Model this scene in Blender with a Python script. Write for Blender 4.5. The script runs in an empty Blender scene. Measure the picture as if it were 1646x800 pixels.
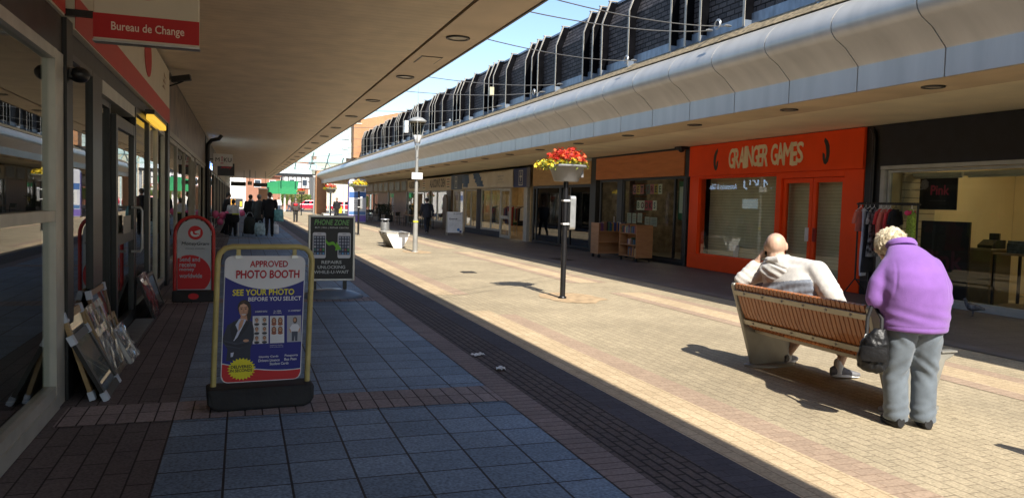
import bpy, bmesh, math, random
from mathutils import Vector, Matrix, noise
random.seed(7)
R = math.radians
PI = math.pi
scene = bpy.context.scene
COL = scene.collection

# ------------------------------------------------------------------ camera
cam_data = bpy.data.cameras.new("camera")
cam = bpy.data.objects.new("camera", cam_data)
COL.objects.link(cam)
cam_data.sensor_width = 36.0
cam_data.lens = 36.0 * 1250.0 / 1646.0
cam_data.clip_start = 0.05
cam_data.clip_end = 3000.0
_r = Vector((0.94425841, -0.32802277, 0.02787693))
_u = Vector((-0.00772148, 0.06258825, 0.99800956))
_f = Vector((0.32911463, 0.94259417, -0.05656666))
mw = Matrix.Identity(4)
for i in range(3):
    mw[i][0], mw[i][1], mw[i][2] = _r[i], _u[i], -_f[i]
mw[2][3] = 1.6
cam.matrix_world = mw
scene.camera = cam

# ------------------------------------------------------------------ sky, sun, exposure
SUN_EL = 43.5
SUN_TURN = 0.2          # degrees the light drifts towards +x while it travels along +y
world = bpy.data.worlds.new("World")
scene.world = world
world.use_nodes = True
wn = world.node_tree
bg = wn.nodes["Background"]
sky = wn.nodes.new("ShaderNodeTexSky")
sky.sky_type = 'NISHITA'
sky.sun_disc = False
sky.sun_elevation = R(SUN_EL)
sky.sun_rotation = R(180 + SUN_TURN)
sky.air_density = 1.0
sky.dust_density = 0.6
sky.ozone_density = 2.6
wn.links.new(sky.outputs[0], bg.inputs[0])
bg.inputs[1].default_value = 0.14
sun_data = bpy.data.lights.new("sun", 'SUN')
sun_data.energy = 4.9
sun_data.angle = R(0.53)
sun_data.color = (1.0, 0.94, 0.84)
sun = bpy.data.objects.new("sun", sun_data)
COL.objects.link(sun)
sun.location = (0, -30, 40)
sun.rotation_euler = (R(90 - SUN_EL), 0, R(-SUN_TURN))
scene.view_settings.view_transform = 'Standard'
scene.view_settings.look = 'None'
scene.view_settings.exposure = 0.75
scene.view_settings.gamma = 1.0
scene.view_settings.use_curve_mapping = False
scene.render.engine = 'CYCLES'
scene.cycles.use_denoising = True
scene.cycles.max_bounces = 10
scene.cycles.diffuse_bounces = 5
scene.cycles.glossy_bounces = 4
scene.cycles.transparent_max_bounces = 16
scene.cycles.sample_clamp_indirect = 8.0

# ------------------------------------------------------------------ materials
def lin(c):
    def f(v):
        v /= 255.0
        return v / 12.92 if v <= 0.04045 else ((v + 0.055) / 1.055) ** 2.4
    return tuple(f(v) for v in c)

class NT:
    def __init__(s, m):
        s.t = m.node_tree; s.n = s.t.nodes; s.l = s.t.links
    def new(s, k, **kw):
        nd = s.n.new(k)
        for a, v in kw.items():
            setattr(nd, a, v)
        return nd

def base_mat(name, rough=0.6, metal=0.0, spec=0.5):
    m = bpy.data.materials.new(name)
    m.use_nodes = True
    b = m.node_tree.nodes["Principled BSDF"]
    b.inputs["Roughness"].default_value = rough
    b.inputs["Metallic"].default_value = metal
    b.inputs["Specular IOR Level"].default_value = spec
    return m, b, NT(m)

def M(name, col, rough=0.6, metal=0.0, var=0.10, scale=5.0, bump=0.0, bscale=60.0, spec=0.5, stretch=(1, 1, 1), sheen=0.0, coat=0.0):
    """plain surface with slight procedural mottling"""
    m, b, n = base_mat(name, rough, metal, spec)
    tc = n.new("ShaderNodeTexCoord")
    mp = n.new("ShaderNodeMapping"); mp.inputs["Scale"].default_value = stretch
    n.l.new(tc.outputs["Object"], mp.inputs[0])
    ns = n.new("ShaderNodeTexNoise"); ns.inputs["Scale"].default_value = scale; ns.inputs["Detail"].default_value = 5.0
    n.l.new(mp.outputs[0], ns.inputs["Vector"])
    rp = n.new("ShaderNodeMapRange")
    rp.inputs[1].default_value = 0.3; rp.inputs[2].default_value = 0.7
    rp.inputs[3].default_value = 1.0 - var * 1.6; rp.inputs[4].default_value = 1.0 + var * 1.2
    n.l.new(ns.outputs["Fac"], rp.inputs[0])
    vm = n.new("ShaderNodeVectorMath", operation='SCALE')
    vm.inputs[0].default_value = col[:3]
    n.l.new(rp.outputs[0], vm.inputs["Scale"])
    n.l.new(vm.outputs[0], b.inputs["Base Color"])
    if bump:
        n2 = n.new("ShaderNodeTexNoise"); n2.inputs["Scale"].default_value = bscale; n2.inputs["Detail"].default_value = 3.0
        n.l.new(mp.outputs[0], n2.inputs["Vector"])
        bp = n.new("ShaderNodeBump"); bp.inputs["Strength"].default_value = bump; bp.inputs["Distance"].default_value = 0.01
        n.l.new(n2.outputs["Fac"], bp.inputs["Height"]); n.l.new(bp.outputs[0], b.inputs["Normal"])
    if sheen:
        b.inputs["Sheen Weight"].default_value = sheen
    if coat:
        b.inputs["Coat Weight"].default_value = coat; b.inputs["Coat Roughness"].default_value = 0.15
    return m

def brick_mat(name, c1, c2, mortar, bw, bh, ms=0.006, offset=0.5, plane='xy', swap=False, origin=(0, 0), rough=0.8, bump=0.5, big=0.25, fine=0.25, spec=0.3, squash=1.0, bigscale=0.6, spots=0.0):
    """bricks / blocks / slabs laid out in metres on a world plane"""
    m, b, n = base_mat(name, rough, 0.0, spec)
    tc = n.new("ShaderNodeTexCoord")
    sp = n.new("ShaderNodeSeparateXYZ"); n.l.new(tc.outputs["Object"], sp.inputs[0])
    cb = n.new("ShaderNodeCombineXYZ")
    a, c = {'xy': (0, 1), 'yz': (1, 2), 'xz': (0, 2)}[plane]
    if swap:
        a, c = c, a
    for src, dst, o in ((a, 0, origin[0]), (c, 1, origin[1])):
        ad = n.new("ShaderNodeMath", operation='SUBTRACT'); ad.inputs[1].default_value = o
        n.l.new(sp.outputs[src], ad.inputs[0]); n.l.new(ad.outputs[0], cb.inputs[dst])
    br = n.new("ShaderNodeTexBrick", offset=offset, squash=squash)
    br.inputs["Scale"].default_value = 1.0
    br.inputs["Brick Width"].default_value = bw
    br.inputs["Row Height"].default_value = bh
    br.inputs["Mortar Size"].default_value = ms
    br.inputs["Mortar Smooth"].default_value = 0.3
    br.inputs["Color1"].default_value = (*c1, 1); br.inputs["Color2"].default_value = (*c2, 1); br.inputs["Mortar"].default_value = (*mortar, 1)
    n.l.new(cb.outputs[0], br.inputs["Vector"])
    n1 = n.new("ShaderNodeTexNoise"); n1.inputs["Scale"].default_value = bigscale; n1.inputs["Detail"].default_value = 6.0; n1.inputs["Roughness"].default_value = 0.65
    n.l.new(tc.outputs["Object"], n1.inputs["Vector"])
    n2 = n.new("ShaderNodeTexNoise"); n2.inputs["Scale"].default_value = 55.0; n2.inputs["Detail"].default_value = 3.0
    n.l.new(tc.outputs["Object"], n2.inputs["Vector"])
    r1 = n.new("ShaderNodeMapRange"); r1.inputs[1].default_value = 0.3; r1.inputs[2].default_value = 0.7; r1.inputs[3].default_value = 1 - big; r1.inputs[4].default_value = 1 + big
    r2 = n.new("ShaderNodeMapRange"); r2.inputs[1].default_value = 0.3; r2.inputs[2].default_value = 0.7; r2.inputs[3].default_value = 1 - fine; r2.inputs[4].default_value = 1 + fine
    n.l.new(n1.outputs["Fac"], r1.inputs[0]); n.l.new(n2.outputs["Fac"], r2.inputs[0])
    mu = n.new("ShaderNodeMath", operation='MULTIPLY'); n.l.new(r1.outputs[0], mu.inputs[0]); n.l.new(r2.outputs[0], mu.inputs[1])
    vm = n.new("ShaderNodeVectorMath", operation='SCALE')
    n.l.new(br.outputs["Color"], vm.inputs[0]); n.l.new(mu.outputs[0], vm.inputs["Scale"])
    if spots:      # trodden-in gum and dark drips
        vo = n.new("ShaderNodeTexVoronoi"); vo.inputs["Scale"].default_value = 2.6; vo.inputs["Randomness"].default_value = 1.0
        n.l.new(tc.outputs["Object"], vo.inputs["Vector"])
        wn_ = n.new("ShaderNodeSeparateColor"); n.l.new(vo.outputs["Color"], wn_.inputs[0])
        rad = n.new("ShaderNodeMapRange"); rad.inputs[1].default_value = 0.45; rad.inputs[2].default_value = 1.0; rad.inputs[3].default_value = 0.0; rad.inputs[4].default_value = 0.075
        n.l.new(wn_.outputs[0], rad.inputs[0])
        lt = n.new("ShaderNodeMath", operation='LESS_THAN'); n.l.new(vo.outputs["Distance"], lt.inputs[0]); n.l.new(rad.outputs[0], lt.inputs[1])
        sc = n.new("ShaderNodeMath", operation='MULTIPLY_ADD'); sc.inputs[1].default_value = -spots; sc.inputs[2].default_value = 1.0; n.l.new(lt.outputs[0], sc.inputs[0])
        vm2 = n.new("ShaderNodeVectorMath", operation='SCALE'); n.l.new(vm.outputs[0], vm2.inputs[0]); n.l.new(sc.outputs[0], vm2.inputs["Scale"]); vm = vm2
        n3 = n.new("ShaderNodeTexNoise"); n3.inputs["Scale"].default_value = 0.22; n3.inputs["Detail"].default_value = 5.0; n3.inputs["Roughness"].default_value = 0.7; n.l.new(tc.outputs["Object"], n3.inputs["Vector"])
        r3 = n.new("ShaderNodeMapRange"); r3.inputs[1].default_value = 0.35; r3.inputs[2].default_value = 0.65; r3.inputs[3].default_value = 0.84; r3.inputs[4].default_value = 1.10; n.l.new(n3.outputs["Fac"], r3.inputs[0])
        vm3 = n.new("ShaderNodeVectorMath", operation='SCALE'); n.l.new(vm.outputs[0], vm3.inputs[0]); n.l.new(r3.outputs[0], vm3.inputs["Scale"]); vm = vm3
    n.l.new(vm.outputs[0], b.inputs["Base Color"])
    iv = n.new("ShaderNodeMath", operation='SUBTRACT'); iv.inputs[0].default_value = 1.0
    n.l.new(br.outputs["Fac"], iv.inputs[1])
    h = n.new("ShaderNodeMath", operation='MULTIPLY_ADD'); h.inputs[1].default_value = 0.25
    n.l.new(n2.outputs["Fac"], h.inputs[0]); n.l.new(iv.outputs[0], h.inputs[2])
    bp = n.new("ShaderNodeBump"); bp.inputs["Strength"].default_value = bump; bp.inputs["Distance"].default_value = 0.008
    n.l.new(h.outputs[0], bp.inputs["Height"]); n.l.new(bp.outputs[0], b.inputs["Normal"])
    return m

def glass_mat(name, tint=(0.86, 0.9, 0.88), ior=1.5, rough=0.0):
    m = bpy.data.materials.new(name); m.use_nodes = True
    n = NT(m); n.n.clear()
    out = n.new("ShaderNodeOutputMaterial"); mix = n.new("ShaderNodeMixShader")
    fr = n.new("ShaderNodeFresnel"); fr.inputs[0].default_value = ior
    tr = n.new("ShaderNodeBsdfTransparent"); tr.inputs[0].default_value = (*tint, 1)
    gl = n.new("ShaderNodeBsdfGlossy"); gl.inputs["Roughness"].default_value = rough; gl.inputs[0].default_value = (0.95, 0.95, 0.95, 1)
    ge = n.new("ShaderNodeNewGeometry"); iv = n.new("ShaderNodeMath", operation='SUBTRACT'); iv.inputs[0].default_value = 1.0
    mu = n.new("ShaderNodeMath", operation='MULTIPLY'); n.l.new(ge.outputs["Backfacing"], iv.inputs[1]); n.l.new(fr.outputs[0], mu.inputs[0]); n.l.new(iv.outputs[0], mu.inputs[1])
    n.l.new(mu.outputs[0], mix.inputs[0]); n.l.new(tr.outputs[0], mix.inputs[1]); n.l.new(gl.outputs[0], mix.inputs[2])
    n.l.new(mix.outputs[0], out.inputs[0])
    return m

def slats_mat(name, col, pitch, dark, plane_axis=2, rough=0.6, metal=0.0):
    """fine parallel boards or shutter slats along one axis"""
    m, b, n = base_mat(name, rough, metal)
    tc = n.new("ShaderNodeTexCoord"); sp = n.new("ShaderNodeSeparateXYZ"); n.l.new(tc.outputs["Object"], sp.inputs[0])
    dv = n.new("ShaderNodeMath", operation='DIVIDE'); dv.inputs[1].default_value = pitch; n.l.new(sp.outputs[plane_axis], dv.inputs[0])
    fr = n.new("ShaderNodeMath", operation='FRACT'); n.l.new(dv.outputs[0], fr.inputs[0])
    pp = n.new("ShaderNodeMath", operation='PINGPONG'); pp.inputs[1].default_value = 0.5; n.l.new(fr.outputs[0], pp.inputs[0])
    mr = n.new("ShaderNodeMapRange"); mr.inputs[1].default_value = 0.0; mr.inputs[2].default_value = 0.10; n.l.new(pp.outputs[0], mr.inputs[0])
    ns = n.new("ShaderNodeTexNoise"); ns.inputs["Scale"].default_value = 2.5; ns.inputs["Detail"].default_value = 6; n.l.new(tc.outputs["Object"], ns.inputs["Vector"])
    mr2 = n.new("ShaderNodeMapRange"); mr2.inputs[1].default_value = .3; mr2.inputs[2].default_value = .7; mr2.inputs[3].default_value = 0.86; mr2.inputs[4].default_value = 1.08; n.l.new(ns.outputs["Fac"], mr2.inputs[0])
    mix = n.new("ShaderNodeMix", data_type='RGBA'); mix.inputs["A"].default_value = (*dark, 1); mix.inputs["B"].default_value = (*col, 1)
    n.l.new(mr.outputs[0], mix.inputs["Factor"])
    vm = n.new("ShaderNodeVectorMath", operation='SCALE'); n.l.new(mix.outputs["Result"], vm.inputs[0]); n.l.new(mr2.outputs[0], vm.inputs["Scale"])
    n.l.new(vm.outputs[0], b.inputs["Base Color"])
    bp = n.new("ShaderNodeBump"); bp.inputs["Strength"].default_value = 0.6; bp.inputs["Distance"].default_value = 0.01
    n.l.new(pp.outputs[0], bp.inputs["Height"]); n.l.new(bp.outputs[0], b.inputs["Normal"])
    return m

def wood_mat(name, c1, c2, rough=0.5, axis=(1, 1, 12), scale=3.0, coat=0.0):
    m, b, n = base_mat(name, rough)
    tc = n.new("ShaderNodeTexCoord"); mp = n.new("ShaderNodeMapping"); mp.inputs["Scale"].default_value = axis
    n.l.new(tc.outputs["Object"], mp.inputs[0])
    ns = n.new("ShaderNodeTexNoise"); ns.inputs["Scale"].default_value = scale; ns.inputs["Detail"].default_value = 6; ns.inputs["Distortion"].default_value = 0.6
    n.l.new(mp.outputs[0], ns.inputs["Vector"])
    rp = n.new("ShaderNodeValToRGB"); rp.color_ramp.elements[0].position = .3; rp.color_ramp.elements[1].position = .7
    rp.color_ramp.elements[0].color = (*c1, 1); rp.color_ramp.elements[1].color = (*c2, 1)
    n.l.new(ns.outputs["Fac"], rp.inputs[0]); n.l.new(rp.outputs[0], b.inputs["Base Color"])
    if coat: b.inputs["Coat Weight"].default_value = coat
    return m

def emit_mat(name, col, s):
    m, b, n = base_mat(name)
    b.inputs["Base Color"].default_value = (*col, 1)
    b.inputs["Emission Color"].default_value = (*col, 1); b.inputs["Emission Strength"].default_value = s
    return m

_flat = {}
def F(rgb, rough=0.5, spec=0.5):
    """printed / painted colour given as the paint's own sRGB value"""
    k = (rgb, rough)
    if k not in _flat:
        _flat[k] = M("paint_%d_%d_%d" % rgb, lin(rgb), rough=rough, var=0.03, scale=3, spec=spec)
    return _flat[k]

# ------------------------------------------------------------------ mesh builder
_txt = {}
def text_mesh(s, off, shear, ext):
    k = (s, off, shear, ext)
    if k not in _txt:
        cu = bpy.data.curves.new("lettering", 'FONT'); cu.body = s; cu.size = 1; cu.offset = off; cu.shear = shear; cu.extrude = ext; cu.resolution_u = 3
        ob = bpy.data.objects.new("lettering", cu)
        me = ob.to_mesh()
        vs = [tuple(v.co) for v in me.vertices]; fs = [tuple(p.vertices) for p in me.polygons]
        ob.to_mesh_clear(); bpy.data.objects.remove(ob); bpy.data.curves.remove(cu)
        _txt[k] = (vs, fs)
    return _txt[k]

class B:
    def __init__(s):
        s.v = []; s.f = []; s.m = []; s.mats = []; s.sm = []
    def mi(s, mat):
        if mat is None: return 0
        if mat not in s.mats: s.mats.append(mat)
        return s.mats.index(mat)
    def add(s, vs, fs, mat=None, smooth=False):
        k = len(s.v); i = s.mi(mat)
        s.v += [tuple(v) for v in vs]
        for f in fs:
            s.f.append(tuple(k + a for a in f)); s.m.append(i); s.sm.append(smooth)
        return s
    def box(s, x0, x1, y0, y1, z0, z1, mat=None):
        vs = [(x, y, z) for z in (z0, z1) for y in (y0, y1) for x in (x0, x1)]
        return s.add(vs, [(0, 2, 3, 1), (4, 5, 7, 6), (0, 1, 5, 4), (2, 6, 7, 3), (0, 4, 6, 2), (1, 3, 7, 5)], mat)
    def obox(s, c, ax, ay, az, mat=None):
        """box from centre and three half-axis vectors"""
        c, ax, ay, az = map(Vector, (c, ax, ay, az))
        vs = [c + ax * i + ay * j + az * k for k in (-1, 1) for j in (-1, 1) for i in (-1, 1)]
        return s.add(vs, [(0, 2, 3, 1), (4, 5, 7, 6), (0, 1, 5, 4), (2, 6, 7, 3), (0, 4, 6, 2), (1, 3, 7, 5)], mat)
    def prism(s, pts, d, mat=None, smooth=False):
        """planar polygon of 3D points pushed along vector d"""
        n = len(pts); d = Vector(d); a = [Vector(p) for p in pts]
        vs = a + [p + d for p in a]
        fs = [tuple(range(n))[::-1], tuple(range(n, 2 * n))]
        s.add(vs, fs, mat)
        k = len(s.v) - 2 * n; i = s.mi(mat)
        for q in range(n):
            s.f.append((k + q, k + (q + 1) % n, k + n + (q + 1) % n, k + n + q)); s.m.append(i); s.sm.append(smooth)
        return s
    def face(s, pts, mat=None):
        return s.add(pts, [tuple(range(len(pts)))], mat)
    def ring(s, rings, mat=None, caps=True, smooth=True, closed=False):
        n = len(rings[0]); k = len(s.v); i = s.mi(mat)
        for r in rings: s.v += [tuple(p) for p in r]
        m = len(rings)
        for a in range(m - (0 if closed else 1)):
            b = (a + 1) % m
            for q in range(n):
                s.f.append((k + a * n + q, k + a * n + (q + 1) % n, k + b * n + (q + 1) % n, k + b * n + q)); s.m.append(i); s.sm.append(smooth)
        if caps and not closed:
            s.f.append(tuple(k + q for q in range(n))[::-1]); s.m.append(i); s.sm.append(False)
            s.f.append(tuple(k + (m - 1) * n + q for q in range(n))); s.m.append(i); s.sm.append(False)
        return s
    def cyl(s, p, q, r0, r1=None, n=14, mat=None, caps=True):
        r1 = r0 if r1 is None else r1
        p, q = Vector(p), Vector(q); d = (q - p).normalized()
        a = d.orthogonal().normalized(); b = d.cross(a)
        cs = [(math.cos(2 * PI * i / n), math.sin(2 * PI * i / n)) for i in range(n)]
        return s.ring([[p + (a * c + b * t) * r0 for c, t in cs], [q + (a * c + b * t) * r1 for c, t in cs]], mat, caps)
    def tube(s, path, r, n=8, mat=None, closed=False):
        path = [Vector(p) for p in path]; m = len(path); rings = []
        a = None
        for i, p in enumerate(path):
            if closed: t = path[(i + 1) % m] - path[i - 1]
            else: t = path[min(i + 1, m - 1)] - path[max(i - 1, 0)]
            t.normalize()
            if a is None: a = t.orthogonal().normalized()
            a = (a - t * a.dot(t)).normalized(); b = t.cross(a)
            rr = r[i] if isinstance(r, (list, tuple)) else r
            rings.append([p + (a * math.cos(2 * PI * k / n) + b * math.sin(2 * PI * k / n)) * rr for k in range(n)])
        return s.ring(rings, mat, True, True, closed)
    def lathe(s, prof, c=(0, 0, 0), n=20, sx=1, sy=1, mat=None, caps=True, smooth=True):
        c = Vector(c)
        return s.ring([[c + Vector((r * sx * math.cos(2 * PI * i / n), r * sy * math.sin(2 * PI * i / n), z)) for i in range(n)] for r, z in prof], mat, caps, smooth)
    def ball(s, c, r, n=12, m=8, mat=None, rot=None):
        if not isinstance(r, (tuple, list)): r = (r, r, r)
        c = Vector(c); rings = []
        for j in range(1, m):
            t = PI * j / m
            ring = []
            for i in range(n):
                p = Vector((r[0] * math.sin(t) * math.cos(2 * PI * i / n), r[1] * math.sin(t) * math.sin(2 * PI * i / n), -r[2] * math.cos(t)))
                if rot is not None: p = rot @ p
                ring.append(c + p)
            rings.append(ring)
        k = len(s.v); s.ring(rings, mat, False)
        lo = Vector((0, 0, -r[2])); hi = Vector((0, 0, r[2]))
        if rot is not None: lo, hi = rot @ lo, rot @ hi
        s.v += [tuple(c + lo), tuple(c + hi)]; a = len(s.v) - 2; i = s.mi(mat); L = k + (m - 2) * n
        for q in range(n):
            s.f.append((a, k + (q + 1) % n, k + q)); s.m.append(i); s.sm.append(True)
            s.f.append((a + 1, L + q, L + (q + 1) % n)); s.m.append(i); s.sm.append(True)
        return s
    def cap(s, p, q, r0, r1, n=12, mat=None):
        """tapered capsule"""
        p, q = Vector(p), Vector(q); d = q - p; L = max(d.length, 1e-5); d = d / L
        a = d.orthogonal().normalized(); b = d.cross(a); rings = []
        for t in (-80, -50, -25, 0): rings.append((p + d * (r0 * math.sin(R(t))), r0 * math.cos(R(t))))
        for t in (0, 25, 50, 80): rings.append((q + d * (r1 * math.sin(R(t))), r1 * math.cos(R(t))))
        return s.ring([[c + (a * math.cos(2 * PI * i / n) + b * math.sin(2 * PI * i / n)) * rr for i in range(n)] for c, rr in rings], mat)
    def loft(s, secs, n=20, mat=None):
        """sections (centre, half-axis a, half-axis b); rounded squircle-ish rings"""
        return s.ring([[Vector(c) + Vector(a) * math.cos(2 * PI * i / n) + Vector(b) * math.sin(2 * PI * i / n) for i in range(n)] for c, a, b in secs], mat)
    def text(s, st, o, u, v, h=None, w=None, mat=None, off=0.0, shear=0.0, ext=0.0, lift=0.002, align=0.5):
        vs, fs = text_mesh(st, 0.0, shear, 0.05 if ext else 0.0)
        if not vs: return s
        x0 = min(p[0] for p in vs); x1 = max(p[0] for p in vs); y0 = min(p[1] for p in vs); y1 = max(p[1] for p in vs)
        if h is None: h = w * (y1 - y0) / (x1 - x0)
        if w is None: w = h * (x1 - x0) / (y1 - y0)
        o, u, v = Vector(o), Vector(u).normalized(), Vector(v).normalized(); nn = u.cross(v)
        if off:
            bx = off * w / (x1 - x0); by = off * h / (y1 - y0)
            for k, (i, j) in enumerate(((-1, 0), (1, 0), (0, -1), (0, 1))):
                s.text(st, o + u * bx * i + v * by * j, u, v, h=h, w=w, mat=mat, shear=shear, ext=ext, lift=lift + 0.00025 * (k + 1), align=align)
        out = [o + u * ((p[0] - x0) / (x1 - x0) - align) * w + v * ((p[1] - y0) / (y1 - y0) - 0.5) * h + nn * (lift + (ext * (p[2] / 0.1 + 0.5) if ext else 0)) for p in vs]
        return s.add(out, fs, mat)
    def mesh(s, name, mat=None):
        me = bpy.data.meshes.new(name)
        me.from_pydata(s.v, [], s.f)
        ms = s.mats if s.mats else ([mat] if mat else [])
        if s.mats and mat and mat not in s.mats: pass
        for m in ms: me.materials.append(m)
        me.polygons.foreach_set("material_index", s.m)
        me.polygons.foreach_set("use_smooth", s.sm)
        me.update()
        return me

ROOT = {}          # object -> the world position of its top-level thing
def link(o, parent=None):
    COL.objects.link(o)
    if parent is not None:
        o.parent = parent
    return o

def thing(name, label, cat, loc=(0, 0, 0), rotz=0.0, group=None):
    o = bpy.data.objects.new(name, None); link(o)
    o.empty_display_size = 0.2
    o.location = loc; o.rotation_euler = (0, 0, rotz)
    o["label"] = label; o["category"] = cat
    if group: o["group"] = group
    ROOT[o.name] = Vector(loc)
    return o

def fix_normals(me, split=True):
    bm = bmesh.new(); bm.from_mesh(me)
    bmesh.ops.recalc_face_normals(bm, faces=bm.faces[:])
    if split:
        es = [e for e in bm.edges if len(e.link_faces) == 2 and e.link_faces[0].smooth != e.link_faces[1].smooth]
        if es: bmesh.ops.split_edges(bm, edges=es)
    bm.to_mesh(me); bm.free()

def part(parent, name, b, mat=None, local=False, bevel=0.0, fixn=True):
    """one mesh part; coordinates are world ones unless local"""
    me = b.mesh(name, mat)
    if fixn: fix_normals(me)
    o = bpy.data.objects.new(name, me); link(o, parent)
    if parent is not None:
        loc = ROOT.get(parent.name, Vector((0, 0, 0)))
        if not local: me.transform(Matrix.Translation(-loc))
        ROOT[o.name] = loc
    if bevel:
        md = o.modifiers.new("soft_edge", 'BEVEL'); md.width = bevel; md.segments = 2; md.limit_method = 'ANGLE'; md.angle_limit = R(40)
    return o

def solo(name, label, cat, b, mat=None, group=None, bevel=0.0, loc=None, fixn=True):
    me = b.mesh(name, mat)
    if fixn: fix_normals(me)
    if loc is not None: me.transform(Matrix.Translation(-Vector(loc)))
    o = bpy.data.objects.new(name, me); link(o)
    if loc is not None: o.location = loc
    o["label"] = label; o["category"] = cat
    if group: o["group"] = group
    if bevel:
        md = o.modifiers.new("soft_edge", 'BEVEL'); md.width = bevel; md.segments = 2; md.limit_method = 'ANGLE'; md.angle_limit = R(40)
    return o

def struct(name, b, mat=None, label=None):
    me = b.mesh(name, mat); fix_normals(me)
    o = bpy.data.objects.new(name, me); link(o)
    o["kind"] = "structure"
    if label: o["label"] = label
    return o

def copy_tree(o, parent=None):
    c = o.copy(); COL.objects.link(c)
    if parent is not None: c.parent = parent
    for ch in list(o.children): copy_tree(ch, c)
    return c

def place(o, loc, label, rotz=None):
    c = copy_tree(o)
    c.location = loc
    if rotz is not None: c.rotation_euler = (0, 0, rotz)
    c["label"] = label
    return c

def blob(parent, name, b, mats, voxel=0.012, smooth=6, fold=None, pick=None, local=False):
    """union of capsules and lofts grown together into one skin"""
    me = b.mesh(name)
    fix_normals(me, False)
    o = bpy.data.objects.new(name, me); COL.objects.link(o)
    rm = o.modifiers.new("skin", 'REMESH'); rm.mode = 'VOXEL'; rm.voxel_size = voxel
    if smooth:
        s = o.modifiers.new("relax", 'SMOOTH'); s.factor = 0.5; s.iterations = smooth
    dg = bpy.context.evaluated_depsgraph_get(); dg.update()
    new = bpy.data.meshes.new_from_object(o.evaluated_get(dg))
    o.modifiers.clear(); o.data = new; bpy.data.meshes.remove(me); new.name = name
    if fold:
        nrm = [v.normal.copy() for v in new.vertices]
        for v, nn in zip(new.vertices, nrm):
            v.co += nn * fold(v.co)
    new.materials.clear()
    for m in (mats if isinstance(mats, (list, tuple)) else [mats]): new.materials.append(m)
    for p in new.polygons:
        p.use_smooth = True
        p.material_index = pick(p.center) if pick else 0
    if parent is not None:
        o.parent = parent
        loc = ROOT.get(parent.name, Vector((0, 0, 0)))
        if not local: new.transform(Matrix.Translation(-loc))
        ROOT[o.name] = loc
    new.update()
    return o

def arc(cx, cy, r, a0, a1, n):
    return [(cx + r * math.cos(R(a0 + (a1 - a0) * i / n)), cy + r * math.sin(R(a0 + (a1 - a0) * i / n))) for i in range(n + 1)]

def rrect(x0, x1, y0, y1, r, n=5):
    return arc(x1 - r, y1 - r, r, 0, 90, n) + arc(x0 + r, y1 - r, r, 90, 180, n) + arc(x0 + r, y0 + r, r, 180, 270, n) + arc(x1 - r, y0 + r, r, 270, 360, n)

# common materials
ALU = M("weathered_aluminium", (0.42, 0.42, 0.40), 0.38, 0.85, var=0.08)
ALU_PAINT = M("grey_frame_paint", (0.40, 0.41, 0.38), 0.45, 0.0, var=0.08)
BLACK = M("black_paint", (0.012, 0.012, 0.013), 0.4, var=0.2, scale=9)
DARKFRAME = M("dark_frame_paint", (0.02, 0.022, 0.023), 0.35, var=0.15)
RUBBER = M("black_rubber", (0.018, 0.018, 0.019), 0.75, var=0.25, bump=0.25, bscale=30)
GLASS = glass_mat("shop_glass")
GLASS_D = glass_mat("tinted_shop_glass", (0.5, 0.53, 0.52), 1.55)
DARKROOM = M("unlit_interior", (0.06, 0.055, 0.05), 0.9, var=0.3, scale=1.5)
WHITE = M("white_paint", (0.75, 0.75, 0.73), 0.45, var=0.05)
STEEL = M("galvanised_steel", (0.45, 0.46, 0.46), 0.4, 0.7, var=0.12, scale=12)
YP = Vector((0, 1, 0)); ZP = Vector((0, 0, 1)); XP = Vector((1, 0, 0))
# ================================================================== GROUND
paving_c = brick_mat("beige_block_paving", (0.430, 0.355, 0.235), (0.375, 0.310, 0.206), (0.235, 0.188, 0.125), 0.2, 0.1, 0.005, swap=True, spots=0.3, big=0.14, fine=0.24, bump=0.5)
cream_p = brick_mat("cream_block_paving", (0.575, 0.445, 0.285), (0.50, 0.382, 0.240), (0.32, 0.235, 0.14), 0.2, 0.1, 0.004, swap=True, spots=0.3, big=0.10, fine=0.18, bump=0.5)
pink_p = brick_mat("pink_block_paving", (0.40, 0.295, 0.21), (0.36, 0.265, 0.19), (0.26, 0.18, 0.12), 0.2, 0.1, 0.004, big=0.12, fine=0.18, bump=0.4)
kerb_p = brick_mat("kerb_block_paving", (0.26, 0.215, 0.205), (0.215, 0.178, 0.172), (0.06, 0.045, 0.04), 0.24, 0.105, 0.005, offset=0.0, origin=(2.045, 0), big=0.15, fine=0.2)
dark_p = brick_mat("dark_channel_blocks", (0.12, 0.095, 0.085), (0.10, 0.08, 0.075), (0.028, 0.023, 0.021), 0.2, 0.075, 0.010, swap=True, big=0.2, fine=0.3, bump=1.0)
slab_p = brick_mat("blue_grey_slabs", (0.205, 0.292, 0.405), (0.150, 0.218, 0.305), (0.022, 0.022, 0.024), 0.365, 0.36, 0.008, offset=0.0, origin=(-0.45, 5.88), spots=0.4, big=0.22, fine=0.42, bump=0.7, rough=0.65, spec=0.4)
band_p = brick_mat("brown_band_blocks", (0.32, 0.275, 0.275), (0.25, 0.215, 0.215), (0.03, 0.022, 0.018), 0.122, 0.27, 0.006, offset=0.0, origin=(-0.45, 5.92), big=0.2, fine=0.25)
brown_p = brick_mat("brown_shopside_blocks", (0.165, 0.140, 0.140), (0.130, 0.112, 0.112), (0.03, 0.026, 0.025), 0.42, 0.142, 0.006, swap=True, origin=(5.9, -0.45), big=0.2, fine=0.3)
rpave_p = brick_mat("dark_arcade_paving", (0.13, 0.11, 0.10), (0.115, 0.095, 0.088), (0.06, 0.05, 0.045), 0.4, 0.4, 0.006, big=0.2, fine=0.25, rough=0.6)
rkerb_p = M("arcade_edge_stone", (0.15, 0.13, 0.12), 0.7, var=0.15, scale=2)
asphalt = M("road_asphalt", (0.06, 0.06, 0.062), 0.85, var=0.2, scale=2, bump=0.3)

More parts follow.
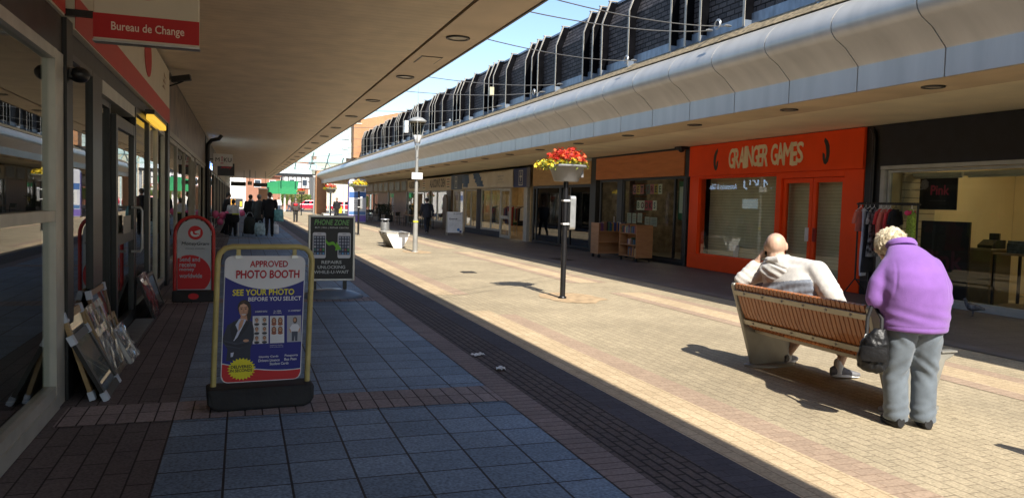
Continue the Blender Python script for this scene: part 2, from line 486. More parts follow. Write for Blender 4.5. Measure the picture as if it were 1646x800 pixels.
def sheet(name, rects, z, mat):
    b = B()
    for x0, x1, y0, y1 in rects:
        b.add([(x0, y0, z), (x1, y0, z), (x1, y1, z), (x0, y1, z)], [(0, 1, 2, 3)])
    return struct(name, b, mat)

sheet("ground", [(-300, 400, -60, 700)], 0.0, M("town_ground", (0.24, 0.20, 0.15), 0.9, var=0.2, scale=0.3))
sheet("street_paving", [(2.28, 8.30, -14, 101)], 0.004, paving_c)
sheet("slab_pavement", [(-0.45, 2.045, -14, 101)], 0.004, slab_p)
sheet("shop_side_pavement", [(-1.33, -0.45, -14, 101)], 0.004, brown_p)
sheet("paving_band", [(-1.2, 2.045, 5.92 + 6.48 * k, 6.46 + 6.48 * k) for k in range(-2, 14)], 0.008, band_p)
sheet("kerb_strip", [(2.045, 2.285, -14, 101)], 0.008, kerb_p)
sheet("drainage_channel_paving", [(2.285, 2.72, -14, 101)], 0.008, dark_p)
segs = [(-13.7 + 12.4 * k, -3.3 + 2.0 + 12.4 * k) for k in range(0, 9)]
segs = [(a + 0.0, a + 10.4) for a in [-11.7 + 12.4 * k for k in range(0, 9)]]
segs = [(y1 - 10.4, y1) for y1 in [-1.3 + 12.4 * k for k in range(0, 9)]]
sheet("pink_paving_border", [(3.53, 3.80, a, c - 0.45) for a, c in segs], 0.008, pink_p)
sheet("grey_paving_border", [(2.72, 2.98, -14, 101)], 0.008, brick_mat("grey_purple_blocks", (0.085, 0.078, 0.088), (0.07, 0.064, 0.072), (0.05, 0.045, 0.045), 0.2, 0.1, 0.004, big=0.15, fine=0.2))
sheet("cream_paving_panel", [(2.98, 3.53, a, c) for a, c in segs], 0.008, cream_p)
segr = [(y1 - 9.8, y1) for y1 in [1.5 + 11.6 * k for k in range(0, 9)]]
sheet("cream_side_panel", [(6.74, 7.16, a, c) for a, c in segr], 0.008, cream_p)
sheet("pink_side_border", [(6.52, 6.74, a, c) for a, c in segr] + [(7.16, 7.38, a, c) for a, c in segr], 0.008, pink_p)
sheet("arcade_pavement", [(8.62, 12.0, -14, 101)], 0.008, rpave_p)
sheet("arcade_kerb", [(8.30, 8.62, -14, 101)], 0.012, rkerb_p)
sheet("cross_road", [(-80, 120, 101, 112)], 0.008, asphalt)
sheet("far_pavement", [(-80, 120, 112, 117)], 0.012, M("far_paving", (0.35, 0.28, 0.2), 0.9))
stain = M("rusty_soil", (0.45, 0.32, 0.185), 0.95, var=0.25, scale=6)
def patch(name, cx, cy, rx, ry, seed):
    b = B(); rnd = random.Random(seed)
    pts = [(cx + rx * (0.8 + 0.35 * rnd.random()) * math.cos(2 * PI * i / 22), cy + ry * (0.8 + 0.35 * rnd.random()) * math.sin(2 * PI * i / 22), 0.010) for i in range(22)]
    b.face(pts); struct(name, b, stain)
patch("soil_patch_ground", 5.5, 12.5, 0.55, 0.75, 3)
patch("soil_patch_ground", 5.35, 24.6, 0.45, 0.8, 4)

# drain covers
dm = M("cast_iron_cover", (0.05, 0.045, 0.04), 0.6, 0.4, bump=0.5)
for (x, y, w, l, lab) in [(5.0, 17.35, 0.32, 0.34, "small rusty drain cover set in the sunlit beige paving"), (9.1, 21.5, 0.5, 0.9, "long dark service cover in the shaded paving before the book carts")]:
    t = thing("drain_cover", lab, "drain cover", (x, y, 0.013))
    b = B(); b.box(x - w / 2, x + w / 2, y - l / 2, y + l / 2, 0.006, 0.016); part(t, "cover_plate", b, dm)
    b = B()
    for i in range(5):
        yy = y - l / 2 + l * (i + 0.5) / 5
        b.box(x - w * 0.4, x + w * 0.4, yy - 0.012, yy + 0.012, 0.017, 0.022)
    part(t, "grating", b, dm)

# ================================================================== NEAR-SIDE ARCADE (shops to the left of the camera)
soffit_m = slats_mat("cream_soffit_boards", (0.70, 0.57, 0.395), 0.16, (0.60, 0.485, 0.335), 1, 0.5)
soffit_e = M("cream_soffit_edge", (0.68, 0.545, 0.39), 0.55, var=0.08, scale=1.2)
trim_d = M("dark_metal_trim", (0.05, 0.048, 0.045), 0.4, 0.3)
roof_m = M("roof_felt", (0.10, 0.095, 0.085), 0.95, var=0.3, scale=3)
render_w = M("cream_render_wall", (0.45, 0.40, 0.32), 0.85, var=0.1)
YL0, YL1 = -14.0, 97.0
la = thing("shopping_arcade", "low shop building with a deep flat cream canopy over the slab walkway", "building", (-3.0, 40, 0))
b = B(); b.box(-1.33, 2.44, YL0, YL1, 3.87, 4.02); part(la, "soffit", b, soffit_m)
b = B()
y = -11.4
while y < YL1:
    b.box(2.485, 3.14, y + 0.004, min(y + 3.646, YL1), 3.865, 4.02); y += 3.65
ce = part(la, "canopy_edge", b, soffit_e)
b = B(); b.box(2.44, 2.485, YL0, YL1, 3.90, 4.02); part(la, "shadow_gap", b, trim_d)
b = B(); b.box(3.14, 3.17, YL0, YL1, 3.85, 4.36); part(la, "edge_trim", b, trim_d)
b = B(); b.box(-12, 3.13, YL0, YL1, 4.03, 4.33); part(la, "roof", b, roof_m)
b = B(); b.box(-12, -1.6, YL0, YL0 + 0.3, 0, 4.02); b.box(-12, -1.6, YL1 - 0.3, YL1, 0, 4.02); b.box(-12, -11.7, YL0 + 0.31, YL1 - 0.31, 0, 4.02); part(la, "wall", b, render_w)
b = B(); b.box(-1.34, -1.26, YL0, YL1, 3.80, 3.865); part(la, "wall_trim", b, trim_d)
ring_m = M("light_rim", (0.32, 0.29, 0.24), 0.5, 0.2); lens_m = M("unlit_lens", (0.40, 0.36, 0.29), 0.25)
def downlight(root, x, y, z, r):
    b = B(); b.lathe([(r, z), (r + 0.0, z - 0.018), (r * 0.8, z - 0.022), (r * 0.78, z - 0.006)], (x, y, 0), 24, caps=False); rim = part(root, "ceiling_light", b, trim_d)
    b = B(); b.lathe([(0.001, z - 0.012), (r * 0.775, z - 0.010)], (x, y, 0), 24, caps=False); part(rim, "lens", b, lens_m)
for k in range(-2, 22):
    downlight(la, 2.79, 10.48 + 3.65 * k, 3.865, 0.165)
b = B(); b.box(2.62, 2.96, 12.0, 12.62, 3.858, 3.8645); h = part(la, "access_hatch", b, trim_d)
b = B(); b.box(2.64, 2.94, 12.02, 12.60, 3.853, 3.857); part(h, "hatch_lid", b, soffit_e)

# ================================================================== FAR-SIDE ARCADE (shops across the street)
panel_m = M("silver_canopy_panel", (0.45, 0.43, 0.395), 0.36, 0.22, var=0.07, scale=1.2, stretch=(1, 3, .5))
slate_m = brick_mat("dark_slate_cladding", (0.085, 0.076, 0.078), (0.042, 0.038, 0.042), (0.003, 0.003, 0.003), 0.26, 0.105, 0.014, plane='yz', big=0.25, fine=0.35, bump=1.0, rough=0.7, spec=0.25)
lead_m = M("lead_flashing", (0.20, 0.24, 0.30), 0.45, 0.4, var=0.18, scale=3, stretch=(1, 3, 1))
pale_m = M("pale_fin_edge", (0.36, 0.33, 0.28), 0.5, 0.1, var=0.15, scale=8)
gravel_m = M("mossy_roof_ledge", (0.22, 0.17, 0.10), 0.95, var=0.5, scale=14, bump=0.8, bscale=25)
soffit_r = M("cream_arcade_soffit", (0.90, 0.79, 0.54), 0.55, var=0.08, scale=1.0)
soffit_r2 = M("cream_arcade_soffit_edge", (0.66, 0.52, 0.34), 0.6, var=0.1, scale=1.0)
RA0, RA1 = -7.16, 88.0
ra = thing("shopping_arcade", "long shop building with bulging silver panel canopy and dark slate upper storey", "building", (16, 40, 0))
prof = [(8.30, 3.35), (8.30, 3.705), (8.285, 3.725), (8.06, 3.945), (7.89, 4.045), (7.838, 4.095), (7.803, 4.15), (7.79, 4.21), (7.795, 4.28), (7.822, 4.35), (7.868, 4.42), (7.93, 4.488), (8.01, 4.555), (8.09, 4.605), (8.18, 4.63), (8.34, 4.635), (8.34, 3.35)]
y = RA0
while y < RA1 - 0.2:
    b = B()
    a, c = y + 0.010, y + 1.47 - 0.010
    n = len(prof)
    vs = [(x, a, z) for x, z in prof] + [(x, c, z) for x, z in prof]
    b.add(vs, [tuple(range(n)), tuple(range(n, 2 * n))])
    for q in range(n):
        b.f.append((q, (q + 1) % n, n + (q + 1) % n, n + q)); b.m.append(0); b.sm.append(2 <= q <= 13)
    part(ra, "canopy_panel", b, panel_m)
    y += 1.47
b = B(); b.box(8.345, 8.60, RA0, y, 3.43, 4.62); part(ra, "canopy_backing", b, trim_d)
b = B(); b.box(8.36, 9.30, RA0, RA1, 3.35, 3.42); part(ra, "soffit_edge", b, soffit_r2)
b = B(); b.box(9.30, 11.9, RA0, RA1, 3.356, 3.42); part(ra, "soffit", b, soffit_r)
b = B(); b.prism([(8.10, RA0, 4.640), (8.60, RA0, 4.95), (8.60, RA0, 4.70), (8.30, RA0, 4.638)], (0, RA1 - RA0, 0)); part(ra, "roof_ledge", b, gravel_m)
WY1 = 60.5
b = B(); b.prism([(8.65, RA0, 4.70), (8.65, RA0, 6.13), (8.87, RA0, 6.66), (9.6, RA0, 6.66), (9.6, RA0, 4.70)], (0, WY1 - RA0, 0)); part(ra, "slate_wall", b, slate_m)
b = B(); b.box(8.612, 8.649, RA0, WY1, 4.90, 5.14); part(ra, "flashing", b, lead_m)
b = B(); b.box(8.84, 9.6, RA0, WY1, 6.663, 6.72); part(ra, "coping", b, lead_m)
b = B(); b.box(9.6, 24, RA0, 61, 4.6, 6.60); b.box(9.6, 24, 61, RA1, 4.3, 4.9); b.box(8.65, 9.6, 60.5, RA1, 4.53, 4.9); part(ra, "roof", b, roof_m)
b = B(); b.box(11.95, 24, RA0, RA0 + 0.3, 0, 4.3); b.box(11.95, 24, RA1 - 0.3, RA1, 0, 4.3); b.box(23.7, 24, RA0 + 0.31, RA1 - 0.31, 0, 4.3); b.box(11.99, 24, RA0, RA1, 3.43, 3.5); part(ra, "wall", b, render_w)
fy = []
k = -4
while True:
    base = 13.41 + 4.445 * k
    if base > WY1 - 0.5: break
    for o in (0.0, 0.54, 1.12, 3.02):
        if RA0 < base + o < WY1 - 0.2: fy.append(base + o)
    k += 1
cutm = M("fin_side_painted_shade", (0.005, 0.005, 0.006), 1.0, var=0.2, spec=0.0)  # shade on the fin sides put into the colour: near-black, no specular
for yy in fy:
    b = B()
    b.prism([(8.47, yy, 5.02), (8.47, yy, 6.16), (8.66, yy, 6.70), (8.86, yy, 6.70), (8.64, yy, 6.10), (8.64, yy, 5.02)], (0, 0.055, 0), cutm)
    b.prism([(8.455, yy - 0.004, 4.90), (8.455, yy - 0.004, 6.165), (8.65, yy - 0.004, 6.735), (8.69, yy - 0.004, 6.735), (8.468, yy - 0.004, 6.16), (8.468, yy - 0.004, 4.90)], (0, 0.063, 0), pale_m)
    b.box(8.62, 8.87, yy - 0.006, yy + 0.061, 6.722, 6.745, pale_m)
    b.box(8.47, 8.612, yy + 0.003, yy + 0.052, 4.80, 5.02, lead_m)
    part(ra, "wall_fin", b)
for k in range(-4, 26):
    downlight(ra, 8.80, 8.16 + 2.93 * k, 3.35, 0.15)

# small fittings on the slate wall
b = B(); b.box(8.30, 8.45, 26.6, 26.75, 5.45, 5.75); solo("junction_box", "small cream box fixed high on a fin of the slate wall", "junction box", b, M("cream_plastic", (0.55, 0.5, 0.33), 0.5), bevel=0.01)
b = B(); b.box(8.25, 8.45, 41.6, 41.95, 5.3, 5.95); solo("floodlight", "pale tall floodlight box on the far stretch of slate wall", "floodlight", b, WHITE, bevel=0.02)
wire_m = M("steel_wire", (0.30, 0.29, 0.27), 0.4, 0.6)
ends = [((8.44, 12.35, 4.97), (3.18, 8.45, 4.0)), ((8.44, 12.95, 5.01), (3.18, 9.0, 3.95)), ((8.44, 15.97, 4.94), (3.18, 10.9, 4.0)), ((8.44, 20.3, 5.0), (3.18, 15.0, 4.05)), ((8.44, 21.6, 4.95), (3.18, 16.9, 4.0)), ((8.44, 25.6, 4.98), (3.18, 21.5, 4.05)), ((8.44, 31.0, 5.0), (3.18, 27.0, 4.05)), ((8.44, 37.0, 5.0), (3.18, 33.0, 4.05)), ((8.44, 44.0, 5.0), (3.18, 40.0, 4.05)), ((8.44, 52.0, 5.0), (3.18, 48.0, 4.05))]
ordn = ["first", "second", "third", "fourth", "fifth", "sixth", "seventh", "eighth", "ninth", "tenth"]
for i, (p, q) in enumerate(ends):
    p, q = Vector(p), Vector(q)
    t = thing("overhead_cable", "thin steel cable spanning between the canopies, %s along the street" % ordn[i], "cable", p, 0, "steel cables across the street")
    b = B(); pts = []
    for j in range(13):
        s = j / 12; v = p.lerp(q, s); v.z -= 0.10 * 4 * s * (1 - s); pts.append(v)
    b.tube(pts, 0.008, 5); part(t, "wire", b, wire_m)
    b = B(); b.tube([p + (q - p).normalized() * s for s in (0.02, 0.2, 0.34)], [0.018, 0.026, 0.012], 6); part(t, "turnbuckle", b, STEEL)
    if i in (0, 2, 4, 6, 7):
        b = B(); rr = 0.085
        c = p + (q - p).normalized() * 0.75
        for w in range(3):
            b.tube([(c.x + 0.01 * w, c.y + rr * math.cos(a / 16 * 2 * PI), c.z + rr * 0.9 * math.sin(a / 16 * 2 * PI) - 0.02 + 0.012 * w) for a in range(16)], 0.009, 5, closed=True)
        part(t, "wire_coil", b, STEEL)
# ================================================================== SHOPS ACROSS THE STREET (facade plane x = 11.85, facing -x)
XF = 11.85
YM = Vector((0, -1, 0))            # reading direction on walls that face -x
def frame_boxes(b, x, y0, y1, z0, z1, w, t=0.07, mat=None, horiz=(), vert=()):
    """window frame in the plane x: outer rectangle of bars plus extra bars"""
    b.box(x - t / 2, x + t / 2, y0, y0 + w, z0, z1, mat); b.box(x - t / 2, x + t / 2, y1 - w, y1, z0, z1, mat)
    b.box(x - t / 2 + .002, x + t / 2 - .002, y0 + w, y1 - w, z0, z0 + w, mat); b.box(x - t / 2 + .002, x + t / 2 - .002, y0 + w, y1 - w, z1 - w, z1, mat)
    for z in horiz: b.box(x - t / 2 + .003, x + t / 2 - .003, y0 + w, y1 - w, z - w / 2, z + w / 2, mat)
    for y in vert: b.box(x - t / 2 + .001, x + t / 2 - .001, y - w / 2, y + w / 2, z0 + w, z1 - w, mat)
def window(root, x, y0, y1, z0, z1, w, mat, glass=GLASS, horiz=(), vert=(), name="window", t=0.07):
    b = B(); frame_boxes(b, x, y0, y1, z0, z1, w, t, mat, horiz, vert); f = part(root, name, b, mat)
    b = B(); b.box(x - 0.004, x + 0.004, y0 + w * .5, y1 - w * .5, z0 + w * .5, z1 - w * .5); part(f, "pane", b, glass)
    return f
def interior(root, y0, y1, x0, x1, wall, floor=None, side=True, lamps=0.0):
    if lamps:
        em = emit_mat("lit_ceiling_panel_%d" % int(y0), (1.0, 0.83, 0.55), lamps)
        n = max(2, int((y1 - y0) / 2.6))
        for q in range(n):
            yy = y0 + (y1 - y0) * (q + .5) / n; b = B(); b.box((x0 + x1) / 2 - .15, (x0 + x1) / 2 + .15, yy - .6, yy + .6, 2.955, 2.995); part(root, "ceiling_light", b, em)
    b = B(); b.box(x1, x1 + 0.05, y0, y1, 0.013, 3.38); part(root, "back_wall", b, wall)
    if side:
        b = B(); b.box(x0, x1 - .002, y0 - 0.04, y0 - 0.003, 0.013, 3.38); part(root, "side_wall", b, wall)
        b = B(); b.box(x0, x1 - .002, y1 + 0.003, y1 + 0.04, 0.013, 3.38); part(root, "side_wall", b, wall)
    b = B(); b.box(x0, x1 - .002, y0, y1, 0.0, 0.03); part(root, "shop_floor", b, floor or DARKROOM)
    b = B(); b.box(x0, x1 - .002, y0, y1, 3.0, 3.05); part(root, "shop_ceiling", b, wall)

# --- clothes shop at the near end ----------------------------------------------------------
navy = M("navy_black_fascia", (0.010, 0.011, 0.018), 0.5, var=0.2)
cream_w = M("cream_shop_wall", (0.70, 0.56, 0.32), 0.8, var=0.07, scale=1)
s1 = thing("shopfront", "clothes shop with blank navy fascia and cream interior behind a wide window", "shop", (XF, 8.5, 0))
b = B(); b.box(11.74, 11.93, 4.0, 12.0, 2.55, 3.345); part(s1, "fascia", b, navy)
b = B(); b.box(11.73, 11.92, 4.0, 12.0, 2.48, 2.548); b.box(11.76, 11.92, 11.92, 12.02, 0.02, 2.478); part(s1, "fascia_trim", b, ALU_PAINT)
window(s1, 11.86, 4.0, 11.9, 0.10, 2.47, 0.05, ALU_PAINT)
b = B(); b.box(11.80, 11.92, 4.0, 11.9, 0.012, 0.10); part(s1, "sill", b, ALU_PAINT)
interior(s1, 4.0, 11.9, 11.95, 15.2, cream_w, M("cream_shop_floor", (0.4, 0.33, 0.22), 0.6), lamps=5.5)
b = B(); b.box(12.0, 12.12, 5.5, 11.85, 2.52, 2.60); part(s1, "ceiling_rail", b, M("aged_rail", (0.4, 0.3, 0.17), 0.6, var=0.4, scale=4))
tube_m = M("unlit_tube_light", (0.62, 0.62, 0.55), 0.35)
b = B(); b.box(12.34, 12.50, 10.72, 12.3 - .42, 2.36, 2.43); b.cyl((12.42, 10.75, 2.34), (12.42, 11.85, 2.34), 0.019); part(s1, "strip_light", b, tube_m)
b = B(); b.box(12.34, 12.50, 8.6, 10.66, 2.36, 2.43); b.cyl((12.42, 8.63, 2.34), (12.42, 10.63, 2.34), 0.019); part(s1, "strip_light", b, tube_m)
slatw = slats_mat("slatted_display_wall", (0.50, 0.42, 0.28), 0.15, (0.12, 0.09, 0.06), 2, 0.7)
b = B(); b.box(12.15, 12.95, 11.80, 11.86, 0.1, 2.9); dw = part(s1, "display_wall", b, slatw)
for (x, z) in [(12.3, 2.1), (12.5, 1.95), (12.4, 1.75), (12.7, 1.8)]:
    b = B(); b.cyl((x, 11.80, z), (x, 11.5, z + .02), 0.008, n=6); part(dw, "hook", b, STEEL)
# hanging sign inside
pk = F((196, 50, 84)); bkp = F((22, 18, 20))
t = thing("hanging_sign", "square black sign with pink lettering hanging inside the clothes shop window", "sign", (12.4, 11.24, 1.7))
b = B(); b.box(12.39, 12.41, 10.83, 11.66, 1.73, 2.32); pn = part(t, "panel", b, bkp)
b = B(); b.text("Pink", (12.389, 11.20, 2.10), YM, ZP, h=0.17, w=0.40, mat=pk, off=0.03); b.text("www.shop4pink.co.uk", (12.389, 11.24, 1.90), YM, ZP, h=0.028, w=0.36, mat=F((120, 110, 112))); part(pn, "lettering", b)
b = B()
for i in range(7):
    a = i / 7 * 2 * PI; b.ball((12.385, 11.55 + 0.055 * math.cos(a), 2.21 + 0.055 * math.sin(a)), (0.01, 0.045, 0.045), 8, 6)
b.ball((12.38, 11.55, 2.21), (0.014, 0.03, 0.03), 8, 6); part(pn, "flower_emblem", b, F((150, 140, 138)))
b = B()
for y in (10.95, 11.54): b.cyl((12.4, y, 2.32), (12.4, y, 3.0), 0.004, n=5)
part(t, "hanging_wire", b, STEEL)
# big black board behind the glass
t = thing("display_board", "tall black board with faded pink lettering standing inside the clothes shop", "board", (12.2, 10.86, 0.03))
b = B(); b.box(12.18, 12.22, 10.34, 11.38, 0.12, 1.52); pn = part(t, "panel", b, bkp)
b = B(); b.text("Pink", (12.178, 10.86, 0.82), YM, ZP, h=0.32, w=0.8, mat=F((92, 40, 60)), off=0.03); part(pn, "lettering", b)
b = B(); b.box(12.1, 12.35, 10.40, 10.44, 0.03, 0.12); b.box(12.1, 12.35, 11.28, 11.32, 0.03, 0.12); part(t, "foot", b, BLACK)
# tables and heaps of clothes inside
def table(loc, sx, sy, h, label, mat, cloth=None):
    t = thing("display_table", label, "table", loc)
    x, y, z = loc
    b = B(); b.box(x - sx, x + sx, y - sy, y + sy, z + h - 0.035, z + h); part(t, "tabletop", b, mat, bevel=0.006)
    for i in (-1, 1):
        for j in (-1, 1):
            b = B(); b.box(x + i * (sx - .03) - .02, x + i * (sx - .03) + .02, y + j * (sy - .03) - .02, y + j * (sy - .03) + .02, z, z + h - .036); part(t, "leg", b, BLACK)
    return t
woodt = wood_mat("table_wood", (0.25, 0.16, 0.08), (0.33, 0.22, 0.12))
table((13.3, 9.7, 0.03), 0.35, 0.80, 0.95, "dark legged table inside the clothes shop carrying folded grey clothes", woodt)
greyc = M("grey_folded_cloth", (0.13, 0.15, 0.14), 0.9, var=0.3, scale=14, bump=0.4)
rnd = random.Random(5)
for i, (y, n, lab, mt) in enumerate([(10.05, 5, "heap of folded grey green tops on the display table in the clothes shop", greyc), (9.35, 3, "low pile of folded dark jeans on the shop table beside the grey tops", M("dark_denim", (0.03, 0.035, 0.05), 0.9, var=0.3, bump=0.3))]):
    b = B(); z = 0.982
    for k in range(n):
        dx, dy = rnd.uniform(-.02, .02), rnd.uniform(-.03, .03)
        b.prism([(13.05 + dx + p * 0.5, y - 0.27 + dy + q * .55, z) for p, q in rrect(0, 1, 0, 1, 0.15, 3)], (0, 0, 0.042)); z += 0.045
    solo("clothes_pile", lab, "clothes", b, mt)
t = thing("chrome_clothes_rail", "empty chrome hanging rail at the cream back wall of the clothes shop", "clothes rail", (14.9, 10.2, 0))
b = B(); b.tube([(15.19, 9.2, 1.35), (14.9, 9.2, 1.35), (14.9, 10.9, 1.35), (15.19, 10.9, 1.35)], 0.015); part(t, "rail", b, STEEL)
t = thing("counter", "tan shop counter with a small dark till inside the clothes shop", "counter", (13.2, 10.75, 0.03))
b = B(); b.box(12.98, 13.5, 10.56, 11.05, 0.03, 1.0); part(t, "cabinet", b, M("tan_counter", (0.22, 0.16, 0.07), 0.5))
b = B(); b.box(12.95, 13.53, 10.53, 11.08, 1.003, 1.04); part(t, "countertop", b, M("tan_counter_top", (0.35, 0.27, 0.15), 0.4))
t = thing("till", "small black till standing on the tan counter", "till", (13.2, 10.7, 1.042))
b = B(); b.prism([(13.05, 10.6, 1.042), (13.4, 10.6, 1.042), (13.4, 10.6, 1.2), (13.2, 10.6, 1.2), (13.05, 10.6, 1.1)], (0, 0.3, 0)); part(t, "body", b, BLACK)
b = B(); b.box(13.28, 13.32, 10.65, 10.85, 1.2, 1.32); part(t, "display", b, DARKFRAME)

# --- dark pier ------------------------------------------------------------------------------
t = thing("pier", "black painted pier between the orange shop and the clothes shop", "pier", (11.8, 12.24, 0))
b = B(); b.box(11.78, 12.1, 12.03, 12.44, 0.012, 3.35); part(t, "shaft", b, BLACK)
b = B(); b.cyl((11.74, 12.2, 0.02), (11.74, 12.2, 3.1), 0.035); b.tube([(11.74, 12.2, 3.08), (11.74, 12.22, 3.2), (11.76, 12.3, 3.3)], 0.036); part(t, "downpipe", b, BLACK)

# --- orange games shop ----------------------------------------------------------------------
orange = M("orange_shop_paint", (0.90, 0.075, 0.006), 0.5, var=0.05, scale=1.5, spec=0.2)
letter_c = F((236, 222, 186)); letter_k = F((30, 34, 28))
s2 = thing("shopfront", "bright orange games shop with closed shutters behind its windows", "shop", (XF, 15.6, 0))
b = B(); b.box(11.72, 12.1, 12.455, 18.86, 2.52, 3.34); fa = part(s2, "fascia", b, orange, bevel=0.01)
GX = 11.716
def chunky(b, st, y, z, h, mat, tilt=0.0):
    """fat comic lettering, each letter leaning its own way"""
    rnd = random.Random(3); yy = y
    for ch, w in st:
        a = rnd.uniform(-0.07, 0.07); hh = h * rnd.uniform(0.92, 1.1)
        if ch != ' ':
            b.text(ch, (GX, yy - w / 2, z + rnd.uniform(-.015, .015)), Vector((0, -math.cos(a), math.sin(a))), Vector((0, math.sin(a), math.cos(a))), h=hh, w=w * 1.02, mat=mat, off=0.022, ext=0.012, lift=0.0)
        yy -= w
b = B()
chunky(b, [("G", .22), ("R", .21), ("A", .22), ("I", .10), ("N", .22), ("G", .21), ("E", .16), ("R", .21), (" ", .12), ("G", .22), ("A", .22), ("M", .28), ("E", .17), ("S", .20)], 16.98, 2.93, 0.46, letter_c)
part(fa, "lettering", b)
def gmark(b, y, mir):
    o = [(0.02, 0.27), (0.10, 0.24), (0.13, 0.15), (0.06, 0.05), (0.04, -0.08), (0.06, -0.16), (0.03, -0.14), (0.035, -0.04), (-0.02, 0.0), (0.0, -0.05), (-0.01, -0.22), (0.06, -0.27), (0.13, -0.25), (0.12, 0.02), (0.02, 0.06)]
    o = [(-0.10, -0.02), (-0.085, 0.12), (-0.03, 0.22), (0.06, 0.29), (0.08, 0.22), (0.03, 0.12), (0.0, 0.0), (0.0, -0.12), (0.03, -0.18), (0.045, -0.06), (0.11, -0.02), (0.10, -0.16), (0.06, -0.26), (0.0, -0.28), (-0.06, -0.22), (-0.09, -0.12)]
    pts = [(GX, y - (p if not mir else -p), 2.92 + q) for p, q in o]
    b.prism(pts, (0.01, 0, 0), letter_k)
b = B(); gmark(b, 17.58, False); part(fa, "logo", b)
b = B(); gmark(b, 13.50, True); part(fa, "logo", b)
b = B(); b.box(11.76, 12.0, 15.10, 18.86, 0.012, 0.40); part(s2, "stall_riser", b, orange, bevel=0.008)
b = B(); b.box(11.765, 12.0, 12.455, 12.98, 0.012, 2.518); b.box(11.765, 12.0, 14.98, 15.16, 0.012, 2.518); b.box(11.765, 12.0, 18.42, 18.86, 0.402, 2.518); b.box(11.765, 12.0, 12.982, 14.978, 2.38, 2.518); b.box(11.768, 12.0, 15.162, 18.418, 2.472, 2.518); part(s2, "door_surround", b, orange, bevel=0.006)
window(s2, 11.84, 15.16, 18.42, 0.40, 2.47, 0.03, orange)
for (a, c, hy) in ((13.0, 13.97, 13.86), (13.99, 14.96, 14.10)):
    d = window(s2, 11.86, a, c, 0.02, 2.37, 0.10, orange, name="door")
    b = B(); b.box(11.80, 11.824, hy - .05, hy + .05, 0.98, 1.28); b.cyl((11.78, hy, 1.0), (11.78, hy, 1.26), 0.012); part(d, "handle", b, F((150, 30, 12)) if hy < 14 else WHITE)
shut = slats_mat("beige_roller_shutter", (0.80, 0.70, 0.45), 0.075, (0.36, 0.30, 0.18), 2, 0.5)
b = B(); b.box(12.20, 12.24, 15.0, 18.5, 0.03, 2.9); part(s2, "roller_shutter", b, shut)
b = B(); b.box(12.06, 12.10, 12.6, 15.0, 0.03, 2.9); part(s2, "roller_shutter", b, shut)
b = B(); b.box(11.99, 12.2, 15.2, 18.42, 0.36, 0.42); part(s2, "window_ledge", b, M("tan_ledge", (0.5, 0.38, 0.24), 0.6))
b = B(); b.box(12.3, 12.4, 12.46, 18.86, 0, 3.4); part(s2, "back_wall", b, DARKROOM)
# white cards in the window
t = thing("white_planter_pot", "small white tapered pot standing on the ledge in the orange shop window", "pot", (12.09, 17.05, 0.42))
b = B(); b.lathe([(0.075, 0.42), (0.11, 0.70), (0.118, 0.70), (0.118, 0.73), (0.10, 0.73), (0.095, 0.70), (0.07, 0.45)], (12.09, 17.05, 0), 4, smooth=False); part(t, "pot", b, WHITE)

# --- black downpipe post --------------------------------------------------------------------
t = thing("pier", "thin black pier with downpipe between the bookshop and the orange shop", "pier", (11.8, 19.0, 0))
b = B(); b.box(11.80, 12.1, 18.88, 19.2, 0.012, 3.35); part(t, "shaft", b, BLACK)
b = B(); b.cyl((11.75, 18.98, 0.02), (11.75, 18.98, 2.5), 0.04); b.box(11.7, 11.8, 18.93, 19.03, 0.30, 0.36); part(t, "downpipe", b, DARKFRAME)
t = thing("security_camera", "dark dome camera under the soffit above the bookshop corner", "camera", (11.6, 19.1, 3.35))
b = B(); b.box(11.5, 11.72, 18.95, 19.3, 3.27, 3.35); part(t, "bracket", b, BLACK)
b = B(); b.ball((11.6, 19.1, 3.26), (0.09, 0.09, 0.07)); part(t, "dome", b, BLACK)

# --- bookshop -------------------------------------------------------------------------------
wood_f = wood_mat("orange_brown_fascia", (0.52, 0.165, 0.04), (0.64, 0.22, 0.06), 0.55, axis=(1, 0.6, 5), scale=2.0)
s3 = thing("shopfront", "bookshop with a plain brown wooden fascia and black framed window", "shop", (XF, 22, 0))
b = B(); b.box(11.78, 12.1, 19.22, 25.0, 2.56, 3.29); part(s3, "fascia", b, wood_f)
b = B(); b.box(11.80, 12.05, 19.22, 25.0, 3.292, 3.348); part(s3, "fascia_trim", b, BLACK)
window(s3, 11.86, 19.22, 22.98, 0.12, 2.55, 0.07, BLACK, vert=(19.75,))
b = B(); b.box(11.80, 11.94, 19.22, 22.98, 0.012, 0.118); part(s3, "stall_riser", b, BLACK)
b = B(); b.box(11.81, 11.93, 23.0, 23.35, 0.012, 2.55); part(s3, "door_post", b, BLACK)
d = window(s3, 11.88, 23.36, 24.75, 0.02, 2.55, 0.08, BLACK, name="door")
b = B(); b.cyl((11.82, 23.55, 0.95), (11.82, 23.55, 1.3), 0.014); part(d, "handle", b, STEEL)
bookwall = M("bookshop_wall", (0.2, 0.15, 0.105), 0.9, var=0.3)
interior(s3, 19.22, 25.0, 11.97, 15.4, bookwall, M("bookshop_floor", (0.10, 0.08, 0.06), 0.6), lamps=6.0)
b = B(); b.box(12.3, 12.75, 23.05, 23.45, 0.03, 2.9); part(s3, "brick_column", b, brick_mat("interior_red_brick", (0.2, 0.085, 0.05), (0.15, 0.065, 0.04), (0.12, 0.1, 0.08), 0.21, 0.07, 0.008, plane='yz'))
BC = [(150, 40, 36), (40, 60, 110), (190, 170, 120), (60, 90, 60), (180, 120, 50), (90, 50, 90), (200, 196, 184), (30, 30, 34), (120, 84, 60), (70, 110, 130)]
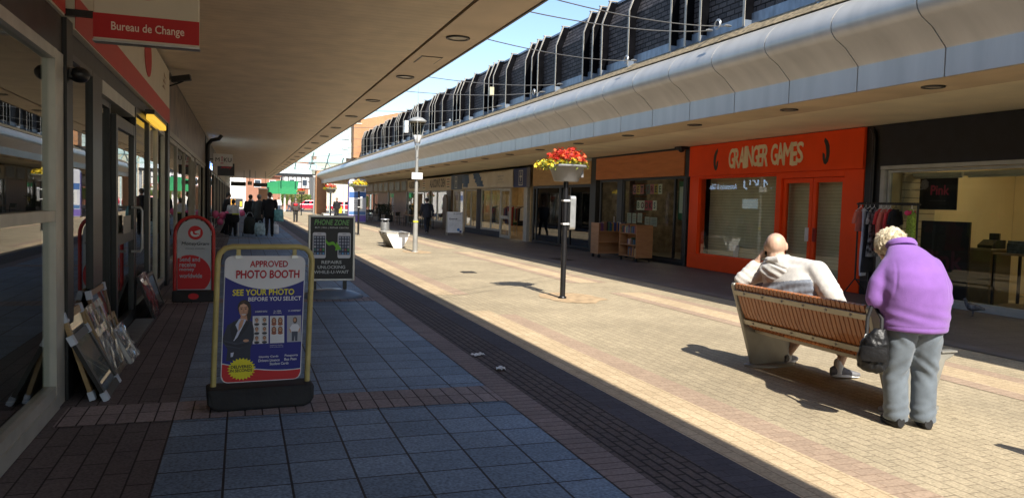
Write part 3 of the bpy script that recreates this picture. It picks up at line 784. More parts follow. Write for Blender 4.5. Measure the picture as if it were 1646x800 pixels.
def bookshelf(loc, label, w, h, rows, rot=0, depth=0.3, full=True, seed=1, group=None):
    """case with rows of books; opening faces local -y"""
    t = thing("bookcase", label, "bookcase", loc, rot, group)
    b = B(); b.box(-w / 2, -w / 2 + .025, 0, depth, 0, h); part(t, "side_panel", b, woodt, local=True)
    b = B(); b.box(w / 2 - .025, w / 2, 0, depth, 0, h); part(t, "side_panel", b, woodt, local=True)
    b = B(); b.box(-w / 2 + .026, w / 2 - .026, depth - .015, depth, 0, h); part(t, "back_panel", b, woodt, local=True)
    rnd = random.Random(seed)
    bk = B()
    for r in range(rows + 1):
        z = 0.06 + (h - 0.09) * r / rows
        b = B(); b.box(-w / 2 + .026, w / 2 - .026, 0.01, depth - .016, z, z + .022); part(t, "shelf", b, woodt, local=True)
        if r == rows: break
        x = -w / 2 + .03
        while x < w / 2 - .07:
            bw = rnd.uniform(.018, .045); bh = (h / rows) * rnd.uniform(.55, .8)
            if rnd.random() < .92: bk.box(x, x + bw - .002, .04, depth - .06, z + .023, z + .023 + bh, F(rnd.choice(BC), 0.6))
            x += bw
    o = part(t, "book_row", bk, local=True); o["kind"] = "stuff"
    return t
bookshelf((12.9, 19.85, 0.03), "low bookcase of paperbacks by the near end of the bookshop window", 1.1, 1.2, 3, R(-90), seed=2)
bookshelf((14.9, 21.2, 0.03), "tall bookcase standing at the back of the bookshop", 1.9, 2.1, 5, R(-90), seed=3)
bookshelf((14.9, 23.6, 0.03), "tall narrow bookcase beside the red brick column in the bookshop", 1.2, 2.1, 5, R(-90), seed=4)
# letter cards in the window
def cards(word, y, z, cw, ch, label, seed):
    t = thing("letter_cards", label, "sign", (11.93, y, z))
    rnd = random.Random(seed); yy = y
    cs = [(196, 190, 120), (110, 110, 100), (190, 70, 80), (200, 120, 120), (60, 130, 180), (190, 90, 100), (200, 170, 70), (230, 224, 200)]
    for c in word:
        if c == ' ': yy -= cw * 0.6; continue
        b = B(); b.box(11.93, 11.934, yy - cw * .96, yy, z - ch / 2, z + ch / 2); cd = part(t, "card", b, F(rnd.choice(cs)))
        b = B(); b.text(c, (11.929, yy - cw * .48, z), YM, ZP, h=ch * .6, mat=F(rnd.choice([(40, 40, 50), (120, 30, 40), (30, 70, 100), (60, 90, 50)])), off=.03); part(cd, "letter", b)
        yy -= cw
cards("GET FREE", 22.5, 2.20, 0.245, 0.30, "upper row of coloured letter cards in the bookshop window", 8)
cards("BOOKS", 22.2, 1.70, 0.255, 0.30, "lower row of coloured letter cards in the bookshop window", 11)
for i, (y, z, w, h) in enumerate([(22.7, 1.28, .28, .33), (22.35, 1.28, .26, .33), (21.98, 1.30, .3, .3), (21.5, 1.22, .3, .25), (21.1, 1.2, .42, .28)]):
    b = B(); b.box(11.935, 11.938, y - w / 2, y + w / 2, z - h / 2, z + h / 2, F((206, 200, 176)))
    for q in range(4): b.box(11.9335, 11.9348, y - w * .36, y + w * .3, z + h * .3 - q * h * .18 - .012, z + h * .3 - q * h * .18, F((90, 88, 84)))
    solo("paper_notice", ["first", "second", "third", "fourth", "fifth"][i] + " pale paper notice in the row under the letter cards", "notice", b, group="notices in the bookshop window")
t = thing("poster", "tall green bordered poster at the near edge of the bookshop window", "poster", (11.93, 19.5, 1.7))
b = B(); b.box(11.93, 11.936, 19.32, 19.70, 1.3, 2.4); p = part(t, "sheet", b, F((50, 110, 70)))
b = B(); b.box(11.926, 11.929, 19.38, 19.64, 1.5, 2.25); part(p, "picture", b, F((214, 220, 200)))

# --- plywood fronted shop -------------------------------------------------------------------
ply = wood_mat("plywood_fascia", (0.50, 0.29, 0.11), (0.62, 0.38, 0.16), 0.6, axis=(1, 0.8, 6), scale=1.6)
s4 = thing("shopfront", "empty shop with a bare plywood fascia and dark full height glazing", "shop", (XF, 28.2, 0))
b = B(); b.box(11.79, 12.1, 25.45, 31.3, 2.43, 3.25); part(s4, "fascia", b, ply)
b = B(); b.box(11.80, 12.1, 25.02, 25.43, 0.012, 3.35); part(s4, "pier", b, BLACK)
b = B(); b.box(11.80, 12.1, 25.45, 31.3, 3.252, 3.348); part(s4, "fascia_trim", b, ALU_PAINT)
window(s4, 11.86, 25.45, 28.3, 0.03, 2.42, 0.10, BLACK, GLASS_D, vert=(27.3,))
window(s4, 11.86, 28.32, 31.3, 0.03, 2.42, 0.10, BLACK, GLASS_D, vert=(30.9,))
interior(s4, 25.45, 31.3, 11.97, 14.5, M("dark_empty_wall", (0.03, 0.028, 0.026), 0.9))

# --- charity shop ----------------------------------------------------------------------------
creamf = M("cream_shop_frame", (0.50, 0.46, 0.37), 0.5, var=0.08)
s5 = thing("shopfront", "charity shop with pale banner fascia between two blue emblem signs", "shop", (XF, 38, 0))
b = B(); b.box(11.80, 12.1, 31.95, 45.0, 2.40, 3.24); fa = part(s5, "fascia", b, F((196, 180, 150)))
b = B(); b.box(11.76, 11.797, 31.6, 32.0, 2.36, 3.26); part(s5, "end_panel", b, F((104, 98, 100)))
navyb = F((34, 52, 110)); slateb = F((74, 92, 116))
for (a, c, mt, y) in ((32.02, 33.75, navyb, 0), (42.6, 45.0, slateb, 0)):
    b = B(); b.box(11.77, 11.797, a, c, 2.40, 3.24); p = part(s5, "sign_panel", b, mt)
    b = B(); m = (a + c) / 2 - (0.1 if mt is navyb else -.1); wh = F((206, 206, 200))
    for (d0, d1, e0, e1) in ((-.26, .26, .66, .70), (-.26, .26, .02, .06), (-.26, -.22, .06, .66), (.22, .26, .06, .66)):
        b.box(11.764, 11.7685, m + d0, m + d1, 2.45 + e0, 2.45 + e1, wh)
    b.box(11.764, 11.7685, m - .035, m + .035, 2.66, 3.08, wh); b.box(11.764, 11.7687, m - .15, m + .15, 2.84, 2.90, wh)
    b.text("St. Johns", (11.768, m, 2.58), YM, ZP, h=.09, w=.36, mat=wh); part(p, "emblem", b)
bn = B(); nY, nZ = 44, 8; rows = []
for j in range(nZ + 1):
    for i in range(nY + 1):
        y = 33.8 + 8.75 * i / nY; z = 2.42 + 0.80 * j / nZ
        sag = 0.05 * math.sin(i * 0.9) * math.sin(j / nZ * PI) + 0.02 * math.sin(i * 2.3 + j)
        bn.v.append((11.765 + sag * .5 - .01, y, z - 0.03 * math.sin(i / nY * 3 * PI) ** 2 * (1 if j > 0 else .3)))
bl = F((60, 96, 140)); cr = F((214, 204, 184))
bn.mats = [cr, bl]
for j in range(nZ):
    for i in range(nY):
        a = j * (nY + 1) + i; u = (i + .5) / nY; v = (j + .5) / nZ
        blue = (u > .84 and abs((u - .92) / .07) ** 2 + (v - .8) ** 2 < 1.1 and v > .15) or (.56 < u - .1 * (v - .5) < .70 and v > .15)
        bn.f.append((a, a + 1, a + nY + 2, a + nY + 1)); bn.m.append(1 if blue else 0); bn.sm.append(True)
banner = solo("fabric_banner", "sagging pale banner with blue swooshes tied across the charity shop fascia", "banner", bn, fixn=False)
md = banner.modifiers.new("cloth_thickness", 'SOLIDIFY'); md.thickness = 0.004
b = B()
for (st, zz, hh, ww) in (("Together we", 2.95, .09, .95), ("can help", 2.80, .08, .7), ("your hospice shop", 2.66, .07, 1.1)): b.text(st, (11.735, 35.6, zz), YM, ZP, h=hh, w=ww, mat=F((120, 130, 140)), shear=.3)
part(banner, "lettering", b)
window(s5, 11.86, 35.75, 39.0, 0.30, 2.38, 0.09, creamf, vert=(37.3,))
window(s5, 11.86, 39.75, 42.0, 0.30, 2.38, 0.09, creamf, vert=(40.9,))
b = B(); b.box(11.82, 11.95, 35.75, 42.0, 0.012, 0.298); b.box(11.80, 12.0, 39.02, 39.73, 0.30, 2.38); part(s5, "stall_riser", b, M("dark_riser", (0.05, 0.045, 0.045), 0.7))
d = window(s5, 11.83, 34.2, 35.7, 0.02, 2.38, 0.14, creamf, horiz=(1.0,), name="door")
b = B(); b.cyl((11.77, 34.4, .9), (11.77, 34.4, 1.3), .015); part(d, "handle", b, STEEL)
b = B(); b.box(11.80, 11.95, 31.97, 32.4, .012, 2.38); part(s5, "door_post", b, creamf)
d = window(s5, 11.84, 42.3, 44.6, 0.02, 2.38, 0.12, creamf, vert=(43.4,), horiz=(0.9,), name="door")
interior(s5, 31.95, 45.0, 11.97, 16.0, M("charity_shop_wall", (0.55, 0.42, 0.24), 0.8), M("charity_floor", (0.3, 0.22, 0.14), 0.6), lamps=5.0)
rnd = random.Random(21)
for i, y in enumerate((36.6, 38.2, 40.4)):
    t = thing("clothes_rail", ["first", "second", "third"][i] + " rail of mixed clothes inside the charity shop counted from the plywood shop", "clothes rail", (13.2, y, 0.03), 0, "rails in the charity shop")
    b = B(); b.tube([(13.2, y - .6, .03), (13.2, y - .6, 1.55), (13.2, y + .6, 1.55), (13.2, y + .6, .03)], .016); part(t, "rail", b, STEEL)
    for q in range(9):
        yy = y - .5 + q * .125; b = B(); h = rnd.uniform(.6, 1.0)
        b.prism([(13.2 - .2, yy, 1.42), (13.2, yy, 1.52), (13.2 + .2, yy, 1.42), (13.2 + .23, yy, 1.5 - h), (13.2 - .23, yy, 1.5 - h)], (0, .05, 0)); part(t, "garment", b, F(rnd.choice(BC), .9))

# --- den of oddments --------------------------------------------------------------------------
s6 = thing("shopfront", "second hand goods shop with cream lettered fascia and goods set out in front", "shop", (XF, 51, 0))
b = B(); b.box(11.80, 12.1, 45.05, 58.0, 2.38, 3.2); fa = part(s6, "fascia", b, F((206, 186, 146)))
ink = F((48, 42, 40))
b = B(); b.text("ALADDIN'S DEN", (11.797, 48.6, 2.85), YM, ZP, h=0.52, w=4.1, mat=ink, off=.03); b.text("ALADDIN'S DEN", (11.797, 55.6, 2.85), YM, ZP, h=0.5, w=3.6, mat=ink, off=.03); part(fa, "lettering", b)
for y in (45.8, 52.4):
    b = B(); b.box(11.788, 11.798, y - .45, y + .45, 2.45, 3.12, F((220, 205, 170)))
    for q in range(4): b.box(11.785, 11.7875, y - .33, y + .33, 2.55 + q * .15, 2.61 + q * .15, F((150, 70, 50) if q % 2 else (90, 84, 76)))
    part(fa, "notice_panel", b)
window(s6, 11.86, 46.2, 50.2, 0.4, 2.36, .09, ALU_PAINT, vert=(48.8,))
b = B(); b.box(11.80, 12.0, 45.05, 46.18, .012, 2.37); part(s6, "pier", b, wood_mat("brown_pier", (.09, .06, .035), (.12, .08, .05)))
b = B(); b.box(11.82, 11.95, 46.2, 50.2, .012, .398); part(s6, "stall_riser", b, BLACK)
window(s6, 11.86, 51.0, 57.9, 0.02, 2.36, .09, ALU_PAINT, vert=(52.4, 54.6))
interior(s6, 45.05, 58.0, 11.97, 15.5, M("den_wall", (0.16, 0.13, 0.09), 0.9), lamps=5.0)
for i, (y, c) in enumerate([(46.9, (70, 120, 60)), (47.8, (210, 90, 40)), (48.9, (80, 150, 70)), (49.7, (200, 200, 190)), (53.2, (60, 110, 60)), (55.2, (170, 120, 60))]):
    t = thing("goods_shelf", ["green", "orange", "leaf green", "white", "dark green", "tan"][i] + " goods stacked on a shelf unit behind the second hand shop window", "shelf", (12.6, y, 0.03))
    b = B(); b.box(12.4, 12.8, y - .42, y - .4, .03, 2.0); b.box(12.4, 12.8, y + .4, y + .42, .03, 2.0)
    for z in (.3, .8, 1.3, 1.8): b.box(12.4, 12.8, y - .4, y + .4, z, z + .025)
    part(t, "shelf_frame", b, woodt)
    b = B(); rnd = random.Random(i)
    for z in (.33, .83, 1.33, 1.83):
        x = y - .38
        while x < y + .25:
            w = rnd.uniform(.08, .2); cc = tuple(int(min(255, max(0, v * rnd.uniform(.6, 1.2)))) for v in c)
            b.box(12.42, 12.75, x, x + w - .01, z, z + rnd.uniform(.12, .4), F(cc, .5)); x += w
    o = part(t, "goods_row", b); o["kind"] = "stuff"

# --- far units ---------------------------------------------------------------------------------
pinkc = slats_mat("pale_timber_boarding", (0.50, 0.36, 0.27), 0.45, (0.30, 0.20, 0.15), 1, .7)
bronze = M("dark_clerestory", (0.07, 0.06, 0.05), 0.4)
for i, (a, c, lab) in enumerate([(58.05, 66.0, "closed unit with pale boarded doors next to the second hand shop"), (66.05, 74.0, "closed unit with pale boarded front behind the cafe chairs"), (74.05, 87.5, "dark glazed end unit of the long shop building")]):
    s = thing("shopfront", lab, "shop", (XF, (a + c) / 2, 0))
    b = B(); b.box(11.80, 12.1, a, c, 2.36, 3.3); fa = part(s, "fascia", b, M("stone_fascia", (0.36, 0.29, 0.2), 0.7, var=.15))
    n = 3
    for q in range(n):
        y0 = a + (c - a) * q / n + .35; y1 = a + (c - a) * (q + 1) / n - .35
        b = B(); b.box(11.785, 11.798, y0, y1, 2.50, 3.18); part(fa, "fascia_panel", b, bronze)
    if i < 2:
        b = B(); b.box(11.85, 11.95, a + .5, c - 2.3, .012, 2.35); part(s, "boarded_front", b, pinkc)
        d = window(s, 11.87, c - 2.2, c - .3, .02, 2.35, .12, M("cream_door_frame_%d" % i, (.45, .38, .28), .5), vert=(c - 1.2,), name="door")
        b = B(); b.box(11.82, 12.0, a + .02, a + .48, .012, 2.35); part(s, "pier", b, BLACK)
    else:
        window(s, 11.87, a + .2, c - .2, .02, 2.35, .12, BLACK, vert=(a + 3, a + 6, a + 9.5))
    interior(s, a, c, 11.97, 14, DARKROOM)
# ================================================================== SHOPS BESIDE THE CAMERA (facade plane x = -1.30, facing +x)
XL = -1.30
YD = Vector((0, 1, 0))             # reading direction on walls that face +x
white_f = F((214, 205, 184)); red_f = F((196, 52, 38)); redd = F((186, 20, 24))
greyfr = M("grey_green_frame", (0.55, 0.54, 0.47), 0.4, 0.3, var=0.08)
darkbeam = M("dark_shop_beam", (0.035, 0.032, 0.03), 0.45, var=0.2)
# nearest shop: big pale framed window
l1 = thing("shopfront", "shop nearest the camera with big grey framed display window down to the paving", "shop", (XL, 2.5, 0))
window(l1, XL, 3.2, 6.42, 0.12, 2.62, 0.075, greyfr, GLASS, horiz=(1.43,), t=0.09)
window(l1, XL, -0.1, 3.18, 0.12, 2.62, 0.075, greyfr, GLASS, horiz=(1.43,), t=0.09)
b = B(); b.box(XL - .06, XL + .05, -4, 6.42, 0.012, 0.118); part(l1, "sill", b, greyfr)
b = B(); b.box(XL - .05, XL + .04, 6.425, 6.64, 0.012, 2.62); part(l1, "side_post", b, greyfr)
b = B(); b.box(XL - .3, XL + .03, -4, 6.64, 2.625, 2.90); part(l1, "beam", b, darkbeam)
b = B(); b.box(XL - .3, XL + .05, -4, 6.64, 2.905, 3.80); fa = part(l1, "fascia", b, white_f)
b = B(); b.box(XL + .052, XL + .056, -4, 6.64, 2.92, 3.16); part(fa, "fascia_stripe", b, red_f)
shade_m = M("pale_display_backing", (0.30, 0.26, 0.19), 0.8, var=.1)
b = B(); b.box(XL - 2.6, XL - 2.55, -4, 6.6, .03, 3.8); part(l1, "back_wall", b, M("dim_shop_wall", (.16, .14, .11), .9))
b = B(); b.box(XL - 2.54, XL - .1, -4, 6.6, 2.9, 2.95); part(l1, "shop_ceiling", b, shade_m)
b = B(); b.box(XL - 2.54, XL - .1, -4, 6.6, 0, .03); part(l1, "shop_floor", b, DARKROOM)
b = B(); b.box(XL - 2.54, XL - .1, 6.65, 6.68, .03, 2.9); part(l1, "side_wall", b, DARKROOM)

t = thing("pier", "black painted pier between the nearest shop and the exchange bureau", "pier", (XL, 6.76, 0))
b = B(); b.box(XL - .2, XL + .06, 6.66, 6.88, .012, 2.9); part(t, "shaft", b, BLACK)
b = B(); b.ball((XL + .12, 6.80, 2.50), (.075, .085, .06)); b.box(XL + .05, XL + .1, 6.74, 6.86, 2.47, 2.53); part(t, "dome_camera", b, BLACK)

# exchange bureau and picture framer
l2 = thing("shopfront", "exchange bureau shop with white and red fascia and black framed glass door", "shop", (XL, 11, 0))
b = B(); b.box(XL - .3, XL + .07, 6.9, 15.3, 2.86, 3.80); fa = part(l2, "fascia", b, white_f)
b = B(); b.box(XL + .072, XL + .076, 6.9, 15.3, 2.87, 3.13); part(fa, "fascia_stripe", b, red_f)
b = B()
for y in (8.6, 11.9):
    b.prism([(XL + .074, y + .42 * math.cos(a / 24 * 2 * PI), 3.5 + .28 * math.sin(a / 24 * 2 * PI)) for a in range(24)], (.004, 0, 0))
part(fa, "emblem", b, redd)
b = B()
for q in range(3): b.prism([(XL + .0765, 13.9 + .3 * q * .5, 3.36 + .1 * q), (XL + .0765, 14.4 + .1 * q, 3.36 + .1 * q), (XL + .0765, 14.2, 3.42 + .1 * q)], (.003, 0, 0))
part(fa, "faded_print", b, F((176, 150, 120)))
b = B(); b.box(XL - .3, XL + .02, 6.9, 15.3, 2.70, 2.855); part(l2, "beam", b, darkbeam)
window(l2, XL, 6.9, 7.95, .10, 2.69, .05, DARKFRAME)
b = B(); b.box(XL - .25, XL + .03, 7.97, 8.42, .012, 2.69); part(l2, "door_post", b, DARKFRAME)
window(l2, XL - .05, 8.45, 9.25, .02, 2.55, .06, DARKFRAME, name="side_light")
d = window(l2, XL + .0, 9.28, 10.85, .03, 2.45, .13, DARKFRAME, name="door", horiz=(1.1,))
b = B(); b.tube([(XL + .03, 10.52, .90), (XL + .13, 10.52, .90), (XL + .15, 10.52, .94), (XL + .15, 10.52, 1.40), (XL + .13, 10.52, 1.44), (XL + .03, 10.52, 1.44)], .017); part(d, "handle", b, STEEL)
b = B(); b.box(XL + .046, XL + .05, 9.7, 10.3, 1.15, 1.35); part(d, "door_notice", b, F((160, 156, 146)))
b = B(); b.box(XL - .2, XL + .03, 8.45, 10.85, 2.56, 2.69); part(l2, "lintel", b, greyfr)
window(l2, XL, 10.9, 12.45, .10, 2.69, .07, DARKFRAME)
window(l2, XL, 12.5, 14.88, .10, 2.69, .07, greyfr, vert=(13.6,))
b = B(); b.box(XL - .1, XL + .03, 6.9, 7.97, .012, .098); part(l2, "sill", b, DARKFRAME)
b = B(); b.box(XL - .1, XL + .03, 10.9, 14.88, .012, .098); part(l2, "sill", b, DARKFRAME)
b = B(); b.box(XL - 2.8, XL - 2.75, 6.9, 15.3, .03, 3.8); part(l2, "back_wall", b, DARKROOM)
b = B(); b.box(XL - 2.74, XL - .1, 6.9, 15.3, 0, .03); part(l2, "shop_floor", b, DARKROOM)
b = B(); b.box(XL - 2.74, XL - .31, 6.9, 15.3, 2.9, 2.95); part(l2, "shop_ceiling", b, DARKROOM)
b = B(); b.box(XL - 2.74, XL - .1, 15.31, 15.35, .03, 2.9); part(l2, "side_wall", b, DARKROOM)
b = B(); b.box(XL - .2, XL + .08, 14.9, 15.3, .012, 2.855); part(l2, "pier", b, BLACK)
b = B(); b.box(XL - .015, XL - .008, 11.05, 12.3, 2.2, 2.6, F((150, 130, 30)))
for q in range(3): b.box(XL - .007, XL - .005, 11.2, 12.1 - .2 * q, 2.28 + q * .1, 2.32 + q * .1, F((30, 28, 24)))
part(l2, "window_poster", b)
posterB = [(58, 84, 122), (150, 60, 60), (90, 90, 84), (70, 66, 100), (140, 130, 110)]
rnd = random.Random(4)
b = B()
for i in range(9):
    y = 11.1 + 0.42 * i + (0.25 if i > 2 else 0); z = rnd.uniform(.5, 1.5); b.box(XL - .3 - .02 * (i % 3), XL - .296 - .02 * (i % 3), y, y + .36, z, z + .5, F(posterB[i % 5]))
part(l2, "window_display", b)
t = thing("door_mat", "ribbed metal threshold mat at the foot of the framed glass door", "mat", (XL + .12, 10, .01))
b = B(); b.box(XL + .04, XL + .26, 9.1, 10.85, .012, .022); mt = part(t, "mat_base", b, M("ribbed_metal_mat", (.16, .16, .165), .45, .6))
b = B()
for q in range(22): b.box(XL + .05, XL + .25, 9.14 + q * .078, 9.17 + q * .078, .0225, .03)
part(t, "rib_strip", b, M("rib_metal", (.30, .30, .31), .4, .7))
lampm = emit_mat("lit_yellow_tube", (1.0, 0.60, 0.07), 0.55)
t = thing("emergency_light", "lit yellow batten light mounted above the window beside the glass door", "light", (XL + .12, 12.7, 2.7))
b = B(); b.box(XL + .05, XL + .17, 11.75, 13.65, 2.70, 2.76); part(t, "housing", b, DARKFRAME)
b = B(); b.box(XL + .06, XL + .16, 11.78, 13.62, 2.62, 2.698, lampm); part(t, "diffuser", b, lampm, bevel=.015)
t = thing("security_camera", "dark angled security camera on the fascia end above the bureau pier", "camera", (XL + .2, 15.3, 3.7))
b = B(); b.box(XL + .0, XL + .08, 15.32, 15.42, 3.66, 3.79); part(t, "bracket", b, BLACK)
b = B(); b.obox((XL + .26, 15.35, 3.70), Vector((.16, -.02, .03)), Vector((.01, .07, 0)), Vector((-.008, 0, .05))); part(t, "body", b, BLACK, bevel=.01)
b = B(); b.tube([(XL + .05, 15.36, 3.55), (XL + .18, 15.36, 3.60), (XL + .3, 15.36, 3.66)], .014); part(t, "arm", b, BLACK)

# marble fascia shop
marble = M("brown_marble", (0.13, 0.088, 0.062), 0.35, var=.6, scale=2.2)
lightfr = M("light_shop_frame", (.36, .34, .28), .45, .2, var=.1)
l3 = thing("shopfront", "shop with brown marbled fascia and pale framed windows before the drainpipe", "shop", (XL, 23, 0))
b = B(); b.box(XL - .3, XL + .04, 15.36, 30.6, 2.80, 3.80); part(l3, "fascia", b, marble)
b = B(); b.box(XL - .2, XL + .05, 15.36, 30.6, 2.69, 2.797); part(l3, "beam", b, lightfr)
for (a, c) in ((15.4, 17.6), (17.65, 20.0), (20.05, 22.4)): window(l3, XL, a, c, .3, 2.68, .08, lightfr)
d = window(l3, XL - .03, 22.5, 24.4, .03, 2.68, .1, lightfr, name="door", vert=(23.45,))
b = B(); b.cyl((XL + .08, 23.3, .9), (XL + .08, 23.3, 1.35), .016); part(d, "handle", b, STEEL)
for (a, c) in ((24.45, 27.4), (27.45, 30.5)): window(l3, XL, a, c, .3, 2.68, .08, lightfr)
b = B(); b.box(XL - .1, XL + .03, 15.36, 22.45, .012, .298); part(l3, "stall_riser", b, marble)
b = B(); b.box(XL - .1, XL + .03, 24.45, 30.6, .012, .298); part(l3, "stall_riser", b, marble)
b = B(); b.box(XL - 2.8, XL - 2.75, 15.4, 30.6, .03, 3.8); part(l3, "back_wall", b, M("tan_back_wall", (.18, .14, .1), .9))
b = B(); b.box(XL - 2.74, XL - .1, 15.4, 30.6, 0, .03); part(l3, "shop_floor", b, DARKROOM)
b = B(); b.box(XL - 2.74, XL - .31, 15.4, 30.6, 2.9, 2.95); part(l3, "shop_ceiling", b, DARKROOM)
t = thing("downpipe", "black rainwater pipe bending under the canopy beside the gift shop", "pipe", (XL + .1, 30.9, 0))
b = B(); b.tube([(XL + .12, 30.9, .02), (XL + .12, 30.9, 3.3), (XL + .13, 30.9, 3.5), (XL + .25, 30.85, 3.66), (XL + .5, 30.8, 3.72), (XL + .6, 30.8, 3.86)], .075, 10); part(t, "pipe", b, BLACK)
b = B(); b.box(XL - .1, XL + .06, 30.65, 31.2, .012, 3.8); part(t, "backing_pier", b, BLACK)

# gift shop and beyond
l4 = thing("shopfront", "gift shop with dark fascia lettered in pale blue under the canopy", "shop", (XL, 36, 0))
b = B(); b.box(XL - .3, XL + .04, 31.25, 40.0, 2.72, 3.80); fa = part(l4, "fascia", b, F((60, 52, 48)))
pb = emit_mat("lit_sign_letters", (.50, .72, 1.0), 3.0)
b = B(); b.text("MIKU", (XL + .041, 33.6, 2.99), YD, ZP, h=.46, w=2.3, mat=pb, off=.02); b.text("Accessories & Gifts", (XL + .041, 36.6, 2.92), YD, ZP, h=.30, w=2.5, mat=pb, off=.02); part(fa, "lettering", b)
for (a, c) in ((31.3, 33.2), (33.25, 35.2), (36.9, 39.9)): window(l4, XL, a, c, .3, 2.7, .09, DARKFRAME)
window(l4, XL - .04, 35.25, 36.85, .03, 2.7, .1, DARKFRAME, name="door")
b = B(); b.box(XL - .1, XL + .03, 31.25, 35.22, .012, .298); part(l4, "stall_riser", b, BLACK)
b = B(); b.box(XL - .1, XL + .03, 36.9, 40, .012, .298); part(l4, "stall_riser", b, BLACK)
b = B(); b.box(XL - .05, XL - .03, 33.6, 34.9, 1.75, 2.25); part(l4, "lit_poster", b, emit_mat("lit_poster_panel", (.7, .85, 1.0), 1.6))
b = B(); b.box(XL - 2.5, XL - 2.45, 31.2, 40, .03, 3.8); part(l4, "back_wall", b, M("gift_wall", (.3, .25, .2), .9))
specs = [(40.05, 52, "unit with dark glazing and pale fascia past the gift shop", (120, 104, 84)), (52.05, 66, "unit with tan fascia two doors past the gift shop", (140, 120, 92)), (66.05, 81, "unit with brown fascia near the far end of the walkway", (100, 84, 66)), (81.05, 96.9, "end unit with grey fascia at the far mouth of the walkway", (120, 118, 110))]
for a, c, lab, colr in specs:
    s = thing("shopfront", lab, "shop", (XL, (a + c) / 2, 0))
    b = B(); b.box(XL - .3, XL + .04, a, c, 2.75, 3.80); part(s, "fascia", b, F(colr))
    n = 4
    for q in range(n):
        window(s, XL, a + (c - a) * q / n + .1, a + (c - a) * (q + 1) / n - .1, .03, 2.73, .12, DARKFRAME if q % 2 else lightfr, vert=(a + (c - a) * (q + .5) / n,))
    for q in range(n + 1):
        y = min(max(a + (c - a) * q / n, a + .11), c - .11); b = B(); b.box(XL - .2, XL + .06, y - .095, y + .095, .012, 2.745); part(s, "pier", b, BLACK)
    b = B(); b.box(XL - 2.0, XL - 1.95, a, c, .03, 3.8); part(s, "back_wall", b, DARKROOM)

# projecting signs --------------------------------------------------------------------------
t = thing("projecting_sign", "white and red exchange bureau sign hanging out from the near fascia", "sign", (-.9, 6.85, 2.8))
b = B(); b.box(-1.085, -.33, 6.80, 6.90, 2.785, 3.86); pn = part(t, "panel", b, white_f, bevel=.006)
b = B(); b.box(-1.087, -.328, 6.794, 6.7985, 2.80, 2.985); st = part(pn, "red_strip", b, redd)
b = B(); b.text("Bureau de Change", (-.70, 6.793, 2.885), XP, ZP, h=.082, w=.52, mat=F((236, 214, 196)), off=.015); part(st, "lettering", b)
b = B(); b.prism([(-.73 + .245 * math.cos(a / 30 * 2 * PI), 6.7985, 3.36 + .245 * math.sin(a / 30 * 2 * PI)) for a in range(30)], (0, -.004, 0)); rd = part(pn, "roundel", b, redd)
b = B(); b.box(-1.09, -.325, 6.79, 6.91, 2.77, 2.784); part(t, "edge_trim", b, STEEL)
b = B(); b.box(-1.30, -1.09, 6.83, 6.87, 2.95, 3.0); part(t, "bracket", b, BLACK)
b = B(); b.box(-1.30, -1.09, 6.83, 6.87, 3.6, 3.65); part(t, "bracket", b, BLACK)
t = thing("projecting_sign", "small white sign with black lettering and pink mark jutting out by the drainpipe", "sign", (-.67, 31.5, 2.75))
b = B(); b.box(-1.01, -.32, 31.45, 31.55, 2.75, 3.21); pn = part(t, "panel", b, WHITE, bevel=.01)
b = B(); b.text("M", (-.86, 31.449, 2.99), XP, ZP, h=.15, mat=F((30, 28, 30)), off=.01); b.text("KU", (-.50, 31.449, 2.99), XP, ZP, h=.15, mat=F((30, 28, 30)), off=.01); part(pn, "lettering", b)
b = B(); b.ball((-.70, 31.445, 3.08), (.028, .006, .028), 8, 6); b.box(-.715, -.685, 31.443, 31.448, 2.92, 3.04); b.box(-.75, -.705, 31.443, 31.448, 2.84, 2.88); b.box(-.695, -.65, 31.443, 31.448, 2.84, 2.88); part(pn, "pink_mark", b, F((196, 90, 120)))
b = B(); b.box(-1.30, -1.012, 31.47, 31.53, 2.98, 3.02); part(t, "bracket", b, BLACK)
t = thing("projecting_sign", "black sign with red script jutting out behind the small white sign", "sign", (-.58, 33, 2.43))
b = B(); b.box(-.90, -.27, 32.95, 33.05, 2.43, 2.92); pn = part(t, "panel", b, BLACK)
b = B(); b.text("Selby", (-.57, 32.948, 2.77), XP, ZP, h=.17, w=.42, mat=F((206, 40, 44)), shear=.2); part(pn, "lettering", b)
b = B(); b.box(-1.30, -.902, 32.97, 33.03, 2.80, 2.84); part(t, "bracket", b, BLACK)
for i, (x0, x1, y, z0, z1, lab) in enumerate([(-.85, .35, 70, 2.55, 2.90, "dark hanging sign box under the far canopy near the shop wall"), (.95, 2.10, 70, 2.55, 2.86, "dark hanging sign box under the far canopy above the walkway middle")]):
    t = thing("hanging_sign", lab, "sign", ((x0 + x1) / 2, y, z0))
    b = B(); b.box(x0, x1, y - .1, y + .1, z0, z1); part(t, "sign_box", b, DARKFRAME, bevel=.02)
    for x in (x0 + .15, x1 - .15): b = B(); b.cyl((x, y, z1), (x, y, 3.87), .015, n=6); part(t, "hanger", b, BLACK)
t = thing("hanging_camera", "small pale camera housing between the two dark hanging signs", "camera", (.65, 68, 2.8))
b = B(); b.box(.48, .82, 67.8, 68.1, 2.62, 2.92); part(t, "housing", b, M("pale_housing", (.4, .36, .28), .5), bevel=.02)
b = B(); b.cyl((.65, 68, 2.92), (.65, 68, 3.87), .03); part(t, "stem", b, BLACK)

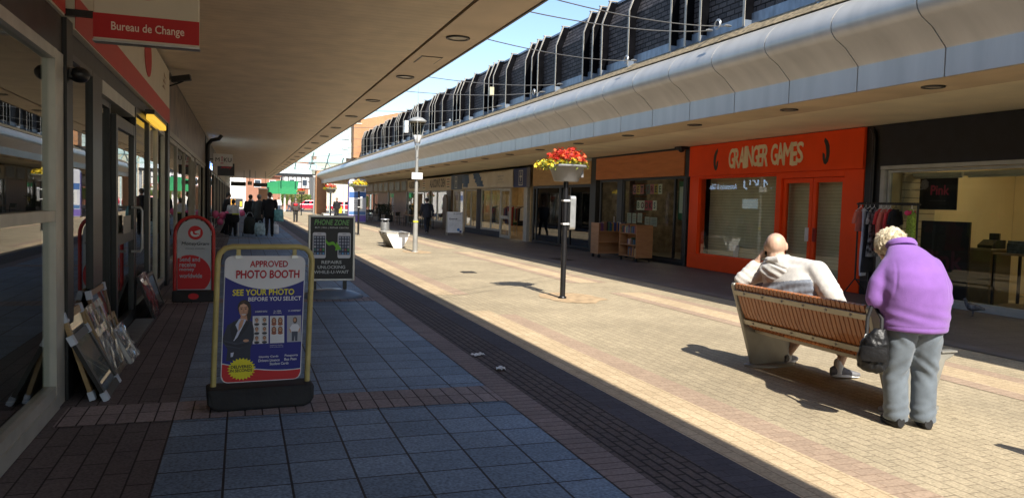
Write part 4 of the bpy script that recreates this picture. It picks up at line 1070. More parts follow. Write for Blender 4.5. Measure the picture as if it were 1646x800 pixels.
# picture frames leaning on the facade ---------------------------------------------------------
foam = M("foam_corner", (0.55, 0.60, 0.68), .8); wrapm = glass_mat("plastic_wrap", (.75, .77, .8), 1.6, .12)
def frame_lean(y0, y1, xb, h, tilt, fr, art, label, corners=False, wrap=False, th=.03, fw=.05):
    """picture standing on its edge at x = xb and leaning back to the facade"""
    t = thing("picture_frame", label, "picture frame", (xb, (y0 + y1) / 2, .012), 0, "framed pictures leaning on the shopfront")
    a = R(tilt); up = Vector((-math.sin(a), 0, math.cos(a))); nn = Vector((math.cos(a), 0, math.sin(a)))
    o = Vector((xb, y0, .014)); W = y1 - y0
    def P(u, v, d): return o + YP * u + up * v + nn * d
    def bar(b, u0, u1, v0, v1, d0, d1): b.obox((P(u0, v0, d0) + P(u1, v1, d1)) / 2, YP * (u1 - u0) / 2, up * (v1 - v0) / 2, nn * (d1 - d0) / 2)
    b = B(); bar(b, 0, fw, 0, h, -th, 0); bar(b, W - fw, W, 0, h, -th, 0); bar(b, fw, W - fw, 0, fw, -th, -.001); bar(b, fw, W - fw, h - fw, h, -th, -.001); part(t, "frame", b, fr)
    b = B(); bar(b, fw * .9, W - fw * .9, fw * .9, h - fw * .9, -th * .9, -th * .5); pc = part(t, "picture", b, art)
    b = B(); bar(b, fw * .9, W - fw * .9, fw * .9, h - fw * .9, -th * .4, -th * .3); part(t, "pane", b, GLASS)
    if corners:
        for (u, v) in ((0, 0), (W, 0), (0, h), (W, h)):
            b = B(); s = .07; uu = (u - .006, u + s) if u == 0 else (u - s, u + .006); vv = (v - .0, v + s) if v == 0 else (v - s, v + .006)
            bar(b, uu[0], uu[1], vv[0], vv[1], -th - .006, .006); part(t, "corner_protector", b, foam)
    if wrap:
        b = B(); nU, nV = 10, 10; rn = random.Random(int(y0 * 100))
        for j in range(nV + 1):
            for i in range(nU + 1): b.v.append(tuple(P(-.01 + (W + .02) * i / nU, -.0 + (h + .01) * j / nV, .008 + .012 * rn.random())))
        for j in range(nV):
            for i in range(nU):
                q = j * (nU + 1) + i; b.f.append((q, q + 1, q + nU + 2, q + nU + 1)); b.m.append(0); b.sm.append(False)
        part(t, "plastic_wrap", b, wrapm, fixn=False)
    return t
gold = wood_mat("gilt_frame", (.30, .19, .08), (.40, .27, .12), .4); silver = M("silver_frame", (.45, .45, .46), .35, .7); brownf = wood_mat("brown_frame", (.16, .09, .05), (.22, .13, .07), .4)
def art(name, a, c): return wood_mat(name, a, c, .5, axis=(1, 3, 5), scale=1.3)
frame_lean(6.63, 7.28, -1.055, .70, 17, gold, art("art_tan", (.30, .22, .13), (.18, .13, .09)), "gilt framed picture leaning under the black one nearest the pier", corners=True, fw=.06)
frame_lean(6.60, 7.26, -.955, .56, 27, BLACK, art("art_dusk", (.05, .06, .10), (.28, .22, .15)), "black framed picture with white foam corners at the front of the stack", corners=True, fw=.06)
frame_lean(7.62, 8.42, -1.10, .74, 12, brownf, art("art_brown", (.2, .13, .1), (.1, .08, .08)), "tall brown framed picture at the back of the stack near the door", corners=True)
frame_lean(7.30, 7.98, -1.00, .66, 21, gold, art("art_grey", (.24, .2, .17), (.12, .11, .12)), "gilt picture shrouded in crinkled plastic wrap mid stack", wrap=True)
frame_lean(8.02, 8.48, -.955, .36, 27, silver, art("art_pale", (.34, .34, .36), (.14, .16, .22)), "small silver framed picture in plastic wrap at the stack's end", wrap=True, fw=.03)
frame_lean(8.10, 8.62, -1.06, .44, 18, gold, art("art_ochre", (.35, .26, .13), (.2, .15, .09)), "small gilt picture tucked behind the silver framed one")
frame_lean(10.85, 11.55, -1.03, .58, 20, BLACK, art("art_flowers", (.25, .14, .18), (.06, .06, .10)), "black framed flower print leaning past the glass door", wrap=True)
frame_lean(11.60, 12.35, -1.05, .52, 18, BLACK, art("art_grey_print", (.26, .25, .25), (.09, .09, .1)), "dark framed grey print leaning behind the flower print")
# ================================================================== STREET FURNITURE
# ---- flower planters on poles
polem = M("black_planter_pole", (0.015, 0.015, 0.017), .35, .2, var=.15)
basketm = M("grey_plastic_basket", (.20, .20, .20), .5, var=.08)
petal_r = M("red_petals", (.62, .035, .02), .6, var=.2, scale=20); petal_o = M("orange_red_petals", (.75, .13, .03), .6, var=.2, scale=20); petal_y = M("yellow_petals", (.85, .62, .03), .6, var=.12, scale=20); leafm = M("yellow_green_leaves", (.20, .24, .03), .6, var=.3, scale=20)
def planter(loc, label, red=True, box=True, seed=1):
    t = thing("flower_planter", label, "planter", loc, 0, "pole planters along the street")
    b = B(); b.cyl((0, 0, 0), (0, 0, 2.05), .047, .045, 16); b.lathe([(.07, 0), (.07, .03), (.048, .05)], n=16); part(t, "pole", b, polem, local=True)
    b = B(); b.lathe([(.20, 2.02), (.22, 2.03), (.30, 2.26), (.36, 2.265), (.37, 2.285), (.36, 2.305), (.33, 2.30), (.30, 2.22), (.05, 2.20)], n=28, sy=.78)
    b.box(.26, .30, -.05, .05, 2.1, 2.27); bk = part(t, "basket", b, basketm, local=True)
    if box:
        b = B(); b.prism([(.055, y, z) for y, z in rrect(-.10, .10, 1.20, 1.78, .05, 4)], (.10, 0, 0)); bx = part(t, "sign_box", b, STEEL, local=True)
        for z in (1.28, 1.68): b = B(); b.box(-.055, .055, -.055, .055, z, z + .03); part(t, "clamp_band", b, WHITE, local=True)
    rn = random.Random(seed)
    def spray(name, mat, n, zlo, zhi, spread, size, wob=.0, leaf=False, side=0):
        b = B()
        for _ in range(n):
            a = rn.uniform(0, 2 * PI); rr = math.sqrt(rn.random()) * spread; x = rr * math.cos(a); y = rr * math.sin(a) * .78
            z = zlo + (zhi - zlo) * rn.random() * (1 - .55 * (rr / spread) ** 2) + rn.uniform(-.02, .02)
            if side and rn.random() < .35: x = rn.uniform(-.47, -.25); z = 2.22 + rn.random() * .15
            c = Vector((x, y, z)); s = size * rn.uniform(.7, 1.25)
            nn = Vector((rn.gauss(0, .7), rn.gauss(0, .7), 1 if leaf else .8)).normalized(); u = nn.orthogonal().normalized(); v = nn.cross(u)
            if leaf: b.face([c, c + u * s * .5 + v * s * .3, c + u * s * 1.3, c + u * s * .5 - v * s * .3])
            else:
                k = 5
                for q in range(k):
                    d = u * math.cos(q / k * 2 * PI) + v * math.sin(q / k * 2 * PI); e = nn.cross(d)
                    b.face([c, c + d * s * .6 + e * s * .36 + nn * s * .2, c + d * s + nn * s * .25, c + d * s * .6 - e * s * .36 + nn * s * .2])
        o = part(t, name, b, mat, local=True, fixn=False); o["kind"] = "stuff"
    spray("foliage", leafm, 520, 2.26, 2.44, .38, .05, leaf=True, side=1)
    if red:
        spray("red_flowers", petal_r, 130, 2.38, 2.60, .34, .042); spray("orange_flowers", petal_o, 90, 2.38, 2.60, .36, .040)
        spray("yellow_flowers", petal_y, 95, 2.28, 2.42, .38, .036, side=1)
    else:
        spray("yellow_flowers", petal_y, 150, 2.30, 2.56, .36, .046)
    return t
planter((5.27, 12.37, .004), "red and yellow flower planter on a black pole in the middle of the street", seed=2)
planter((5.16, 36.6, .004), "yellow flower planter beyond the lamp post near the litter bin", red=False, seed=5)
planter((5.32, 50.2, .004), "red flower planter further off beside the tall white totem", seed=9, box=False)
planter((5.50, 78.0, .004), "most distant red flower planter near the end of the street", seed=12, box=False)

# ---- lamp posts
lampm2 = M("pale_lamp_post_paint", (.33, .33, .31), .45, .2, var=.1, scale=4)
lensm = glass_mat("lamp_glass", (.72, .7, .62), 1.5)
def lamp_post(loc, label, box=True):
    t = thing("street_lamp", label, "street lamp", loc, 0, "street lamps")
    b = B(); b.cyl((0, 0, 0), (0, 0, 1.05), .078, .078, 18); b.cyl((0, 0, 1.05), (0, 0, 3.25), .060, .050, 18); b.lathe([(.11, 0), (.11, .02), (.086, .03)], n=18); part(t, "post", b, lampm2, local=True)
    b = B()
    for a in range(3):
        c, s = math.cos(a / 3 * 2 * PI + .3), math.sin(a / 3 * 2 * PI + .3)
        b.tube([(.03 * c, .03 * s, 3.2), (.06 * c, .06 * s, 3.4), (.20 * c, .20 * s, 3.85), (.26 * c, .26 * s, 4.16)], .016, 6)
    part(t, "arm", b, lampm2, local=True)
    b = B(); b.lathe([(.06, 3.48), (.085, 3.50), (.13, 3.70), (.125, 3.72), (.05, 3.70)], n=20); ln = part(t, "reflector", b, WHITE, local=True)
    b = B(); b.lathe([(.13, 3.72), (.24, 4.13)], n=24, caps=False); part(t, "glass_cone", b, lensm, local=True)
    b = B(); b.lathe([(.27, 4.13), (.285, 4.15), (.28, 4.19), (.16, 4.27), (.03, 4.30)], n=24); part(t, "lamp_hood", b, lampm2, local=True)
    if box:
        b = B(); b.cyl((0, 0, 4.3), (0, 0, 5.3), .010, .006, 6); b.cyl((0, 0, 4.3), (0, 0, 4.62), .03, .015, 8); part(t, "finial", b, lampm2, local=True)
        b = B(); b.box(-.18, .17, -.13, -.07, 2.32, 2.53); part(t, "sign_plate", b, WHITE, local=True, bevel=.01)
        b = B(); b.cyl((0, 0, .95), (0, 0, 1.0), .0885, n=18); part(t, "yellow_band", b, F((206, 200, 60)), local=True)
    return t
lamp_post((5.28, 24.57, .004), "pale lamp post with conical lantern and small white plate by the litter bin")
l2p = lamp_post((6.15, 72.0, .004), "distant lamp post near the brick pillar at the end of the street", box=False)

# ---- litter bin
t = thing("litter_bin", "grey slatted litter bin with raised lid next to the lamp post", "bin", (5.09, 29.1, .004))
b = B()
for i in range(22):
    a = i / 22 * 2 * PI; c, s = math.cos(a), math.sin(a)
    b.obox((.155 * c, .155 * s, .56), Vector((c, s, 0)) * .006, Vector((-s, c, 0)) * .019, Vector((0, 0, .26)))
part(t, "slatted_drum", b, STEEL, local=True)
b = B(); b.lathe([(.01, .27), (.145, .27), (.145, .82), (.13, .82), (.13, .29), (.01, .29)], n=22); part(t, "liner", b, M("bin_liner", (.25, .25, .25), .5, .4), local=True)
b = B(); b.lathe([(.17, .90), (.175, .92), (.15, .945), (.01, .95)], n=22); b.lathe([(.01, .895), (.17, .90)], n=22, caps=False); part(t, "lid", b, STEEL, local=True)
b = B()
for a in range(4): b.cyl((.15 * math.cos(a * PI / 2 + .7), .15 * math.sin(a * PI / 2 + .7), .8), (.15 * math.cos(a * PI / 2 + .7), .15 * math.sin(a * PI / 2 + .7), .90), .012, n=6)
part(t, "lid_bracket", b, STEEL, local=True)
b = B(); b.cyl((0, 0, 0), (0, 0, .28), .06, n=12); part(t, "foot", b, M("bin_post", (.08, .08, .08), .5), local=True)

# ---- benches
bwood = wood_mat("oiled_bench_slats", (.30, .095, .025), (.40, .145, .04), .38, axis=(2, 6, 2), scale=3.0, coat=.3)
bmet = M("bench_cast_metal", (.33, .32, .28), .42, .35, var=.1, scale=5); brail = M("bench_bronze_rail", (.40, .37, .30), .4, .4, var=.1)
def bench(loc, label):
    t = thing("bench", label, "bench", loc, 0, "slatted street benches")
    L = 1.74
    back = [(-.46, .87), (-.435, .80), (-.36, .60), (-.29, .47), (-.25, .425)]
    seat = [(-.235, .41), (-.16, .40), (.10, .405), (.28, .43), (.38, .45), (.405, .435)]
    def slats(path, name, par):
        b = B(); n = 32; p = L / n
        for i in range(n):
            y = -L / 2 + p * i + .005
            up = []; dn = []
            for k, (x, z) in enumerate(path):
                k0, k1 = max(k - 1, 0), min(k + 1, len(path) - 1)
                tx, tz = path[k1][0] - path[k0][0], path[k1][1] - path[k0][1]; l = math.hypot(tx, tz); nx, nz = -tz / l * .014, tx / l * .014
                up.append((x + nx, y, z + nz)); dn.append((x - nx, y, z - nz))
            b.prism(up + dn[::-1], (0, p - .011, 0))
        return part(par, name, b, bwood, local=True)
    slats(back, "backrest", t); slats(seat, "seat", t)
    for z0, x in ((.775, -.452), (.475, -.325)):
        b = B(); b.obox((x, 0, z0), Vector((.008, 0, .003)), Vector((0, L / 2 + .02, 0)), Vector((-.010, 0, .026))); r = part(t, "back_rail", b, brail, local=True, bevel=.004)
        b = B()
        for i in range(6): b.cyl((x - .008, -L / 2 + .15 + i * (L - .3) / 5, z0), (x - .016, -L / 2 + .15 + i * (L - .3) / 5, z0 + .002), .012, n=8)
        part(r, "bolt", b, STEEL, local=True)
    b = B(); b.box(.30, .38, -L / 2, L / 2, .37, .40); b.box(-.2, -.12, -L / 2, L / 2, .355, .385); part(t, "seat_rail", b, brail, local=True)
    outer = [(-.20, 0), (-.215, .06), (-.40, .62), (-.475, .84), (-.47, .868), (-.40, .872), (-.385, .86), (-.34, .72), (-.27, .52), (-.20, .44), (.42, .47), (.46, .455), (.44, .435), (.36, .40), (.24, .02), (.235, 0)]
    for s in (-1, 1):
        b = B(); y0 = s * (L / 2 + .012); y1 = s * (L / 2 + .062)
        b.prism([(x, min(y0, y1), z) for x, z in outer], (0, .05, 0)); e = part(t, "end_frame", b, bmet, local=True, bevel=.012)
        b = B(); b.lathe([(.30, .0), (.30, .022), (.27, .03)], (.02, s * (L / 2 + .03), 0), 20, sx=1.0, sy=.42); part(e, "foot_plate", b, bmet, local=True)
        b = B(); b.box(.30, .47, s * (L / 2 + .037) - .04, s * (L / 2 + .037) + .04, .468, .485); b.cyl((.36, s * (L / 2 + .012), .42), (.36, s * (L / 2 - .02), .42), .016, n=8); part(e, "end_cap", b, bmet, local=True, bevel=.005)
    return t
bn1 = bench((5.20, 5.80, .004), "timber slatted bench with cast grey ends the man in the pale hoodie sits on")
def block_bench(loc, label):
    t = thing("bench", label, "bench", loc, 0, "pale block benches")
    pr = [(-.15, 0), (-.40, .47), (-.40, .50), (.40, .50), (.40, .47), (.17, 0)]
    for y in (-.80, .75):
        b = B(); b.prism([(x, y, z) for x, z in pr], (0, .05, 0)); part(t, "end_panel", b, WHITE, local=True, bevel=.008)
    b = B(); b.prism([(-.13, -.745, .02), (-.37, -.745, .46), (-.35, -.745, .46), (-.11, -.745, .02)], (0, 1.49, 0)); part(t, "side_panel", b, M("grey_bench_side", (.22, .215, .20), .6), local=True)
    b = B(); b.prism([(.15, -.745, .02), (.37, -.745, .46), (.35, -.745, .46), (.13, -.745, .02)], (0, 1.49, 0)); part(t, "side_panel", b, M("grey_bench_side", (.22, .215, .20), .6), local=True)
    b = B()
    for q in range(7): b.box(-.41 + q * .118, -.41 + q * .118 + .106, -.82, .82, .503, .535)
    part(t, "seat", b, M("pale_seat_slats", (.48, .45, .38), .55, var=.15), local=True)
    return t
bb = block_bench((5.10, 27.3, .004), "pale block bench seen end on beside the lamp post and litter bin")
place(bb, (6.35, 62, .004), "far white block bench catching the sun just beyond the phone repair board")
place(bn1, (5.50, 2.15, .004), "slatted bench at the near end of the street whose shadow tip crosses the paving")

# ---- swing sign of the photo booth --------------------------------------------------------
yel = M("pale_yellow_tube", (.52, .43, .16), .45, var=.12, scale=8)
t = thing("pavement_sign", "photo booth swing board in a yellow tube frame on a black rubber base", "sign", (.15, 6.22, .008), R(4))
lean = R(1.6)
def T(x, z): return (x + z * math.sin(lean), z)
path = [(-.36, .10), (-.36, 1.10)] + [(-.36 + .10 - .10 * math.cos(R(a)), 1.10 + .10 * math.sin(R(a))) for a in (30, 60, 90)] + [(.36 - .10 + .10 * math.sin(R(a)), 1.10 + .10 * math.cos(R(a))) for a in (0, 30, 60, 90)] + [(.36, .10)]
path = [(-.345, .10), (-.345, 1.12)] + [(-.245 - .10 * math.cos(R(a)), 1.12 + .10 * math.sin(R(a))) for a in (30, 60, 90)] + [(.245 + .10 * math.sin(R(a)), 1.12 + .10 * math.cos(R(a))) for a in (0, 30, 60, 90)] + [(.345, .10)]
b = B(); b.tube([(T(x, z)[0], 0, z) for x, z in path], .021, 12); fr = part(t, "tube_frame", b, yel, local=True)
for x in (-.20, .21): b = B(); b.box(T(x, 1.18)[0] - .015, T(x, 1.18)[0] + .015, -.012, .012, 1.15, 1.215); part(fr, "hanger", b, yel, local=True)
for x in (-.20, .21): b = B(); b.box(T(x, 1.16)[0] - .024, T(x, 1.16)[0] + .024, -.02, .02, 1.13, 1.155); part(fr, "clip", b, STEEL, local=True)
# panel drawn in its own (u, v) = photo pixels of the board, 365 x 540
PW, PH, PX, PZ = .59, .965, -.295, .185
def U(px, py):
    xl = 97 - 22 * (py - 75) / 540.0
    u = (px - xl) / 363.0; v = 1 - (py - 75) / 540.0 - 0.008 * u * 0
    x, z = PX + u * PW, PZ + v * PH
    return T(x, z)
def poly(b, pts, d, mat, raw=False):
    q = [(p[0], -d, p[1]) for p in (pts if raw else [U(*a) for a in pts])]
    return b.face(q, mat)
blue = F((18, 24, 128)); whitep = F((222, 222, 226)); redp = F((200, 26, 32)); yelp = F((226, 214, 24))
rr = [T(x, z) for x, z in rrect(PX, PX + PW, PZ, PZ + PH, .055, 6)]
b = B(); b.prism([(x, -.004, z) for x, z in rr], (0, .010, 0), whitep); pn = part(t, "board_panel", b, local=True)
rr2 = [T(x, z) for x, z in rrect(PX + .006, PX + PW - .006, PZ + .006, PZ + PH - .006, .05, 6)]
def clip_poly(top, bot):
    """part of the rounded board between two curves v = f(u)"""
    n = 40; up = []; dn = []
    for i in range(n + 1):
        u = i / n; x = PX + .006 + u * (PW - .012); r = .05; e = 0
        dx = min(x - PX - .006, PX + PW - .006 - x)
        if dx < r: e = r - math.sqrt(max(0, r * r - (r - dx) ** 2))
        zt = min(PZ + PH * top(u), PZ + PH - .006 - e); zb = max(PZ + PH * bot(u), PZ + .006 + e)
        if zt < zb: zt = zb
        up.append(T(x, zt)); dn.append(T(x, zb))
    return up + dn[::-1]
ctop = lambda u: .835 - .10 * (1 - (2 * u - 1.1) ** 2 / 1.2)
cbot = lambda u: .16 - .075 * math.sin(max(0, u - .0) * PI * .62) + .0
b = B()
q = clip_poly(lambda u: ctop(u), lambda u: cbot(u)); n = len(q) // 2
for i in range(n - 1): poly(b, [q[i], q[i + 1], q[2 * n - 2 - i], q[2 * n - 1 - i]], .0055, blue, True)
q = clip_poly(lambda u: cbot(u) - .008, lambda u: 0)
for i in range(n - 1): poly(b, [q[i], q[i + 1], q[2 * n - 2 - i], q[2 * n - 1 - i]], .0055, redp, True)
part(pn, "printed_field", b, local=True, fixn=False)
def txt(b, st, cx, cy, h, w, mat, off=.02, d=.007):
    x, z = U(cx, cy); b.text(st, (x, -d, z), Vector((math.cos(R(-1.5)), 0, math.sin(R(-1.5)) * .0)), Vector((math.sin(lean), 0, math.cos(lean))), h=h / 540 * PH, w=w / 363 * PW, mat=mat, off=off, lift=.0)
b = B(); dred = F((176, 20, 44))
txt(b, "APPROVED", 292, 109, 26, 170, dred, .03); txt(b, "PHOTO BOOTH", 288, 153, 33, 284, dred, .035)
txt(b, "SEE YOUR PHOTO", 268, 230, 25, 276, yelp, .025); txt(b, "BEFORE YOU SELECT", 319, 259, 17, 240, whitep, .02)
txt(b, "UK PASSPORT PHOTOS", 256, 313, 7, 54, whitep); txt(b, "2 x VISA", 330, 313, 7, 34, whitep); txt(b, "3.5 A PORTRAIT", 408, 313, 7, 58, whitep)
txt(b, "(45 x 35mm)", 330, 322, 6, 38, whitep); txt(b, "Suitable for Canadian,", 326, 461, 5, 60, whitep, .0); txt(b, "Travel and Residency ID", 326, 469, 5, 62, whitep, .0)
txt(b, "Identity Cards", 290, 510, 11, 88, whitep, .02); txt(b, "Drivers Licence", 292, 525, 11, 96, whitep, .02); txt(b, "Student Cards", 338, 541, 11, 86, whitep, .02); txt(b, "Passports", 394, 509, 12, 60, whitep, .02); txt(b, "Bus Pass", 390, 524, 11, 56, whitep, .02)
part(pn, "lettering", b, local=True, fixn=False)
b = B(); cx, cz = U(168, 557)
poly(b, [(cx + (.105 if i % 2 else .085) * math.cos(i / 48 * 2 * PI), cz + (.088 if i % 2 else .072) * math.sin(i / 48 * 2 * PI)) for i in range(48)], .0075, yelp, True)
st = part(pn, "starburst", b, local=True, fixn=False)
b = B(); txt(b, "DELIVERED", 167, 547, 12, 92, F((30, 26, 20)), .03, .009); txt(b, "IN SECONDS", 166, 563, 12, 98, F((30, 26, 20)), .03, .009); part(st, "lettering", b, local=True, fixn=False)
# printed portrait of a woman in a dark suit
skinp = F((196, 146, 116)); suit = F((38, 42, 60)); hairp = F((44, 30, 26)); shirtp = F((196, 202, 224))
def ell(cx, cy, rx, ry, n=20): return [(cx + rx * math.cos(i / n * 2 * PI), cy + ry * math.sin(i / n * 2 * PI)) for i in range(n)]
b = B()
poly(b, ell(181, 295, 30, 34), .0060, hairp); poly(b, ell(200, 318, 12, 34), .0061, hairp)
poly(b, [(165, 330), (192, 330), (196, 366), (158, 366)], .0066, skinp)
poly(b, [(140, 350), (166, 338), (190, 340), (216, 356), (226, 400), (222, 432), (208, 470), (206, 520), (100, 520), (106, 470), (86, 440), (86, 420), (106, 368)], .0063, suit)
poly(b, [(158, 342), (190, 346), (176, 372), (150, 420), (134, 436), (130, 420), (134, 380)], .0067, shirtp)
poly(b, [(166, 345), (180, 346), (170, 376), (154, 396), (156, 366)], .0070, skinp)
poly(b, [(88, 430), (150, 446), (196, 432), (212, 440), (160, 470), (96, 456)], .0068, F((54, 58, 78)))
poly(b, ell(188, 436, 13, 6), .0072, skinp); poly(b, [(120, 486), (134, 484), (130, 502), (120, 504)], .0068, shirtp)
poly(b, [(156, 296), (158, 280), (168, 272), (186, 272), (197, 282), (199, 300), (196, 318), (188, 332), (178, 339), (168, 334), (160, 320)], .0070, skinp)
poly(b, [(196, 300), (199, 300), (196, 318), (188, 332), (178, 339), (184, 328), (191, 314)], .00705, F((172, 124, 98))); poly(b, [(164, 284), (186, 282), (190, 290), (162, 292)], .00705, F((214, 170, 140)))
poly(b, [(153, 302), (154, 282), (164, 266), (184, 262), (200, 270), (206, 290), (203, 312), (199, 298), (192, 284), (178, 276), (164, 282), (157, 294)], .0074, hairp); poly(b, [(166, 270), (182, 266), (194, 272), (182, 271), (170, 275)], .00745, F((84, 60, 50)))
poly(b, [(134, 350), (152, 392), (136, 430), (128, 434), (118, 380)], .00675, F((26, 28, 44))); poly(b, [(190, 348), (204, 360), (186, 392), (150, 432), (160, 400), (178, 372)], .00675, F((26, 28, 44)))
poly(b, [(88, 436), (140, 452), (196, 444), (210, 448), (160, 466), (100, 452)], .00685, F((30, 33, 50)))
for ex in (168, 187): poly(b, ell(ex, 300, 4, 2), .0076, hairp); poly(b, [(ex - 6, 293), (ex + 6, 292), (ex + 6, 294), (ex - 6, 295)], .0076, hairp)
poly(b, [(176, 302), (179, 302), (181, 314), (173, 314)], .0075, F((176, 124, 96))); poly(b, [(165, 320), (190, 319), (184, 328), (172, 328)], .0076, F((206, 190, 186))); poly(b, [(163, 319), (192, 318), (188, 320), (168, 321)], .0077, F((150, 60, 60)))
part(pn, "portrait_print", b, local=True, fixn=False)
b = B(); greyw = F((200, 200, 204)); strip = F((150, 150, 156))
for (x0, x1, y0, y1, rows, hc) in ((218, 289, 332, 452, 3, (50, 40, 38)), (296, 361, 334, 452, 2, (120, 66, 44))):
    poly(b, [(x0, y0), (x1, y0), (x1, y1), (x0, y1)], .0060, whitep)
    for r in range(rows):
        for c in range(2):
            mx = x0 + 18 + c * (x1 - x0 - 36); my = y0 + 20 + r * 39
            poly(b, [(mx - 13, my - 17), (mx + 13, my - 17), (mx + 13, my + 18), (mx - 13, my + 18)], .0064, greyw)
            if rows == 2: poly(b, ell(mx, my + 2, 11, 16, 10), .0066, F(hc))
            poly(b, ell(mx, my + 16, 12, 6, 10), .0068, F((60, 58, 64)) if rows == 3 else F((150, 84, 60)))
            poly(b, ell(mx, my - 3, 8, 9, 10), .0067, F(hc)); poly(b, ell(mx, my, 6.5, 9, 10), .0070, skinp); poly(b, [(mx - 5, my - 2), (mx + 5, my - 2), (mx + 5, my), (mx - 5, my)], .0072, F((90, 60, 50)))
poly(b, [(374, 334), (440, 334), (440, 450), (374, 450)], .0060, F((170, 170, 178)))
poly(b, ell(411, 355, 10, 14, 12), .0064, hairp); poly(b, ell(410, 354, 6.5, 9, 12), .0068, skinp)
poly(b, [(398, 372), (424, 372), (434, 388), (430, 408), (420, 404), (400, 404), (392, 408), (386, 390)], .0064, F((222, 222, 228))); poly(b, [(396, 404), (424, 404), (422, 446), (412, 446), (410, 420), (406, 446), (396, 446)], .0065, F((70, 76, 92)))
for s in ((386, 392, 392, 408), (434, 390, 428, 408)): poly(b, [(s[0] - 3, s[1]), (s[0] + 3, s[1]), (s[2] + 3, s[3]), (s[2] - 3, s[3])], .0066, skinp)
part(pn, "photo_strip_print", b, local=True, fixn=False)
b = B(); sil = [(-.39, .165), (-.385, .06), (-.36, .02), (-.31, 0), (.31, 0), (.36, .02), (.385, .06), (.39, .165)]
b.ring([[(x * (1 - .02 * (k in (0, 4))), y * (1.0 if z > .1 else .96), z) for x, z in sil] for k, y in enumerate((-.15, -.12, 0, .12, .15))], smooth=False)
b.v = [(x, y * (1 - 1.6 * max(0, z - .06)), z) for x, y, z in b.v]
part(t, "rubber_base", b, RUBBER, local=True, bevel=.02)

# ---- phone repair board ---------------------------------------------------------------------
t = thing("pavement_sign", "black phone repair poster board in a silver frame on a grey domed base", "sign", (1.40, 12.95, .008), R(2))
b = B(); frame_boxes(b, 0, -.375, .375, .27, 1.34, .035, .045); b.v = [(y, -x, z) for x, y, z in b.v]; part(t, "snap_frame", b, ALU, local=True, bevel=.006)
b = B(); b.box(-.345, .345, -.008, .012, .30, 1.31); pn = part(t, "poster", b, F((26, 28, 28)), local=True)
b = B(); gz_ = F((110, 170, 96)); wz = F((190, 194, 190))
def pt(st, x, z, h, w, mat, off=.02, sh=0): b.text(st, (x, -.009, z), XP, ZP, h=h, w=w, mat=mat, off=off, shear=sh)
pt("PHONE ZONE", 0, 1.225, .085, .56, gz_, .02, .2); pt("BUY | SELL | REPAIR CENTRE", 0, 1.135, .032, .54, wz); pt("REPAIRS", 0, .575, .05, .32, wz, .02); pt("UNLOCKING", 0, .495, .05, .44, wz, .02); pt("WHILE-U-WAIT", 0, .415, .05, .56, wz, .02)
part(pn, "lettering", b, local=True, fixn=False)
for x in (-.20, .20):
    b = B(); b.prism([(x + p, -.0085, .85 + q) for p, q in rrect(-.105, .105, -.21, .21, .028, 4)], (0, -.004, 0)); ph = part(pn, "phone_print", b, F((206, 208, 214)), local=True)
    b = B(); b.face([(x + p, -.0135, .85 + q) for p, q in ((-.092, -.155), (.092, -.155), (.092, .155), (-.092, .155))], F((36, 46, 70)))
    b.face([(x + p, -.0135, .85 + q) for p, q in ((-.03, .182), (.03, .182), (.03, .188), (-.03, .188))], F((90, 90, 96)))
    rn = random.Random(3); ic = [(90, 150, 200), (180, 184, 190), (70, 120, 110), (150, 90, 80), (120, 130, 150), (80, 160, 90)]
    for r in range(6):
        for c in range(4):
            px, pz = x - .068 + c * .045, .85 + .128 - r * .05
            if r == 5: pz -= .01
            b.face([(px + p, -.0145, pz + q) for p, q in rrect(-.015, .015, -.017, .017, .005, 2)], F(ic[rn.randrange(6)] if r in (3, 4, 5) else (150, 158, 172)))
    part(ph, "screen_print", b, local=True, fixn=False)
b = B(); up = []; dn = []
for i in range(13):
    s = i / 12; x = -.10 + .17 * s; z = .93 - .10 * s - .028 * math.sin(s * 2 * PI); w = .026
    up.append((x, -.016, z + w)); dn.append((x, -.016, z - w))
for i in range(12): b.face([dn[i], dn[i + 1], up[i + 1], up[i]])
b.face([(.055, -.0161, .765), (.155, -.0161, .79), (.075, -.0161, .905)])
part(pn, "arrow_print", b, F((110, 186, 40)), local=True, fixn=False)
for x in (-.27, .22): b = B(); b.box(x - .03, x + .03, -.025, .025, .13, .27); part(t, "spring_post", b, BLACK, local=True)
b = B(); b.lathe([(.52, 0), (.525, .025), (.48, .05), (.36, .10), (.20, .135), (.02, .145)], n=36, sy=.62); part(t, "domed_base", b, M("blue_grey_plastic", (.13, .17, .22), .35, var=.1), local=True)

# ---- money transfer board ---------------------------------------------------------------------
t = thing("pavement_sign", "arched red tube money transfer board standing at the bureau pier", "sign", (-.665, 12.65, .012), R(-2))
mw_ = F((186, 190, 194)); mr = F((204, 28, 34))
def archpts(w, z0, z1, n=14): return [(-w, z0)] + [(-w * math.cos(i / n * PI), z1 - w * 1.0 + w * 1.0 * math.sin(i / n * PI)) for i in range(n + 1)] + [(w, z0)]
b = B(); b.tube([(x, 0, z) for x, z in archpts(.272, .10, 1.275)], .026, 10); part(t, "tube_frame", b, M("red_tube", (.5, .02, .02), .35), local=True)
b = B(); b.prism([(x, -.006, z) for x, z in archpts(.235, .17, 1.235)], (0, .012, 0)); pn = part(t, "board_panel", b, mw_, local=True)
b = B()
cxx, czz, rad = -.06, .40, .30
pts = [(cxx + rad * math.cos(i / 40 * 2 * PI), czz + rad * math.sin(i / 40 * 2 * PI)) for i in range(40)]
pts = [(max(-.234, min(.234, x)), max(.18, z)) for x, z in pts]; b.face([(x, -.0075, z) for x, z in pts], mr)
b.face([(x, -.0075, z) for x, z in ell(.015, 1.035, .105, .105, 28)], mr)
part(pn, "red_disc", b, local=True, fixn=False)
b = B()
o = []; ii = []
